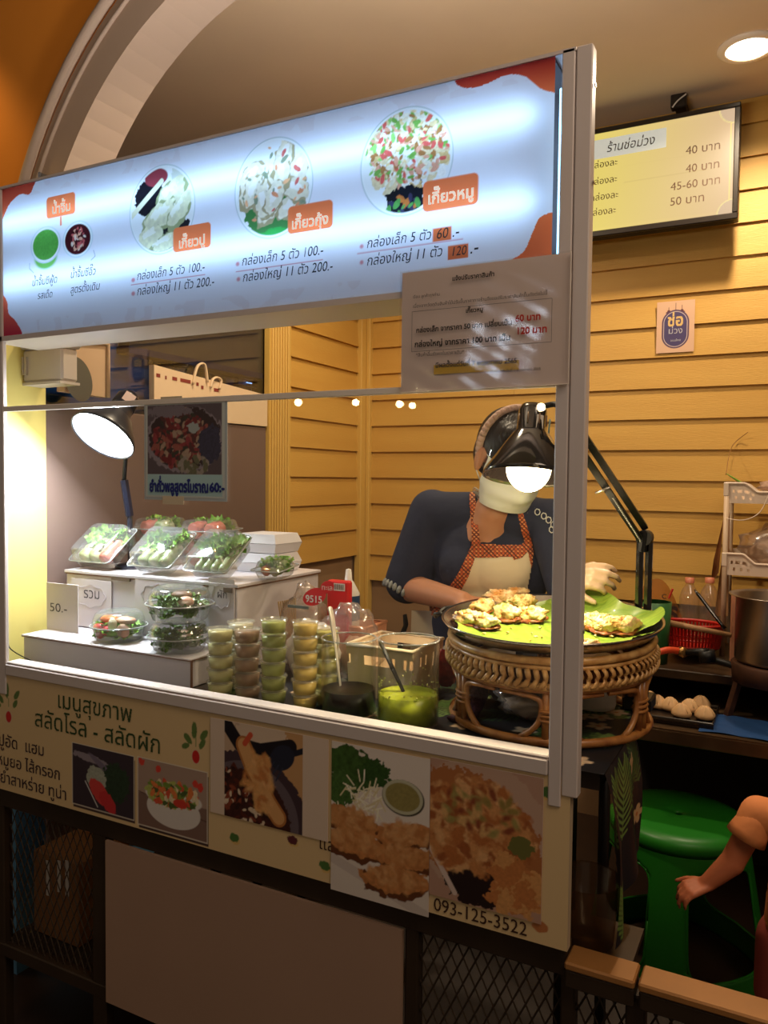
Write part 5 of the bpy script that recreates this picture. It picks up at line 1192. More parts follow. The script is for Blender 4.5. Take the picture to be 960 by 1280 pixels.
# left lamp facing the boxes and the camera
lc = at(128, 546, Y=.24); ln_ = (RT*-.30+UP*-.78+(-FW)*.55).normalized()
kl = mpp(lc)
ll = thing('desk_lamp', Vector((at(163, 650, Y=.40).x, .40, LZ)), 'black desk lamp with a bright white disc over the salad boxes', 'lamp')
b = MB(); shade(b, lc, ln_, [(13*kl, -66*kl), (14*kl, -64*kl), (15*kl, -40*kl), (22*kl, -34*kl), (41*kl, -5*kl), (42*kl, 0), (41*kl, 0), (40*kl, -5*kl), (20*kl, -32*kl)]); b.build('lamp_shade', mat('lamp_head_dark', (44, 46, 56), .3), ll, True)
b = MB(); shade(b, lc, ln_, [(.0005, 0), (40*kl, -1.5*kl)]); b.build('light_disc', emitter('white_disc', (240, 248, 255), 16), ll, True)
b = MB(); shade(b, lc, ln_, [(.0005, -74*kl), (11*kl, -74*kl), (15*kl, -68*kl), (15.5*kl, -52*kl), (13*kl, -50*kl)]); b.build('lamp_neck', mat('lamp_navy', (24, 26, 40), .3), ll, True)
cpt = lc-ln_*60*kl; vdir = (CAM-cpt).normalized(); s1 = ln_.cross(vdir).normalized(); n1 = s1.cross(ln_).normalized(); n1 = n1 if n1.dot(vdir) > 0 else -n1
b = MB(); cc = cpt+n1*16*kl; b.add([cc-s1*7*kl-ln_*7*kl, cc+s1*7*kl-ln_*7*kl, cc+s1*7*kl+ln_*7*kl, cc-s1*7*kl+ln_*7*kl], [(0, 1, 2, 3)]); b.build('rating_label', mat('label_pinkish', (214, 190, 184), .5), ll)
pl = bpy.data.lights.new('disc_light', 'AREA'); pl.energy = 10; pl.color = (.86, .93, 1); pl.shape = 'DISK'; pl.size = .12
plo = bpy.data.objects.new('disc_light', pl); COL.objects.link(plo); plo.location = lc+ln_*.006; plo.rotation_euler = ln_.to_track_quat('-Z', 'Y').to_euler()
lamp('disc_spill', 'POINT', lc+ln_*.05, 2.6, (.88, .94, 1), .04)
lamp('bulb_spill', 'POINT', tip+axisc*30*k_, 4.5, (1, .78, .48), .03)
a0 = lc-ln_*70*kl; a1 = at(151, 575, Y=.37); a2 = at(155, 600, Y=.375); a3 = at(162, 645, Y=.39)
b = MB(); b.tube([a0, a1+Vector((0, .02, .02)), a2], .006, 8); b.build('arm_bar', m_blackp, ll, True)
b = MB(); b.tube([a2, a3], .012, 6); b.tube([a3, Vector((a3.x+.005, a3.y, UZ+.001))], .008, 8); b.build('arm_sleeve', mat('lamp_navy'), ll)
b = MB(); b.lathe([(.0005, UZ+.001), (.045, UZ+.001), (.045, UZ+.012), (.02, UZ+.018), (.0005, UZ+.018)], (a3.x+.005, a3.y, 0), 24); b.build('base_plate', mat('lamp_navy'), ll, True)

# pendant bulbs out in the mall, mirrored by the front glass
for i, (px, py, d) in enumerate(((499, 505, 3.2), (515, 507, 3.6), (444, 503, 3.4), (372, 503, 3.0), (676, 509, 2.6))):
    p = at(px, py, Y=0); r_ = (p-CAM); q = p+Vector((r_.x, -r_.y, r_.z)).normalized()*d
    t = thing('pendant_bulb', q, 'bare warm bulb hanging in the mall outside the frame', 'lamp', 'mall pendant bulbs')
    b = MB(); b.ell(q, .022, 12, 8); b.build('bulb', emitter('mall_bulb', (255, 225, 170), 60), t, True)
    b = MB(); b.tube([q+Vector((0, 0, .02)), q+Vector((0, 0, 1.4))], .004, 5); b.build('cord', m_blackm, t)

# ------------------------------------------------------------------ organic bodies
def organic(name, elems, voxel, m, parent, iters=6, fac=.5):
    b = MB()
    for e in elems:
        if e[0] == 'c':
            _, p0, r0, p1, r1 = e; p0 = Vector(p0); p1 = Vector(p1); n = 6
            b.tube([p0.lerp(p1, i/n) for i in range(n+1)], [r0+(r1-r0)*i/n for i in range(n+1)], 16); b.ell(p0, r0, 16, 10); b.ell(p1, r1, 16, 10)
        else:
            _, c, rr_, *M = e; b.ell(c, rr_, 24, 16, M=M[0] if M else None)
    o = b.build(name, m, None); md = o.modifiers.new('r', 'REMESH'); md.mode = 'VOXEL'; md.voxel_size = voxel; md.use_smooth_shade = True
    sm = o.modifiers.new('s', 'SMOOTH'); sm.iterations = iters; sm.factor = fac
    bpy.context.view_layer.update(); dg = bpy.context.evaluated_depsgraph_get(); me = bpy.data.meshes.new_from_object(o.evaluated_get(dg))
    old = o.data; o.modifiers.clear(); o.data = me; bpy.data.meshes.remove(old); me.name = name
    me.polygons.foreach_set('use_smooth', [True]*len(me.polygons))
    if parent:
        off = Vector(wloc(parent)); me.transform(Matrix.Translation(-off)); o.parent = parent
    return o
def bvh_of(o):
    off = wloc(o); me = o.data
    return BVHTree.FromPolygons([Vector(v.co)+off for v in me.vertices], [tuple(p.vertices) for p in me.polygons])
def chain(pts, rs): return [('c', pts[i], rs[i], pts[i+1], rs[i+1]) for i in range(len(pts)-1)]
def hand(wrist, d, up, L, curl=.35, thumb=1, spread=.12):
    """palm, four unequal bent fingers and a side thumb, as capsules"""
    d = Vector(d).normalized(); up = Vector(up); up = (up-d*up.dot(d)).normalized(); s_ = d.cross(up)
    w = Vector(wrist); E = []
    pl_ = L*.50
    for k, off in enumerate((-.30, -.10, .10, .29)):
        a = w+s_*off*L*.35; kn = w+d*pl_*(1-.08*abs(k-1.3))+s_*off*L*.62; E.append(('c', a, L*.085, kn, L*.072))
    for k, (off, ln) in enumerate(((-.30, .40), (-.10, .48), (.10, .45), (.29, .35))):
        kn = w+d*pl_*(1-.08*abs(k-1.3))+s_*off*L*.62; dd = (d+s_*(off*spread*2)).normalized(); P_ = [kn]; a = 0
        for j, seg in enumerate((.42, .32, .26)):
            a += curl*(1+.25*j)+.05*k; P_.append(P_[-1]+(dd*math.cos(a)-up*math.sin(a))*ln*L*seg)
        E += chain(P_, [L*.062, L*.055, L*.049, L*.040])
    t0 = w+d*L*.14-s_*thumb*L*.17; t1 = w+d*L*.33-s_*thumb*L*.34-up*L*.06; t2 = t1+(d*.75-s_*thumb*.35-up*.3).normalized()*L*.20
    E += chain([t0, t1, t2], [L*.075, L*.062, L*.045])
    return E

# ------------------------------------------------------------------ the cook behind the counter
WYT = .74
m_skin = mat('warm_skin', (196, 138, 104), .5, noise=.06, scale=20, sub=.15)
m_navy = mat('navy_cotton', (36, 42, 66), .85, noise=.12, scale=14, bump=.25, bscale=30)
m_hair = mat('black_hair', (26, 18, 16), .42, noise=.4, scale=60, bump=.3, bscale=90, stretch=(1, 1, .15))
shL = at(540, 640, Y=.76); shR = at(688, 652, Y=.72); nk = at(618, 640, Y=.70); chest = at(612, 700, Y=.74); waist = at(596, 775, Y=.80); pel = Vector((waist.x-.02, .86, .90))
hd = at(638, 574, Y=.64)
elL = at(507, 733, Y=.74); wrL = at(578, 752, Y=.60)
elR = at(712, 742, Y=.66); wrR = at(708, 722, Y=.54)
cook = thing('person', (pel.x, pel.y, 0), 'person in navy blouse, patterned apron and face mask bending over the tray', 'person')
fd = Vector((.62, -.66, -.34)).normalized(); FM = frame(fd, (.12, 0, 1))       # head frame: side, forward, up
def hp(x, y, z): return hd+FM @ Vector((x, y, z))
gd = Vector((.80, -.30, .10))
hipL, hipR = pel+Vector((-.09, .02, 0)), pel+Vector((.09, .02, 0))
E = [('e', hp(0, -.012, .022), (.072, .090, .088), FM), ('e', hp(0, .030, -.035), (.056, .062, .070), FM), ('e', hp(0, .060, -.075), (.030, .030, .024), FM), ('c', hp(0, .088, .005), .010, hp(0, .100, -.025), .014),
     ('c', hp(-.03, .072, .022), .014, hp(.03, .072, .022), .014), ('e', hp(0, .082, -.055), (.024, .014, .012), FM),
     ('e', hp(-.083, -.006, -.010), (.010, .021, .034), FM), ('e', hp(.083, -.006, -.010), (.010, .021, .034), FM),
     ('c', hp(0, -.02, -.05), .052, nk+Vector((0, .01, .0)), .050), ('c', nk, .055, chest+Vector((0, .0, .06)), .085),
     ('c', shL, .045, shR, .045), ('e', chest+Vector((0, .03, 0)), (.145, .09, .14)), ('c', chest+Vector((0, .03, -.02)), .10, waist+Vector((0, .02, 0)), .115), ('c', waist, .12, pel, .125),
     ('c', hipL, .09, Vector((hipL.x, .88, .50)), .055), ('c', Vector((hipL.x, .88, .50)), .052, Vector((hipL.x, .90, .08)), .035), ('c', hipR, .09, Vector((hipR.x, .88, .50)), .055), ('c', Vector((hipR.x, .88, .50)), .052, Vector((hipR.x, .90, .08)), .035),
     ('c', Vector((hipL.x, .90, .04)), .035, Vector((hipL.x, .74, .03)), .028), ('c', Vector((hipR.x, .90, .04)), .035, Vector((hipR.x, .74, .03)), .028)]
E += chain([shL, elL, wrL], [.050, .043, .028])+chain([shR, elR, wrR], [.050, .041, .028])
E += hand(wrL, (.9, -.25, -.12), (.1, -.2, 1), .17, .45, 1)
body = organic('body', E, .006, m_skin, cook, 5)
E = hand(wrR+Vector((.0, -.01, 0)), (.93, -.15, .16), (.1, -.75, .6), .145, .36, -1, .2)+[('c', wrR, .034, wrR+Vector((.02, -.01, 0)), .033)]
organic('gloved_hand', E, .004, mat('thin_glove', (220, 190, 156), .35, noise=.12, scale=30), cook, 3)['label'] = 'thin pale plastic glove on the raised hand'
E = [('c', shL, .062, shR, .060), ('c', nk+Vector((0, .025, -.015)), .066, chest+Vector((0, .02, .05)), .105), ('e', chest+Vector((0, .03, .0)), (.175, .115, .16)), ('e', chest.lerp(waist, .6)+Vector((0, .02, 0)), (.168, .125, .15)), ('e', chest+Vector((-.045, -.04, -.02)), (.085, .055, .075)), ('e', chest+Vector((.045, -.04, -.02)), (.085, .055, .075)), ('c', nk+Vector((-.04, .04, -.005)), .060, shL+Vector((0, .01, 0)), .058), ('c', nk+Vector((.03, .04, -.005)), .056, shR+Vector((0, .01, 0)), .058), ('c', waist, .138, pel, .15),
     ('c', shL, .066, shL.lerp(elL, .93), .066), ('c', shR, .062, shR.lerp(elR, .93), .055), ('e', shL.lerp(elL, .85), (.062, .058, .04))]
blouse = organic('blouse', E, .007, m_navy, cook, 8)
off = wloc(blouse)
# open neckline: drop the cloth inside a V below the throat
import bmesh
bm = bmesh.new(); bm.from_mesh(blouse.data)
def topx(p):
    d = Vector(p)-CAM; z = d.dot(FW); return 480+F_PX*d.dot(RT)/z, 640-F_PX*d.dot(UP)/z
def inpoly(x, y, P):
    c = False
    for (xa, ya_), (xb, yb_) in zip(P, P[1:]+P[:1]):
        if (ya_ > y) != (yb_ > y) and x < (xb-xa)*(y-ya_)/(yb_-ya_)+xa: c = not c
    return c
VN = [(598, 580), (603, 602), (612, 616), (624, 648), (640, 634), (650, 622), (662, 590)]
kill = [f for f in bm.faces if f.calc_center_median().y+off.y < nk.y+.05 and inpoly(*topx(f.calc_center_median()+off), VN)]
bmesh.ops.delete(bm, geom=kill, context='FACES'); bm.to_mesh(blouse.data); bm.free()
sk = organic('trousers', [('c', pel+Vector((0, 0, -.02)), .155, pel+Vector((0, 0, -.02)), .15), ('c', hipL, .11, Vector((hipL.x, .88, .12)), .065), ('c', hipR, .11, Vector((hipR.x, .88, .12)), .065)], .012, mat('dark_trousers', (34, 32, 40), .9), cook, 4)
# sleeve cuffs with a beaded edge
for a, e_, rr_, nm in ((shL, elL, .0615, 'sleeve_cuff'),):
    c = a.lerp(e_, 1.02); ax = (e_-a).normalized(); M = zframe(ax)
    b = MB()
    for k in range(26):
        q = 2*PI*k/26; b.ell(c+M @ Vector((rr_*math.cos(q), rr_*math.sin(q), .004*math.sin(3*q))), (.0075, .0075, .013), 6, 5, M=M)
    o = b.build('cuff_trim', mat('silver_beads', (176, 180, 176), .4, noise=.6, scale=120), cook, True)
# lace collar
bb = bvh_of(blouse); b = MB()
def onbody(px, py, tree, lift=.006):
    d = (FW + RT*(px-480)/F_PX - UP*(py-640)/F_PX).normalized(); h = tree.ray_cast(CAM, d)
    return (h[0]-d*lift) if h[0] is not None else None
COLL = [(583, 596), (586, 604), (590, 612), (596, 617), (602, 621), (608, 626)]
for P_ in smoothpts([(a, 0, c) for a, c in COLL], 3):
    p = onbody(P_.x, P_.z, bb, .008)
    if p:
        for k in range(2): b.tube([p+Vector((.006*math.cos(q), -.002, .008*math.sin(q)-.004+.010*k)) for q in np.linspace(0, 2*PI, 8)], .0013, 5)
for (x, y) in ((636, 622), (640, 628), (641, 634), (672, 640), (680, 645), (686, 650), (692, 656), (690, 662)):
    p = onbody(x, y, bb, .008)
    if p: b.tube([p+Vector((.007*math.cos(q), -.002, .008*math.sin(q))) for q in np.linspace(0, 2*PI, 8)], .0015, 5)
b.build('lace_collar', mat('white_lace', (206, 204, 196), .7), cook, True)
# apron draped on the blouse
def pat(u, v, s_=.011):
    a = np.abs(((u+v)/s_) % 1-.5); b_ = np.abs(((u-v)/s_) % 1-.5); ln_ = np.minimum(a, b_)
    return ln_
def drape(nm, poly, m, lift, step=1.3, pattern=False, tree=bb, thick=None):
    xs = [p[0] for p in poly]; ys_ = [p[1] for p in poly]; x0, x1, y0, y1 = min(xs), max(xs), min(ys_), max(ys_)
    nx, ny = int((x1-x0)/step)+2, int((y1-y0)/step)+2; b = MB(); idx = {}; cols = []
    for j in range(ny):
        for i in range(nx):
            x, y = x0+i*step, y0+j*step; p = onbody(x, y, tree, lift)
            if p is None: continue
            idx[i, j] = len(b.v); b.v.append(tuple(p))
            if pattern:
                a = ((x+y)/5.2) % 1; c_ = ((x-y)/5.2) % 1; e = min(abs(a-.5), abs(c_-.5)); g_ = max(abs(a-.5), abs(c_-.5))
                col = lin((70, 34, 22)) if e < .12 else (lin((236, 190, 120)) if (a-0)**2+(c_-0)**2 < .03 or (a-1)**2+(c_-1)**2 < .03 else lin((196, 92, 44)))
                cols.append((*col, 1))
    for (i, j), q in idx.items():
        if all(k in idx for k in ((i+1, j), (i, j+1), (i+1, j+1))) and inpoly(x0+(i+.5)*step, y0+(j+.5)*step, poly):
            f = (q, idx[i, j+1], idx[i+1, j+1], idx[i+1, j]); P_ = [Vector(b.v[k]) for k in f]
            if max((P_[0]-P_[k]).length for k in range(1, 4)) < .03: b.f.append(f); b.mi.append(0)
    if pattern: b.cols = cols
    o = b.build(nm, m, cook, True); return o
m_pat = mat('woven_pattern', vcol=True, rough=.7); m_bib = mat('cream_canvas', (222, 206, 172), .85, noise=.06, scale=10, bump=.2, bscale=25)
def off_poly(P, d): return [(x+d, y) for x, y in P]
BIB = [(590, 683), (653, 683), (664, 680), (665, 706), (659, 738), (655, 762), (557, 762), (566, 738), (582, 708)]
drape('apron_bib', BIB, m_bib, .012)
drape('apron_border', [(590, 680), (650, 681), (655, 684), (652, 696), (594, 697), (585, 722), (570, 750), (560, 762), (546, 762), (556, 742), (572, 718), (584, 694)], m_pat, .014, 1.0, True)
drape('apron_border', [(640, 690), (662, 672), (667, 690), (665, 712), (660, 690), (652, 697), (642, 700)], m_pat, .015, 1.0, True)
drape('neck_strap', [(586, 598), (592, 600), (595, 630), (597, 652), (601, 682), (590, 684), (589, 655), (587, 630)], m_pat, .013, .9, True)
drape('neck_strap', [(645, 632), (650, 630), (658, 655), (666, 682), (660, 690), (652, 665)], m_pat, .013, .9, True)
drape('waist_band', [(508, 756), (530, 757), (560, 758), (560, 769), (530, 769), (510, 768)], m_pat, .016, 1.0, True)
b = MB(); p = onbody(540, 764, bb, .012) or at(540, 764, Y=.70); aw = p
sk_pts = lambda u, v: Vector((aw.x-.055+.30*u, aw.y-.02+.02*math.sin(u*9)+.03*(u-.3)**2-.02*v, aw.z-.42*v))
b.grid(sk_pts, 24, 14); b.build('apron_skirt', mat('grey_canvas', (190, 176, 154), .85), cook, True)
b = MB(); p = at(506, 768, Y=.72); b.tube([p, p+Vector((.004, 0, -.03)), p+Vector((-.012, .0, -.07)), p+Vector((-.016, 0, -.12))], [.012, .016, .02, .012], 8, flat=.25); b.build('apron_tie', mat('black_cloth', (24, 22, 24), .9), cook, True)
# hair, headband, mask, visor
E = [('e', hp(0, -.028, .034), (.083, .098, .096), FM), ('e', hp(0, -.075, -.005), (.070, .055, .075), FM), ('e', hp(0, -.118, .0), (.042, .036, .044), FM), ('e', hp(-.045, -.045, .0), (.036, .04, .05), FM), ('c', hp(-.045, -.08, -.04), .022, hp(-.03, -.085, -.095), .012), ('e', hp(0, .045, .075), (.064, .038, .036), FM)]
hair = organic('hair', E, .006, m_hair, cook, 3)
b = MB(); rs = random.Random(9)
for k in range(46):
    q0 = hp(-.055+.02*rs.random(), -.08-.04*rs.random(), -.03+.03*rs.random()); e = q0+Vector((-.03-.03*rs.random(), .0, -.06-.06*rs.random())); b.tube(smoothpts([q0, q0.lerp(e, .5)+Vector((-.012*rs.random(), 0, .01)), e], 4), [.0012]*8+[.0004], 4)
o = b.build('loose_hair', m_hair, cook, True); o['kind'] = 'stuff'
b = MB()
HB = [hp(.086*math.cos(q), -.015-.02*math.cos(2*q)*0, .030+.101*math.sin(q)) for q in np.linspace(-.35, PI+.35, 60)]
for i, p in enumerate(HB): b.ell(p, (.0105, .0075+.003*(i % 2), .0105), 7, 5)
b.build('lace_headband', mat('rose_lace', (196, 164, 146), .7, bump=.5, bscale=80), cook, True)
m_mask = mat('mask_white', (222, 224, 216), .75, bump=.15, bscale=30)
b = MB()
def mk(u, v):
    a = (u-.5)*2*1.45; z = .010-.125*v; f_ = 1+.34*math.exp(-(a/.5)**2)*math.sin(PI*min(1, .12+v*.95))
    pl2 = .0016*math.sin(v*PI*7)
    return hp(math.sin(a)*(.078+.004*math.sin(PI*v))*(1-.30*max(0, v-.55)), .022+math.cos(a)*.082*f_*(1-.35*max(0, v-.7))+pl2-.010*v, z)
b.grid(mk, 40, 30); b.build('face_mask', m_mask, cook, True)
b = MB()
for s_ in (-1, 1):
    for zz, z2 in ((0.0, .018), (-.085, -.040)): b.tube(smoothpts([hp(s_*.065, .03, zz), hp(s_*.072, .008, (zz+z2)/2), hp(s_*.080, -.018, z2)], 5), .0016, 6)
b.build('ear_loop', m_mask, cook, True)
b = MB(); b.tube([hp(-.082, -.004, .115), hp(-.090, .0, .06), hp(-.088, .006, .005)], .0052, 6, flat=.4); b.build('visor_strap', mat('teal_strap', (110, 140, 132), .3), cook, True)
b = MB()
def vz(u, v):
    a = (u-.5)*2*1.5; return hp(math.sin(a)*.092, .012+math.cos(a)*.105, .035-.055*v)
b.grid(vz, 24, 6); b.build('visor', clear('visor_film', (250, 252, 252), .05, .05), cook, True)
b = MB(); b.tube([hp(-.090, .004, .010), hp(-.088, .03, .008), hp(-.086, .04, -.01)], .003, 6); b.box(-.001, .001, -.001, .001, -.001, .001, M=Matrix.Translation(hp(-.088, .03, 0))); b.build('visor_hinge', mat('silver_beads'), cook, True)
for s_ in (-1, 1):
    b = MB(); b.ell(hp(s_*.028, .074, .004), (.012, .010, .008), 12, 8, M=FM); b.build('eye', mat('eye_white', (225, 220, 210), .3), cook, True)
    b = MB(); b.ell(hp(s_*.028, .0815, .002), (.005, .003, .005), 10, 6, M=FM); b.build('iris', mat('iris_dark', (30, 18, 12), .2), cook, True)
b = MB(); b.ell(hp(-.082, -.008, -.038), .0035, 8, 6); b.build('earring', mat('polished_steel', (225, 222, 215), .12, metal=1), cook, True)

# ------------------------------------------------------------------ things between the jars and the cook
# bags and packs
m_poly = clear('poly_bag', (252, 246, 240), .12, .15, haze=.16, hazecol=(235, 220, 210), edge=.9)
def crumple(name, c, rx, ry, rz, m, parent, seed, k=.12, n=26):
    rs = random.Random(seed); ph = [rs.random()*6 for _ in range(6)]
    def fn(p, q):
        s_ = 1+k*(math.sin(6*p.x+ph[0])*math.sin(5*p.z+ph[1])+.7*math.sin(11*p.y+ph[2])*math.cos(9*p.x+ph[3])+.4*math.sin(19*p.z+ph[4]+8*p.x)); q = q*s_; q.z = max(q.z, -rz*.85); return q
    b = MB(); b.ell(c, (rx, ry, rz), n, n//2+4, fn=fn); return b.build(name, m, parent, True)
p = at(372, 752, Y=.40); pk = thing('plastic_bag', (p.x, .42, TZ), 'clear crinkled bag of bamboo skewers beside the drawer unit', 'bag')
crumple('bag_film', (p.x+.01, .42, TZ+.10), .072, .05, .115, m_poly, pk, 3)
for k in range(9):
    b = MB(); q = at(348+k*2.6, 752-.5*k, Y=.40); b.tube([q, q+Vector((.012-.002*k, .012, -.13))], .0022, 5); b.build('skewer', mat('bamboo', (224, 190, 140), .6), pk)
p = at(395, 755, Y=.40); wb = thing('white_bag', (p.x, .36, TZ), 'white plastic bag with grey print behind the cups', 'bag')
crumple('bag_body', (at(392, 785, Y=.34).x, .34, TZ+.065), .075, .045, .085, mat('white_film', (226, 216, 206), .35, bump=.3, bscale=30), wb, 5, .08)
b = MB(); q = at(370, 758, Y=.275); b.box(q.x-.03, q.x+.03, .283, .286, q.z-.006, q.z+.001, M=None); b.build('bag_print', mat('print_grey', (110, 116, 112), .5), wb)
p = at(393, 742, Y=.38); tg = thing('price_tag', (p.x, .36, TZ+.14), 'red rounded shop tag with white numerals on the clear bag', 'label')
b = MB(); c = at(393, 746, Y=.355); kx = mpp(c)
b.add([(c.x+17*kx*math.cos(q), .355, c.z+11*kx*math.sin(q)+4*kx*math.cos(q)) for q in np.linspace(0, 2*PI, 28, endpoint=False)], [tuple(range(28))]); c2_ = at(409, 734, Y=.356); b.add([(c2_.x+10*kx*math.cos(q), .356, c2_.z+8*kx*math.sin(q)+2*kx*math.cos(q)) for q in np.linspace(0, 2*PI, 24, endpoint=False)], [tuple(range(24))])
b.build('tag_body', mat('tag_red', (216, 40, 44), .4), tg); text('9515', 382, 752, 403, .354, m_white, tg, dil=.03); text('ทะเล', 402, 737, 416, .354, m_white, tg)
p0 = at(408, 754, Y=.43); p1 = at(435, 727, Y=.43); rp = thing('red_packet', (p0.x, .43, TZ), 'red packet with a white barcode standing behind the bag', 'packet')
b = MB(); b.box(p0.x, p1.x, .43, .455, TZ+.001, p1.z, bev=.004); b.build('pack_body', mat('packet_red', (212, 36, 40), .35), rp)
b = MB(); q0 = at(417, 738, Y=.4285); q1 = at(431, 730, Y=.4285); b.box(q0.x, q1.x, .4285, .4295, q0.z, q1.z); b.build('barcode_patch', m_white, rp)
b = MB()
for k in range(8): x = q0.x+(q1.x-q0.x)*(k+.7)/9; b.add([(x, .428, q0.z+.003), (x+.0014, .428, q0.z+.003), (x+.0014, .428, q1.z-.002), (x, .428, q1.z-.002)], [(0, 1, 2, 3)])
o = b.build('barcode', m_blackp, rp); o['kind'] = 'stuff'
p = at(430, 762, Y=.40); b3 = thing('plastic_bag', (p.x+.03, .42, TZ), 'clear crinkled bag with pinkish food behind the steel ladle', 'bag')
crumple('bag_film', (at(440, 775, Y=.40).x, .40, TZ+.085), .085, .05, .10, m_poly, b3, 9); crumple('contents', (at(446, 785, Y=.40).x, .40, TZ+.055), .055, .035, .05, mat('pink_food', (226, 180, 156), .6, noise=.3, scale=30), b3, 12, .1)
p = at(447, 745, Y=.55); bo = thing('squeeze_bottle', (p.x, .56, TZ), 'white squeeze bottle with a blue label left of the cook', 'bottle')
tz_ = at(442, 708, Y=.56).z
b = MB(); b.lathe([(.0005, 0), (.028, 0), (.030, .01), (.030, tz_-TZ-.065), (.014, tz_-TZ-.035), (.010, tz_-TZ-.03), (.007, tz_-TZ-.002), (.0005, tz_-TZ)], (p.x, .50, TZ+.001), 24); b.build('bottle_body', mat('bottle_white', (226, 222, 214), .3), bo, True)
b = MB(); b.lathe([(.0308, tz_-TZ-.135), (.0308, tz_-TZ-.07)], (p.x, .50, TZ+.001), 24); b.build('bottle_label', mat('label_blue', (40, 72, 110), .4), bo, True)
# peach basket and cream perforated basket
def basket(nm, lab, px0, px1, pyt, yc, dy, col, hgt=.085, holes=True, catlab='basket'):
    a = at(px0, pyt, Y=yc); c = at(px1, pyt, Y=yc); z1 = max(TZ+hgt, a.z); t = thing(nm, ((a.x+c.x)/2, yc, TZ), lab, catlab); m = mat(nm+'_'+str(col[1]), col, .5)
    x0, x1, y0, y1 = a.x, c.x, yc-dy/2, yc+dy/2; z0_ = z1-hgt
    b = MB(); b.box(x0+.012, x1-.012, y0+.012, y1-.012, TZ+.002, TZ+.005); b.build('base', m, t)
    for nm2, (ax, ay, bx, by) in (('front_wall', (x0, y0, x1, y0)), ('back_wall', (x0, y1, x1, y1)), ('side_wall', (x0, y0, x0, y1)), ('side_wall', (x1, y0, x1, y1))):
        L = math.hypot(bx-ax, by-ay); n = int(L/.007); b = MB(); nz = 11; dx, dy_ = (bx-ax)/L, (by-ay)/L
        def ishole(i, j):
            u = (i+.5)*.007; cx = (u+.012) % .036-.018
            v = (j+.5)/nz
            return (abs(cx)/.012+abs(v-.72)/.15 < 1 and i % 2 == 0) 
        if nm2 == 'front_wall' or nm2 == 'back_wall':
            hole0, hole1 = n//2-4, n//2+4
        else: hole0 = hole1 = -1
        mx, my = (x0+x1)/2, (y0+y1)/2
        for j in range(nz):
            for i in range(n):
                if holes and (ishole(i, j) or (hole0 <= i < hole1 and 7 <= j <= 8)): continue
                P_ = []
                for (ii, jj) in ((i, j), (i+1, j), (i+1, j+1), (i, j+1)):
                    f = .93+.07*jj/nz; px_, py_ = ax+dx*L*ii/n, ay+dy_*L*ii/n; P_.append((mx+(px_-mx)*f, my+(py_-my)*f, TZ+.003+(z1-TZ-.003)*jj/nz))
                b.add(P_, [(0, 1, 2, 3)])
        o = b.build(nm2, m, t); sd_ = o.modifiers.new('t', 'SOLIDIFY'); sd_.thickness = .002
    b = MB(); b.tube([(x0, y0, z1), (x1, y0, z1), (x1, y1, z1), (x0, y1, z1), (x0, y0, z1)], .0042, 8); b.build('rim', m, t, True)
    return t
basket('plastic_basket', 'cream perforated plastic basket between the jars and the cook', 456, 536, 797, .34, .17, (250, 228, 198), hgt=.085)
basket('plastic_basket', 'peach plastic basket half hidden behind the cream one', 428, 470, 778, .50, .12, (232, 160, 120), hgt=.12, holes=False)
# under the stand: purple bag strap, red packet, clear bag
p = at(572, 850, Y=.34)
pb_ = thing('cloth_bag', (p.x, .36, TZ), 'deep purple glitter bag lying under the rattan stand', 'bag')
b = MB(); P_ = smoothpts([at(604, 845, Y=.36), at(598, 868, Y=.30), at(585, 893, Y=.24), at(572, 908, Y=.19)], 6); P_ = [Vector((q.x, q.y, max(q.z, TZ+.006))) for q in P_]
b.tube(P_, [.018]*6+[.022]*7+[.026]*(len(P_)-13), 10, flat=.3); b.build('strap', mat('purple_glitter', (84, 44, 66), .5, noise=.7, scale=160, rgb2=(50, 22, 40), bump=.5), pb_, True)
crumple('bag_body', (TRX-.09, .40, TZ+.045), .075, .05, .045, mat('purple_glitter'), pb_, 6)
p = at(562, 842, Y=.42); rp2 = thing('snack_packet', (p.x, .42, TZ), 'red foil packet between the green jar and the stand', 'packet')
crumple('pack_body', (p.x-.01, .42, TZ+.05), .030, .02, .048, mat('foil_red', (170, 40, 34), .25, noise=.6, scale=40, rgb2=(120, 20, 24), bump=.4, bscale=40), rp2, 8, .06)
p = at(655, 905, Y=.28); cbg = thing('plastic_bag', (p.x, .28, TZ), 'clear bag lying under the rattan stand in front', 'bag')
crumple('bag_film', (p.x+.01, .30, TZ+.035), .075, .05, .036, m_poly, cbg, 10, .14); crumple('contents', (p.x, .30, TZ+.024), .05, .03, .022, mat('grey_tissue', (196, 176, 156), .6, bump=.4), cbg, 13, .15)
p = at(745, 865, Y=.42); wp = thing('paper_roll', (p.x, .44, TZ), 'white tissue roll seen through the right of the stand', 'roll')
b = MB(); b.lathe([(.014, 0), (.045, 0), (.047, .01), (.047, .09), (.044, .1), (.014, .1)], (p.x-.01, .45, TZ+.002), 28); b.build('tissue', mat('tissue_white', (232, 226, 214), .8), wp, True)

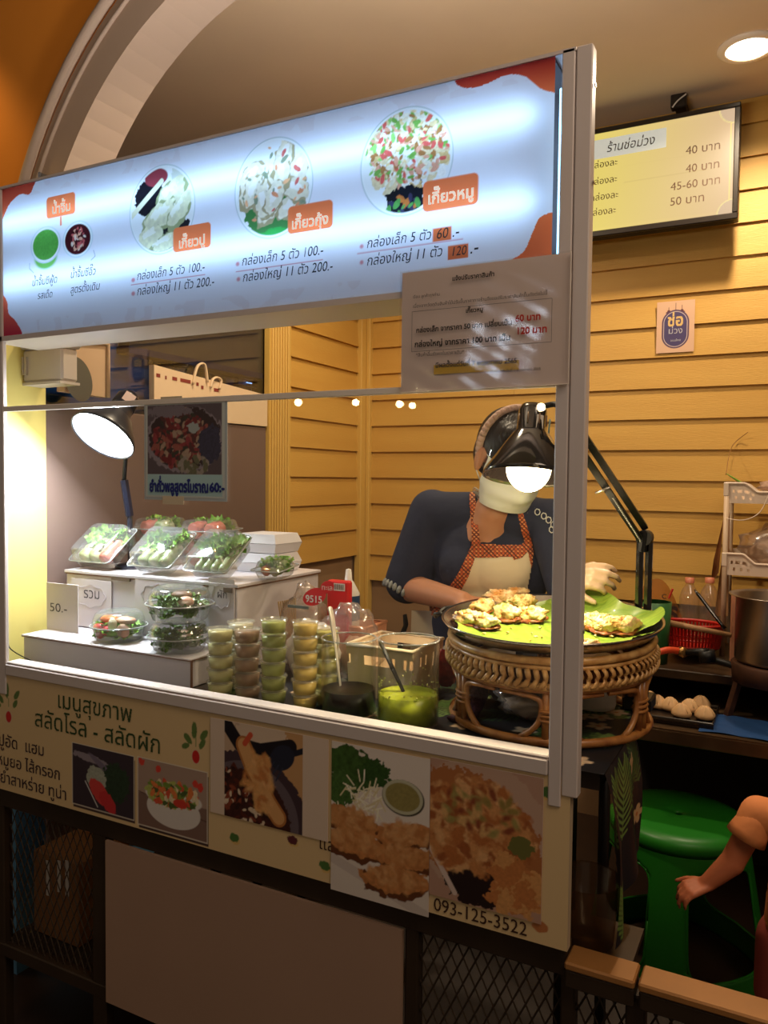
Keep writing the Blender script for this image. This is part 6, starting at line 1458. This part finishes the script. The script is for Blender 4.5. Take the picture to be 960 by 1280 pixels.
# ------------------------------------------------------------------ right side: steel table, stove, rack
BT = at(860, 915, Y=1.12).z
st = thing('steel_table', (.1, 1.45, 0), 'low steel worktable along the back wall', 'table')
bx0 = at(798, 905, Y=1.12).x-.22
b = MB(); b.box(bx0, 1.2, 1.12, 2.06, BT-.005, BT); b.box(bx0, 1.2, 1.12, 1.135, BT-.045, BT-.004, bev=.002); b.build('worktop', mat('worn_steel', (150, 120, 90), .35, metal=.9, noise=.3, scale=9), st)
for x in (bx0+.02, 1.1):
    for y in (1.15, 2.0): b = MB(); b.tube([(x, y, 0), (x, y, BT-.04)], .016, 10); b.build('leg', m_blackm, st, True)
b = MB(); b.box(bx0+.03, 1.18, 1.9, 1.92, .03, BT-.06); b.build('shade_sheet', m_dark, st)  # dark sheet put in for the shade under the tabletop
SZ = at(850, 838, Y=1.42).z
sf = thing('raised_shelf', (.1, 1.7, BT), 'dark greasy raised shelf standing on the steel table', 'shelf')
b = MB(); b.box(bx0, 1.15, 1.42, 2.06, SZ-.03, SZ, bev=.003); b.build('shelf_board', mat('greasy_board', (60, 44, 30), .3, noise=.4, scale=14), sf)
for x in (bx0+.02, .55, 1.1): b = MB(); b.box(x, x+.03, 1.44, 1.47, BT+.001, SZ-.031); b.build('leg', m_blackm, sf)
b = MB(); b.box(bx0+.01, 1.1, 1.75, 1.76, BT+.001, SZ-.031); b.build('shade_sheet', m_dark, sf)  # dark sheet put in for the shade under the shelf
# tray of uncooked dumplings
q0 = at(800, 872, Z=BT+.012); dt = thing('black_tray', (at(850, 890, Z=BT+.01).x, 1.27, BT), 'black oven tray of uncooked dumplings on the steel table', 'tray')
tx0, tx1_, ty0, ty1 = at(800, 885, Y=1.27).x-.06, at(893, 890, Y=1.22).x, 1.165, 1.37
b = MB(); b.box(tx0, tx1_, ty0, ty1, BT+.001, BT+.006)
b.build('pan', mat('oven_black', (30, 22, 17), .3), dt)
b = MB(); b.tube([(tx0, ty0, BT+.017), (tx1_, ty0, BT+.017), (tx1_, ty1, BT+.017), (tx0, ty1, BT+.017), (tx0, ty0, BT+.017)], .006, 8); b.box(tx0, tx1_, ty0-.002, ty0+.002, BT+.004, BT+.018); b.box(tx1_-.002, tx1_+.002, ty0, ty1, BT+.004, BT+.018); b.build('rim', mat('oven_black'), dt)
m_raw = mat('raw_dough', (222, 180, 128), .6, noise=.15, scale=20, sub=.1)
for i, (px, py) in enumerate(((811, 874), (822, 879), (838, 882), (852, 890), (862, 884), (876, 880), (881, 893))):
    p = at(px, py, Z=BT+.022); t = thing('raw_dumpling', (p.x, p.y, BT+.007), ['raw folded dumpling at the left end of the black tray', 'second raw dumpling from the left on the black tray', 'round raw dumpling left of the middle of the black tray', 'raw dumpling at the front middle of the black tray', 'raw dumpling behind the middle one on the black tray', 'raw dumpling with a raised tip at the back right of the tray', 'raw dumpling at the front right corner of the black tray'][i], 'dumpling', 'raw dumplings')
    def fn(p_, q, ph=i): q = q*(1+.08*math.sin(7*math.atan2(p_.y, p_.x)+ph)*max(0, p_.z+.3)); q.z = max(q.z, -.010)+.014*max(0, p_.z)**3; return q
    b = MB(); b.ell((p.x, p.y, BT+.018), (.030, .026, .017), 28, 12, fn=fn); b.build('dough', m_raw, t, True)
    b = MB()
    for k in range(5): a = k*1.26+i; b.tube([(p.x+.003*math.cos(a), p.y+.003*math.sin(a), BT+.047), (p.x+.017*math.cos(a), p.y+.017*math.sin(a), BT+.035), (p.x+.027*math.cos(a), p.y+.023*math.sin(a), BT+.024)], [.003, .0035, .002], 6)
    b.build('pleats', m_raw, t, True)
b = MB(); p = at(905, 905, Z=BT); b.grid(lambda u, v: (p.x-.06+.5*u, 1.135+.20*v+.01*math.sin(u*9), BT+.002+.003*abs(math.sin(u*14+v*9))), 30, 12); tag(b.build('blue_cloth', mat('blue_vinyl', (44, 78, 130), .35), None, True), 'blue plastic sheet lying on the right of the steel table', 'cloth')
# burner and pot
sb = thing('gas_burner', (at(945, 830, Y=1.40).x, 1.40, BT), 'heavy iron gas burner on legs at the right edge', 'stove')
PX = at(918, 780, Y=1.40).x; PR = .135; PCX = PX+PR*.98; zpb = at(925, 822, Y=1.40).z; zpt = at(925, 742, Y=1.40).z
m_iron = mat('rusty_iron', (86, 54, 38), .6, metal=.4, noise=.4, scale=20)
b = MB(); b.lathe([(PR*.6, zpb-.07), (PR*1.0, zpb-.065), (PR*1.04, zpb-.01), (PR*.98, zpb-.003), (PR*.7, zpb-.012)], (PCX, 1.40, 0), 36); b.build('burner_ring', m_iron, sb, True)
for a in (PI*1.12, PI*1.62, .3, 1.6):
    b = MB(); b.tube([(PCX+PR*.9*math.cos(a), 1.40+PR*.9*math.sin(a), zpb-.06), (PCX+PR*1.12*math.cos(a), 1.40+PR*1.1*math.sin(a), BT+.002)], .013, 4); b.build('leg', m_iron, sb)
pt_ = thing('stock_pot', (PCX, 1.40, zpb), 'big open steel stock pot on the gas burner', 'pot')
b = MB(); b.lathe([(.0005, 0), (PR*.94, 0), (PR*.97, .008), (PR*.97, zpt-zpb-.006), (PR*1.12, zpt-zpb), (PR*1.12, zpt-zpb+.003), (PR*.95, zpt-zpb-.002), (PR*.94, .01), (.0005, .01)], (PCX, 1.40, zpb), 56); b.build('pot_body', mat('pot_steel', (176, 164, 150), .3, metal=1, noise=.1), pt_, True)
b = MB(); b.lathe([(.0005, zpt-zpb-.05), (PR*.94, zpt-zpb-.05)], (PCX, 1.40, zpb), 40); tag(b.build('soup', mat('broth', (120, 84, 50), .2), None, True), 'brown broth inside the big steel pot', 'soup')
# regulator hose, pan, ladle
b = MB(); hose = smoothpts([at(795, 845, Y=1.25), at(812, 822, Y=1.3), at(832, 813, Y=1.34), at(850, 814, Y=1.38)], 8); b.tube(hose, .011, 10); tag(b.build('gas_hose', mat('orange_rubber', (206, 72, 34), .45), None, True), 'orange rubber gas hose curving beside the tray stand', 'hose')
kn = at(853, 815, Y=1.38); vv = thing('gas_valve', kn, 'brass and black gas valve at the end of the orange hose', 'valve')
b = MB(); b.lathe([(.006, -.012), (.016, -.010), (.016, .010), (.006, .012)], kn, 20, M=zframe((.5, -.85, 0)).to_4x4(), capb=True, capt=True); b.build('brass_nut', mat('brass', (170, 130, 76), .3, metal=.9), vv, True)
b = MB(); b.tube([kn+Vector((.01, 0, 0)), kn+Vector((.05, .0, .006)), kn+Vector((.075, 0, .0))], [.010, .012, .022], 12); b.tube([kn+Vector((.070, 0, .012)), kn+Vector((.078, 0, -.022))], .026, 14); b.tube([kn+Vector((.08, 0, -.012)), kn+Vector((.17, .0, -.03)), kn+Vector((.26, .03, -.035))], .011, 8); b.build('black_grip', m_blackp, vv, True)
# red basket, sticks, spoon, bottles
rb_ = at(864, 792, Y=1.62); rbk = thing('red_basket', (rb_.x, 1.62, SZ), 'red slotted plastic basket on the raised shelf', 'basket')
m_rb = mat('basket_red', (176, 30, 20), .4); kx = mpp(rb_); rx = 36*kx; ry = .07; zt_ = at(864, 779, Y=1.62).z; zb2 = at(864, 806, Y=1.62).z
def el_(r_, z, n=41): return [(rb_.x+rx*r_*math.cos(q), 1.62+ry*r_*math.sin(q), z) for q in np.linspace(0, 2*PI, n)]
for r_, z, tr_ in ((1.0, zt_, .006), (.95, (zt_+zb2)/2, .0025), (.93, (zt_*.3+zb2*.7), .0025), (.9, zb2, .005)): b = MB(); b.tube(el_(r_, z), tr_, 6); b.build('hoop', m_rb, rbk, True)
b = MB(); b.lathe([(.0005, 0), (1, 0)], (0, 0, 0), 40); b.v = [(rb_.x+x*rx*.9, 1.62+y*ry*.9, zb2) for x, y, z in b.v]; b.build('base', m_rb, rbk)
b = MB()
for k in range(52): q = 2*PI*k/52; b.tube([(rb_.x+rx*.9*math.cos(q), 1.62+ry*.9*math.sin(q), zb2), (rb_.x+rx*1.0*math.cos(q), 1.62+ry*1.0*math.sin(q), zt_)], .0038, 4)
b.build('slats', m_rb, rbk)['kind'] = 'stuff'
b = MB(); P0_ = at(833, 778, Y=1.55); P1_ = at(914, 794, Y=1.50); b.tube([P0_, P0_.lerp(P1_, .04), P1_], [.008, .011, .008], 10); tag(b.build('rolling_pin', mat('old_wood', (170, 126, 84), .6, noise=.2), None, True), 'thin wooden stick lying across the red basket', 'stick')
b = MB(); P0_ = at(868, 737, Y=1.46); P1_ = at(906, 786, Y=1.44); b.tube([P0_, P0_.lerp(P1_, .12), P0_.lerp(P1_, .9), P1_], [.002, .006, .006, .008], 8); tag(b.build('black_skimmer', m_shade, None, True), 'black spatula handle leaning over the red basket', 'utensil')
for i, (px, lab) in enumerate(((861, 'clear bottle with pink cap, left of two behind the basket'), (886, 'clear bottle with pink cap, right of two behind the basket'))):
    c = at(px, 770, Y=1.82); t = thing('water_bottle', (c.x, 1.82, SZ), lab, 'bottle'); zt3 = at(px, 722, Y=1.82).z; H = zt3-SZ
    b = MB(); b.lathe([(.0005, 0), (.032, 0), (.035, .006), (.035, H-.075), (.028, H-.05), (.014, H-.026), (.013, H-.016)], (c.x, 1.82, SZ+.001), 24); b.build('bottle_body', clear('bottle_pet', (250, 240, 220), .12, .08, haze=.06), t, True)
    b = MB(); b.lathe([(.0165, H-.020), (.0165, H-.001), (.0005, H)], (c.x, 1.82, SZ+.001), 20); b.build('bottle_cap', mat('pink_cap', (196, 120, 90), .4), t, True)
# green bucket, printed bag, bowl
c = at(816, 775, Y=1.5); crm = thing('shopping_bag', (c.x, 1.62, SZ), 'beige see-through shopping bag with printed letters behind the tray', 'bag')
q = at(822, 740, Y=1.7); b = MB(); b.grid(lambda u, v: (q.x-.15+.26*u+.03*v*(1-u), 1.70+.02*math.sin(u*9+v*3), SZ+.002+(.26*(1-(2*u-1)**2*.75))*v), 20, 16); b.build('bag_front', clear('beige_film', (226, 180, 120), .06, .2, haze=.35, hazecol=(190, 140, 90)), crm, True)
text('S', 835, 775, 847, 1.68, mat('bag_ink', (60, 40, 30), .6), crm, dil=.05); text('C', 827, 748, 833, 1.68, mat('bag_ink'), crm, dil=.03)
b = MB(); b.tube([at(836, 748, Y=1.68), at(841, 736, Y=1.68)], .004, 6); b.build('red_stroke', mat('red_ink'), crm)
c = at(818, 782, Y=1.50); t = thing('green_bowl', (c.x, 1.5, SZ), 'green plastic tub behind the right edge of the tray', 'tub')
b = MB(); b.lathe([(.0005, 0), (.045, 0), (.055, at(818, 752, Y=1.5).z-SZ), (.052, at(818, 752, Y=1.5).z-SZ)], (c.x, 1.50, SZ+.001), 28); b.build('tub', mat('green_plastic', (46, 96, 50), .35), t, True)
c = at(872, 768, Y=1.74); t = thing('metal_bowl', (c.x, 1.74, SZ), 'dull pan lid and bowl stacked behind the red basket', 'bowl')
b = MB(); b.lathe([(.0005, .0), (.05, .0), (.085, .03), (.088, .034), (.08, .034), (.0005, .012)], (c.x, 1.74, SZ+.001), 36); b.build('bowl', mat('dull_metal', (110, 84, 60), .4, metal=.5), t, True)
# pale boxes beside the pot
c = at(905, 775, Y=1.58); t = thing('carton', (c.x, 1.58, SZ), 'small pinkish carton standing left of the steel pot', 'box')
b = MB(); a_ = at(914, 744, Y=1.58); b.box(a_.x, a_.x+.09, 1.58, 1.66, SZ+.001, a_.z, bev=.003); b.build('box_body', mat('pinkish_card', (196, 130, 96), .6), t)
# white rack with two baskets
RKY = 1.72; rk = thing('plastic_rack', (at(930, 700, Y=RKY).x, RKY, SZ), 'white plastic rack with two basket tiers against the wall', 'rack')
xr0 = at(907, 610, Y=RKY).x; m_rk = mat('rack_white', (226, 206, 184), .4)
for (pyt, pyb) in ((604, 628), (692, 718)):
    z1_ = at(910, pyt, Y=RKY).z; z0_ = at(920, pyb, Y=RKY).z; dp = z1_-z0_
    Lx = .46; b = MB()
    for (yy_, nm) in ((RKY, 'front'), (RKY+.26, 'back')):
        n = 60
        def prof(u): return 1-.45*(1 if .22 < u < .80 else (max(0, (u-.14)/.08) if u <= .22 else max(0, (.88-u)/.08)))
        for i in range(n):
            u0, u1 = i/n, (i+1)/n
            for j in range(6):
                va, vb = j/6, (j+1)/6
                cu = (u0+u1)/2
                if nm == 'front' and .055 < cu < .20 and j in (1, 3) and int((cu-.055)/.0242+.5*j) % 2: continue
                za0, zb0_ = z0_+dp*prof(u0)*va, z0_+dp*prof(u0)*vb; za1, zb1_ = z0_+dp*prof(u1)*va, z0_+dp*prof(u1)*vb
                b.add([(xr0+Lx*u0, yy_, za0), (xr0+Lx*u1, yy_, za1), (xr0+Lx*u1, yy_, zb1_), (xr0+Lx*u0, yy_, zb0_)], [(0, 1, 2, 3)])
    b.add([(xr0, RKY, z0_), (xr0+Lx, RKY, z0_), (xr0+Lx, RKY+.26, z0_), (xr0, RKY+.26, z0_)], [(0, 1, 2, 3)]); b.add([(xr0, RKY, z0_), (xr0, RKY+.26, z0_), (xr0, RKY+.26, z1_), (xr0, RKY, z1_)], [(0, 1, 2, 3)]); b.add([(xr0+Lx, RKY, z0_), (xr0+Lx, RKY+.26, z0_), (xr0+Lx, RKY+.26, z1_), (xr0+Lx, RKY, z1_)], [(0, 1, 2, 3)])
    o = b.build('basket_tier', m_rk, rk); sd_ = o.modifiers.new('t', 'SOLIDIFY'); sd_.thickness = .003
    b = MB(); b.tube([(xr0+Lx*u, RKY-.003, z0_+dp*prof(u)) for u in np.linspace(0, 1, 61)], .005, 6); b.box(xr0-.006, xr0+.012, RKY-.008, RKY+.012, z1_-.045, z1_+.003, bev=.002); b.build('tier_lip', m_rk, rk)
for x in (xr0+.004, xr0+.455):
    for y in (RKY+.003, RKY+.255): b = MB(); b.tube([(x, y, SZ+.001), (x, y, at(910, 606, Y=RKY).z)], .009, 10); b.build('post', mat('rack_post', (206, 180, 150), .35), rk, True)
# things in the rack
z1_ = at(920, 716, Y=RKY).z
t = thing('folded_bags', (xr0+.2, RKY+.12, z1_), 'clear bag of folded sheets in the lower rack basket', 'bag')
crumple('bag_film', (xr0+.19, RKY+.12, z1_+.085), .15, .10, .085, m_poly, t, 15); crumple('contents', (xr0+.20, RKY+.12, z1_+.07), .12, .07, .065, mat('pale_sheets', (206, 176, 146), .6, bump=.4), t, 16, .15)
z2_ = at(920, 626, Y=RKY).z
t = thing('plastic_bag', (xr0+.2, RKY+.12, z2_), 'crumpled greyish bag in the upper rack basket', 'bag'); crumple('bag_body', (xr0+.24, RKY+.12, z2_+.05), .13, .08, .05, mat('grey_film', (170, 140, 120), .4, bump=.5), t, 17, .15)
g0 = at(908, 592, Y=RKY+.02); g1 = at(932, 607, Y=RKY+.03)
b = MB(); b.tube([g0, g0.lerp(g1, .3), g0.lerp(g1, .7), g1, g1+Vector((.03, 0, -.03))], [.003, .008, .010, .010, .004], 8, flat=.4); tag(b.build('green_knife', mat('green_handle', (110, 150, 40), .4), None, True), 'green handled utensil sticking out of the upper rack basket', 'utensil')
b = MB(); b.tube(smoothpts([at(935, 540, Y=2.07), at(915, 558, Y=2.06), at(908, 590, Y=1.80), g0], 8), .0015, 5); tag(b.build('hanging_string', mat('string_tan', (140, 100, 50), .7), None, True), 'thin string hanging down the boards to the rack', 'string')
b = MB(); b.tube(smoothpts([at(908, 648, Y=RKY-.01), at(930, 650, Y=RKY-.03), at(950, 640, Y=RKY-.03), at(962, 615, Y=RKY-.02)], 8), .0016, 5); tag(b.build('loose_string', m_rk, None, True), 'white string drooping between the rack tiers', 'string')
# boards leaning left of the rack
for i, (pa, pb2, pc_, pd, col, lab) in enumerate((((904, 650), (898, 716), (888, 730), (892, 700), (150, 100, 60), 'brown cutting board leaning between wall and rack'), ((912, 640), (910, 770), (893, 770), (902, 700), (190, 140, 92), 'pale cardboard sheet leaning against the rack'))):
    b = MB(); Yb = 1.90-.06*i; P_ = [at(*q, Y=Yb-.02*k) for k, q in enumerate((pa, pb2, pc_, pd))]; V = [tuple(p) for p in P_]+[(p.x, p.y+.012, p.z) for p in P_]
    b.add(V, [(0, 1, 2, 3), (7, 6, 5, 4), (0, 4, 5, 1), (1, 5, 6, 2), (2, 6, 7, 3), (3, 7, 4, 0)]); tag(b.build('leaning_board', mat('lean_%d' % i, col, .6)), lab, 'board')

# ------------------------------------------------------------------ green stool, tub below the cloth, child
SCX, SCY, SH = at(848, 1017, Z=.46).x, at(848, 1017, Z=.46).y, .46
SR = .5*(932-768)*mpp((SCX, SCY, SH))*1.01
stl = thing('plastic_stool', (SCX, SCY, 0), 'green round-topped plastic stool behind the metal ledge', 'stool')
m_gs = mat('stool_green', (34, 122, 30), .38, spec=.4)
b = MB(); b.lathe([(SR*.07, SH-.006), (SR*.085, SH-.001), (SR*.3, SH+.001), (SR*.82, SH+.001), (SR*.93, SH-.003), (SR*.99, SH-.014), (SR*1.0, SH-.028), (SR*.965, SH-.045)], (SCX, SCY, 0), 64); o = b.build('seat', m_gs, stl, True); sd_ = o.modifiers.new('t', 'SOLIDIFY'); sd_.thickness = .004
b = MB(); nU, nV = 128, 44; ca0 = math.atan2(CAM.y-SCY, CAM.x-SCX)-.10
def sb_pt(i, j):
    a = 2*PI*i/nU; v = j/nV; z = (SH-.040)*(1-v); sq = 1/max(abs(math.cos(a-ca0)), abs(math.sin(a-ca0)), .001)
    c4 = abs(math.cos(2*(a-ca0))); R = SR*(.955+.24*v)*(1+.10*v*(c4**3)); 
    return (SCX+R*math.cos(a), SCY+R*math.sin(a), z)
b.v = [sb_pt(i, j) for j in range(nV+1) for i in range(nU)]
def win(i, j):
    a = (2*PI*(i+.5)/nU-ca0) % (PI/2); d_ = abs(a-PI/4)/(PI/4); z = (SH-.04)*(1-(j+.5)/nV); zt4, zb4 = SH-.090, .085; hz = (zt4-zb4)/2; y = abs(z-(zt4+zb4)/2)/hz; wd = .70
    return (d_/wd)**6+y**8 < 1
for j in range(nV):
    for i in range(nU):
        if not win(i, j): b.f.append((j*nU+i, j*nU+(i+1) % nU, (j+1)*nU+(i+1) % nU, (j+1)*nU+i)); b.mi.append(0)
o = b.build('stool_body', m_gs, stl, True); sd_ = o.modifiers.new('t', 'SOLIDIFY'); sd_.thickness = .005
for w_ in range(4):
    P_ = []
    for k in range(61):
        q = 2*PI*k/60; cx_, sx_ = math.cos(q), math.sin(q); dd_ = math.copysign(abs(cx_)**.35, cx_)*.70; yy_ = math.copysign(abs(sx_)**.35, sx_)
        a = ca0+PI/4+w_*PI/2+dd_*PI/4; z = (SH-.090+.085)/2+yy_*(SH-.175)/2; v = 1-z/(SH-.04); c4 = abs(math.cos(2*(a-ca0))); R = SR*(.955+.24*v)*(1+.10*v*c4**3)+.002; P_.append((SCX+R*math.cos(a), SCY+R*math.sin(a), z))
    b = MB(); b.tube(P_, .004, 6); b.build('window_rim', m_gs, stl, True)
a = ca0+PI/4*.80; R = SR*1.005
b = MB(); b.add([(SCX+(R+.022)*math.cos(a+t_), SCY+(R+.022)*math.sin(a+t_), z) for t_, z in ((-.12, SH-.082), (.12, SH-.082), (.12, SH-.058), (-.12, SH-.058))], [(0, 1, 2, 3)]); b.build('paper_label', mat('label_brownred', (140, 84, 70), .6), stl)
# clear tub below the cloth
c = at(727, 1150, Y=.10); t = thing('food_tub', (c.x, .13, at(727, 1185, Y=.10).z), 'dull clear plastic tub under the tablecloth by the ledge', 'tub')
zt5, zb5 = at(727, 1108, Y=.10).z, at(727, 1185, Y=.10).z; zb5 = max(zb5, .216)
b = MB(); b.lathe([(.0005, 0), (.050, 0), (.058, zt5-zb5), (.062, zt5-zb5+.003)], (c.x, .135, zb5), 32); b.build('tub', clear('cloudy_tub', (220, 200, 170), .12, .2, haze=.35, hazecol=(150, 110, 76)), t, True)
b = MB(); b.box(c.x-.09, c.x+.09, .063, .22, zb5-.013, zb5-.001); tag(b.build('ledge_shelf', m_bf), 'dark bracket shelf carrying the clear tub behind the ledge', 'shelf')

# child: only the sleeve, arm and hand come into the picture
CY = .55; csh = at(948, 1018, Y=CY); cel = at(915, 1078, Y=CY-.02); cwr = at(884, 1104, Y=CY-.04)
kid = thing('person', (csh.x+.11, CY+.02, 0), 'small child in an orange-lit shirt reaching towards the stool from the right', 'person')
kc = Vector((csh.x+.105, CY+.02, csh.z-.03)); m_ks = mat('orange_lit_skin', (206, 120, 80), .5, sub=.15)  # warm light put into the skin's orange tone
E = [('c', csh, .027, cel, .025), ('c', cel, .026, cwr, .0175), ('c', kc+Vector((0, 0, .02)), .06, kc+Vector((0, 0, -.22)), .075), ('c', kc+Vector((0, 0, .06)), .032, kc+Vector((0, 0, .12)), .035), ('e', kc+Vector((0, 0, .195)), (.075, .085, .095)), ('e', kc+Vector((0, -.03, .155)), (.05, .05, .045)), ('e', kc+Vector((0, -.085, .175)), (.012, .012, .012)),
     ('c', csh+Vector((.0, 0, 0)), .034, kc+Vector((.09, 0, .02)), .036), ('c', kc+Vector((.10, 0, .01)), .030, kc+Vector((.13, -.02, -.14)), .022), ('c', kc+Vector((.13, -.02, -.14)), .022, kc+Vector((.12, -.08, -.20)), .018),
     ('c', kc+Vector((-.04, 0, -.24)), .05, kc+Vector((-.045, 0, -.45)), .035), ('c', kc+Vector((.04, 0, -.24)), .05, kc+Vector((.045, 0, -.45)), .035), ('c', Vector((kc.x-.045, kc.y, kc.z-.45)), .033, Vector((kc.x-.045, kc.y, .05)), .028), ('c', Vector((kc.x+.045, kc.y, kc.z-.45)), .033, Vector((kc.x+.045, kc.y, .05)), .028),
     ('c', Vector((kc.x-.045, kc.y, .03)), .028, Vector((kc.x-.045, kc.y-.08, .025)), .024), ('c', Vector((kc.x+.045, kc.y, .03)), .028, Vector((kc.x+.045, kc.y-.08, .025)), .024)]
E += hand(cwr, (RT*-.93+UP*-.22+FW*-.12), (RT*-.1+UP*.9-FW*.3), .098, .42, -1, .2)
organic('body', E, .0034, m_ks, kid, 3)
m_or = mat('orange_lit_shirt', (232, 144, 84), .8, bump=.4, bscale=22)  # warm light put into the shirt's orange colour
slv = csh.lerp(cel, .42)
organic('shirt', [('c', csh+Vector((0, 0, .002)), .038, csh.lerp(cel, .16), .038), ('c', csh, .038, kc+Vector((.10, 0, .02)), .044), ('c', kc+Vector((0, 0, .02)), .072, kc+Vector((0, 0, -.20)), .090), ('c', kc+Vector((.10, 0, .02)), .040, kc+Vector((.12, -.01, -.06)), .042)], .006, m_or, kid, 5)
b = MB(); b.tube([csh.lerp(cel, t) for t in (-.05, .12, .32, .48)], [.034, .040, .045, .049], 24, caps=False, flat=.85); o = b.build('sleeve', m_or, kid, True); sd_ = o.modifiers.new('t', 'SOLIDIFY'); sd_.thickness = .002
organic('shorts', [('c', kc+Vector((0, 0, -.2)), .084, kc+Vector((0, 0, -.22)), .082), ('c', kc+Vector((-.045, 0, -.24)), .06, kc+Vector((-.05, 0, -.36)), .056), ('c', kc+Vector((.045, 0, -.24)), .06, kc+Vector((.05, 0, -.36)), .056)], .007, mat('red_pink_cloth', (170, 74, 60), .8), kid, 4)
organic('hair', [('e', kc+Vector((0, .012, .215)), (.081, .088, .092)), ('e', kc+Vector((0, .04, .17)), (.07, .06, .06))], .007, m_hair, kid, 2)
for s_ in (-1, 1): b = MB(); b.ell(kc+Vector((s_*.026, -.078, .195)), (.009, .006, .007), 10, 6); b.build('eye', mat('iris_dark'), kid, True)

# the tray and its stand lean slightly towards the counter's front
TILT = .062
for o in [x for x in COL.objects if x.type == 'MESH']:
    top = o
    while top.parent: top = top.parent
    nm = top.name.split('.')[0]
    if nm in ('steel_tray', 'banana_leaf', 'dumpling', 'crumbs', 'rattan_stand'):
        off = wloc(o)
        for v in o.data.vertices:
            q = v.co+off; f = 1 if nm != 'rattan_stand' else max(0, min(1, (q.z-TZ-.02)/(zb0-TZ-.02)))
            v.co.z += TILT*f*(q.y-TRY)

# thin black cable along the front of the riser
b = MB(); P_ = smoothpts([at(10, 800, Y=.115), at(14, 812, Y=.110), at(40, 826, Y=.10), at(62, 830, Y=.10), at(110, 842, Y=.095), at(170, 856, Y=.09), at(240, 868, Y=.09)], 6); P_ = [Vector((q.x, q.y, max(q.z, TZ+.002))) for q in P_]
b.tube(P_, .0016, 5); tag(b.build('thin_cable', m_blackp, None, True), 'thin black cable lying in front of the long white riser', 'cable')
# added unseen light box, put there for a glare in the notice sleeve
p = at(640, 412, Y=-.013); r_ = (p-CAM); q = p+Vector((r_.x, -r_.y, r_.z)).normalized()*2.6
t = thing('added_lightbox', q, 'added white light box outside the frame, glaring in the notice sleeve', 'light box')
b = MB(); b.box(q.x-.16, q.x+.16, q.y-.03, q.y, q.z-.06, q.z+.06); b.build('box_body', m_blackm, t)
b = MB(); b.box(q.x-.15, q.x+.15, q.y+.001, q.y+.004, q.z-.05, q.z+.05); b.build('diffuser', emitter('cool_panel', (225, 238, 255), 14), t)
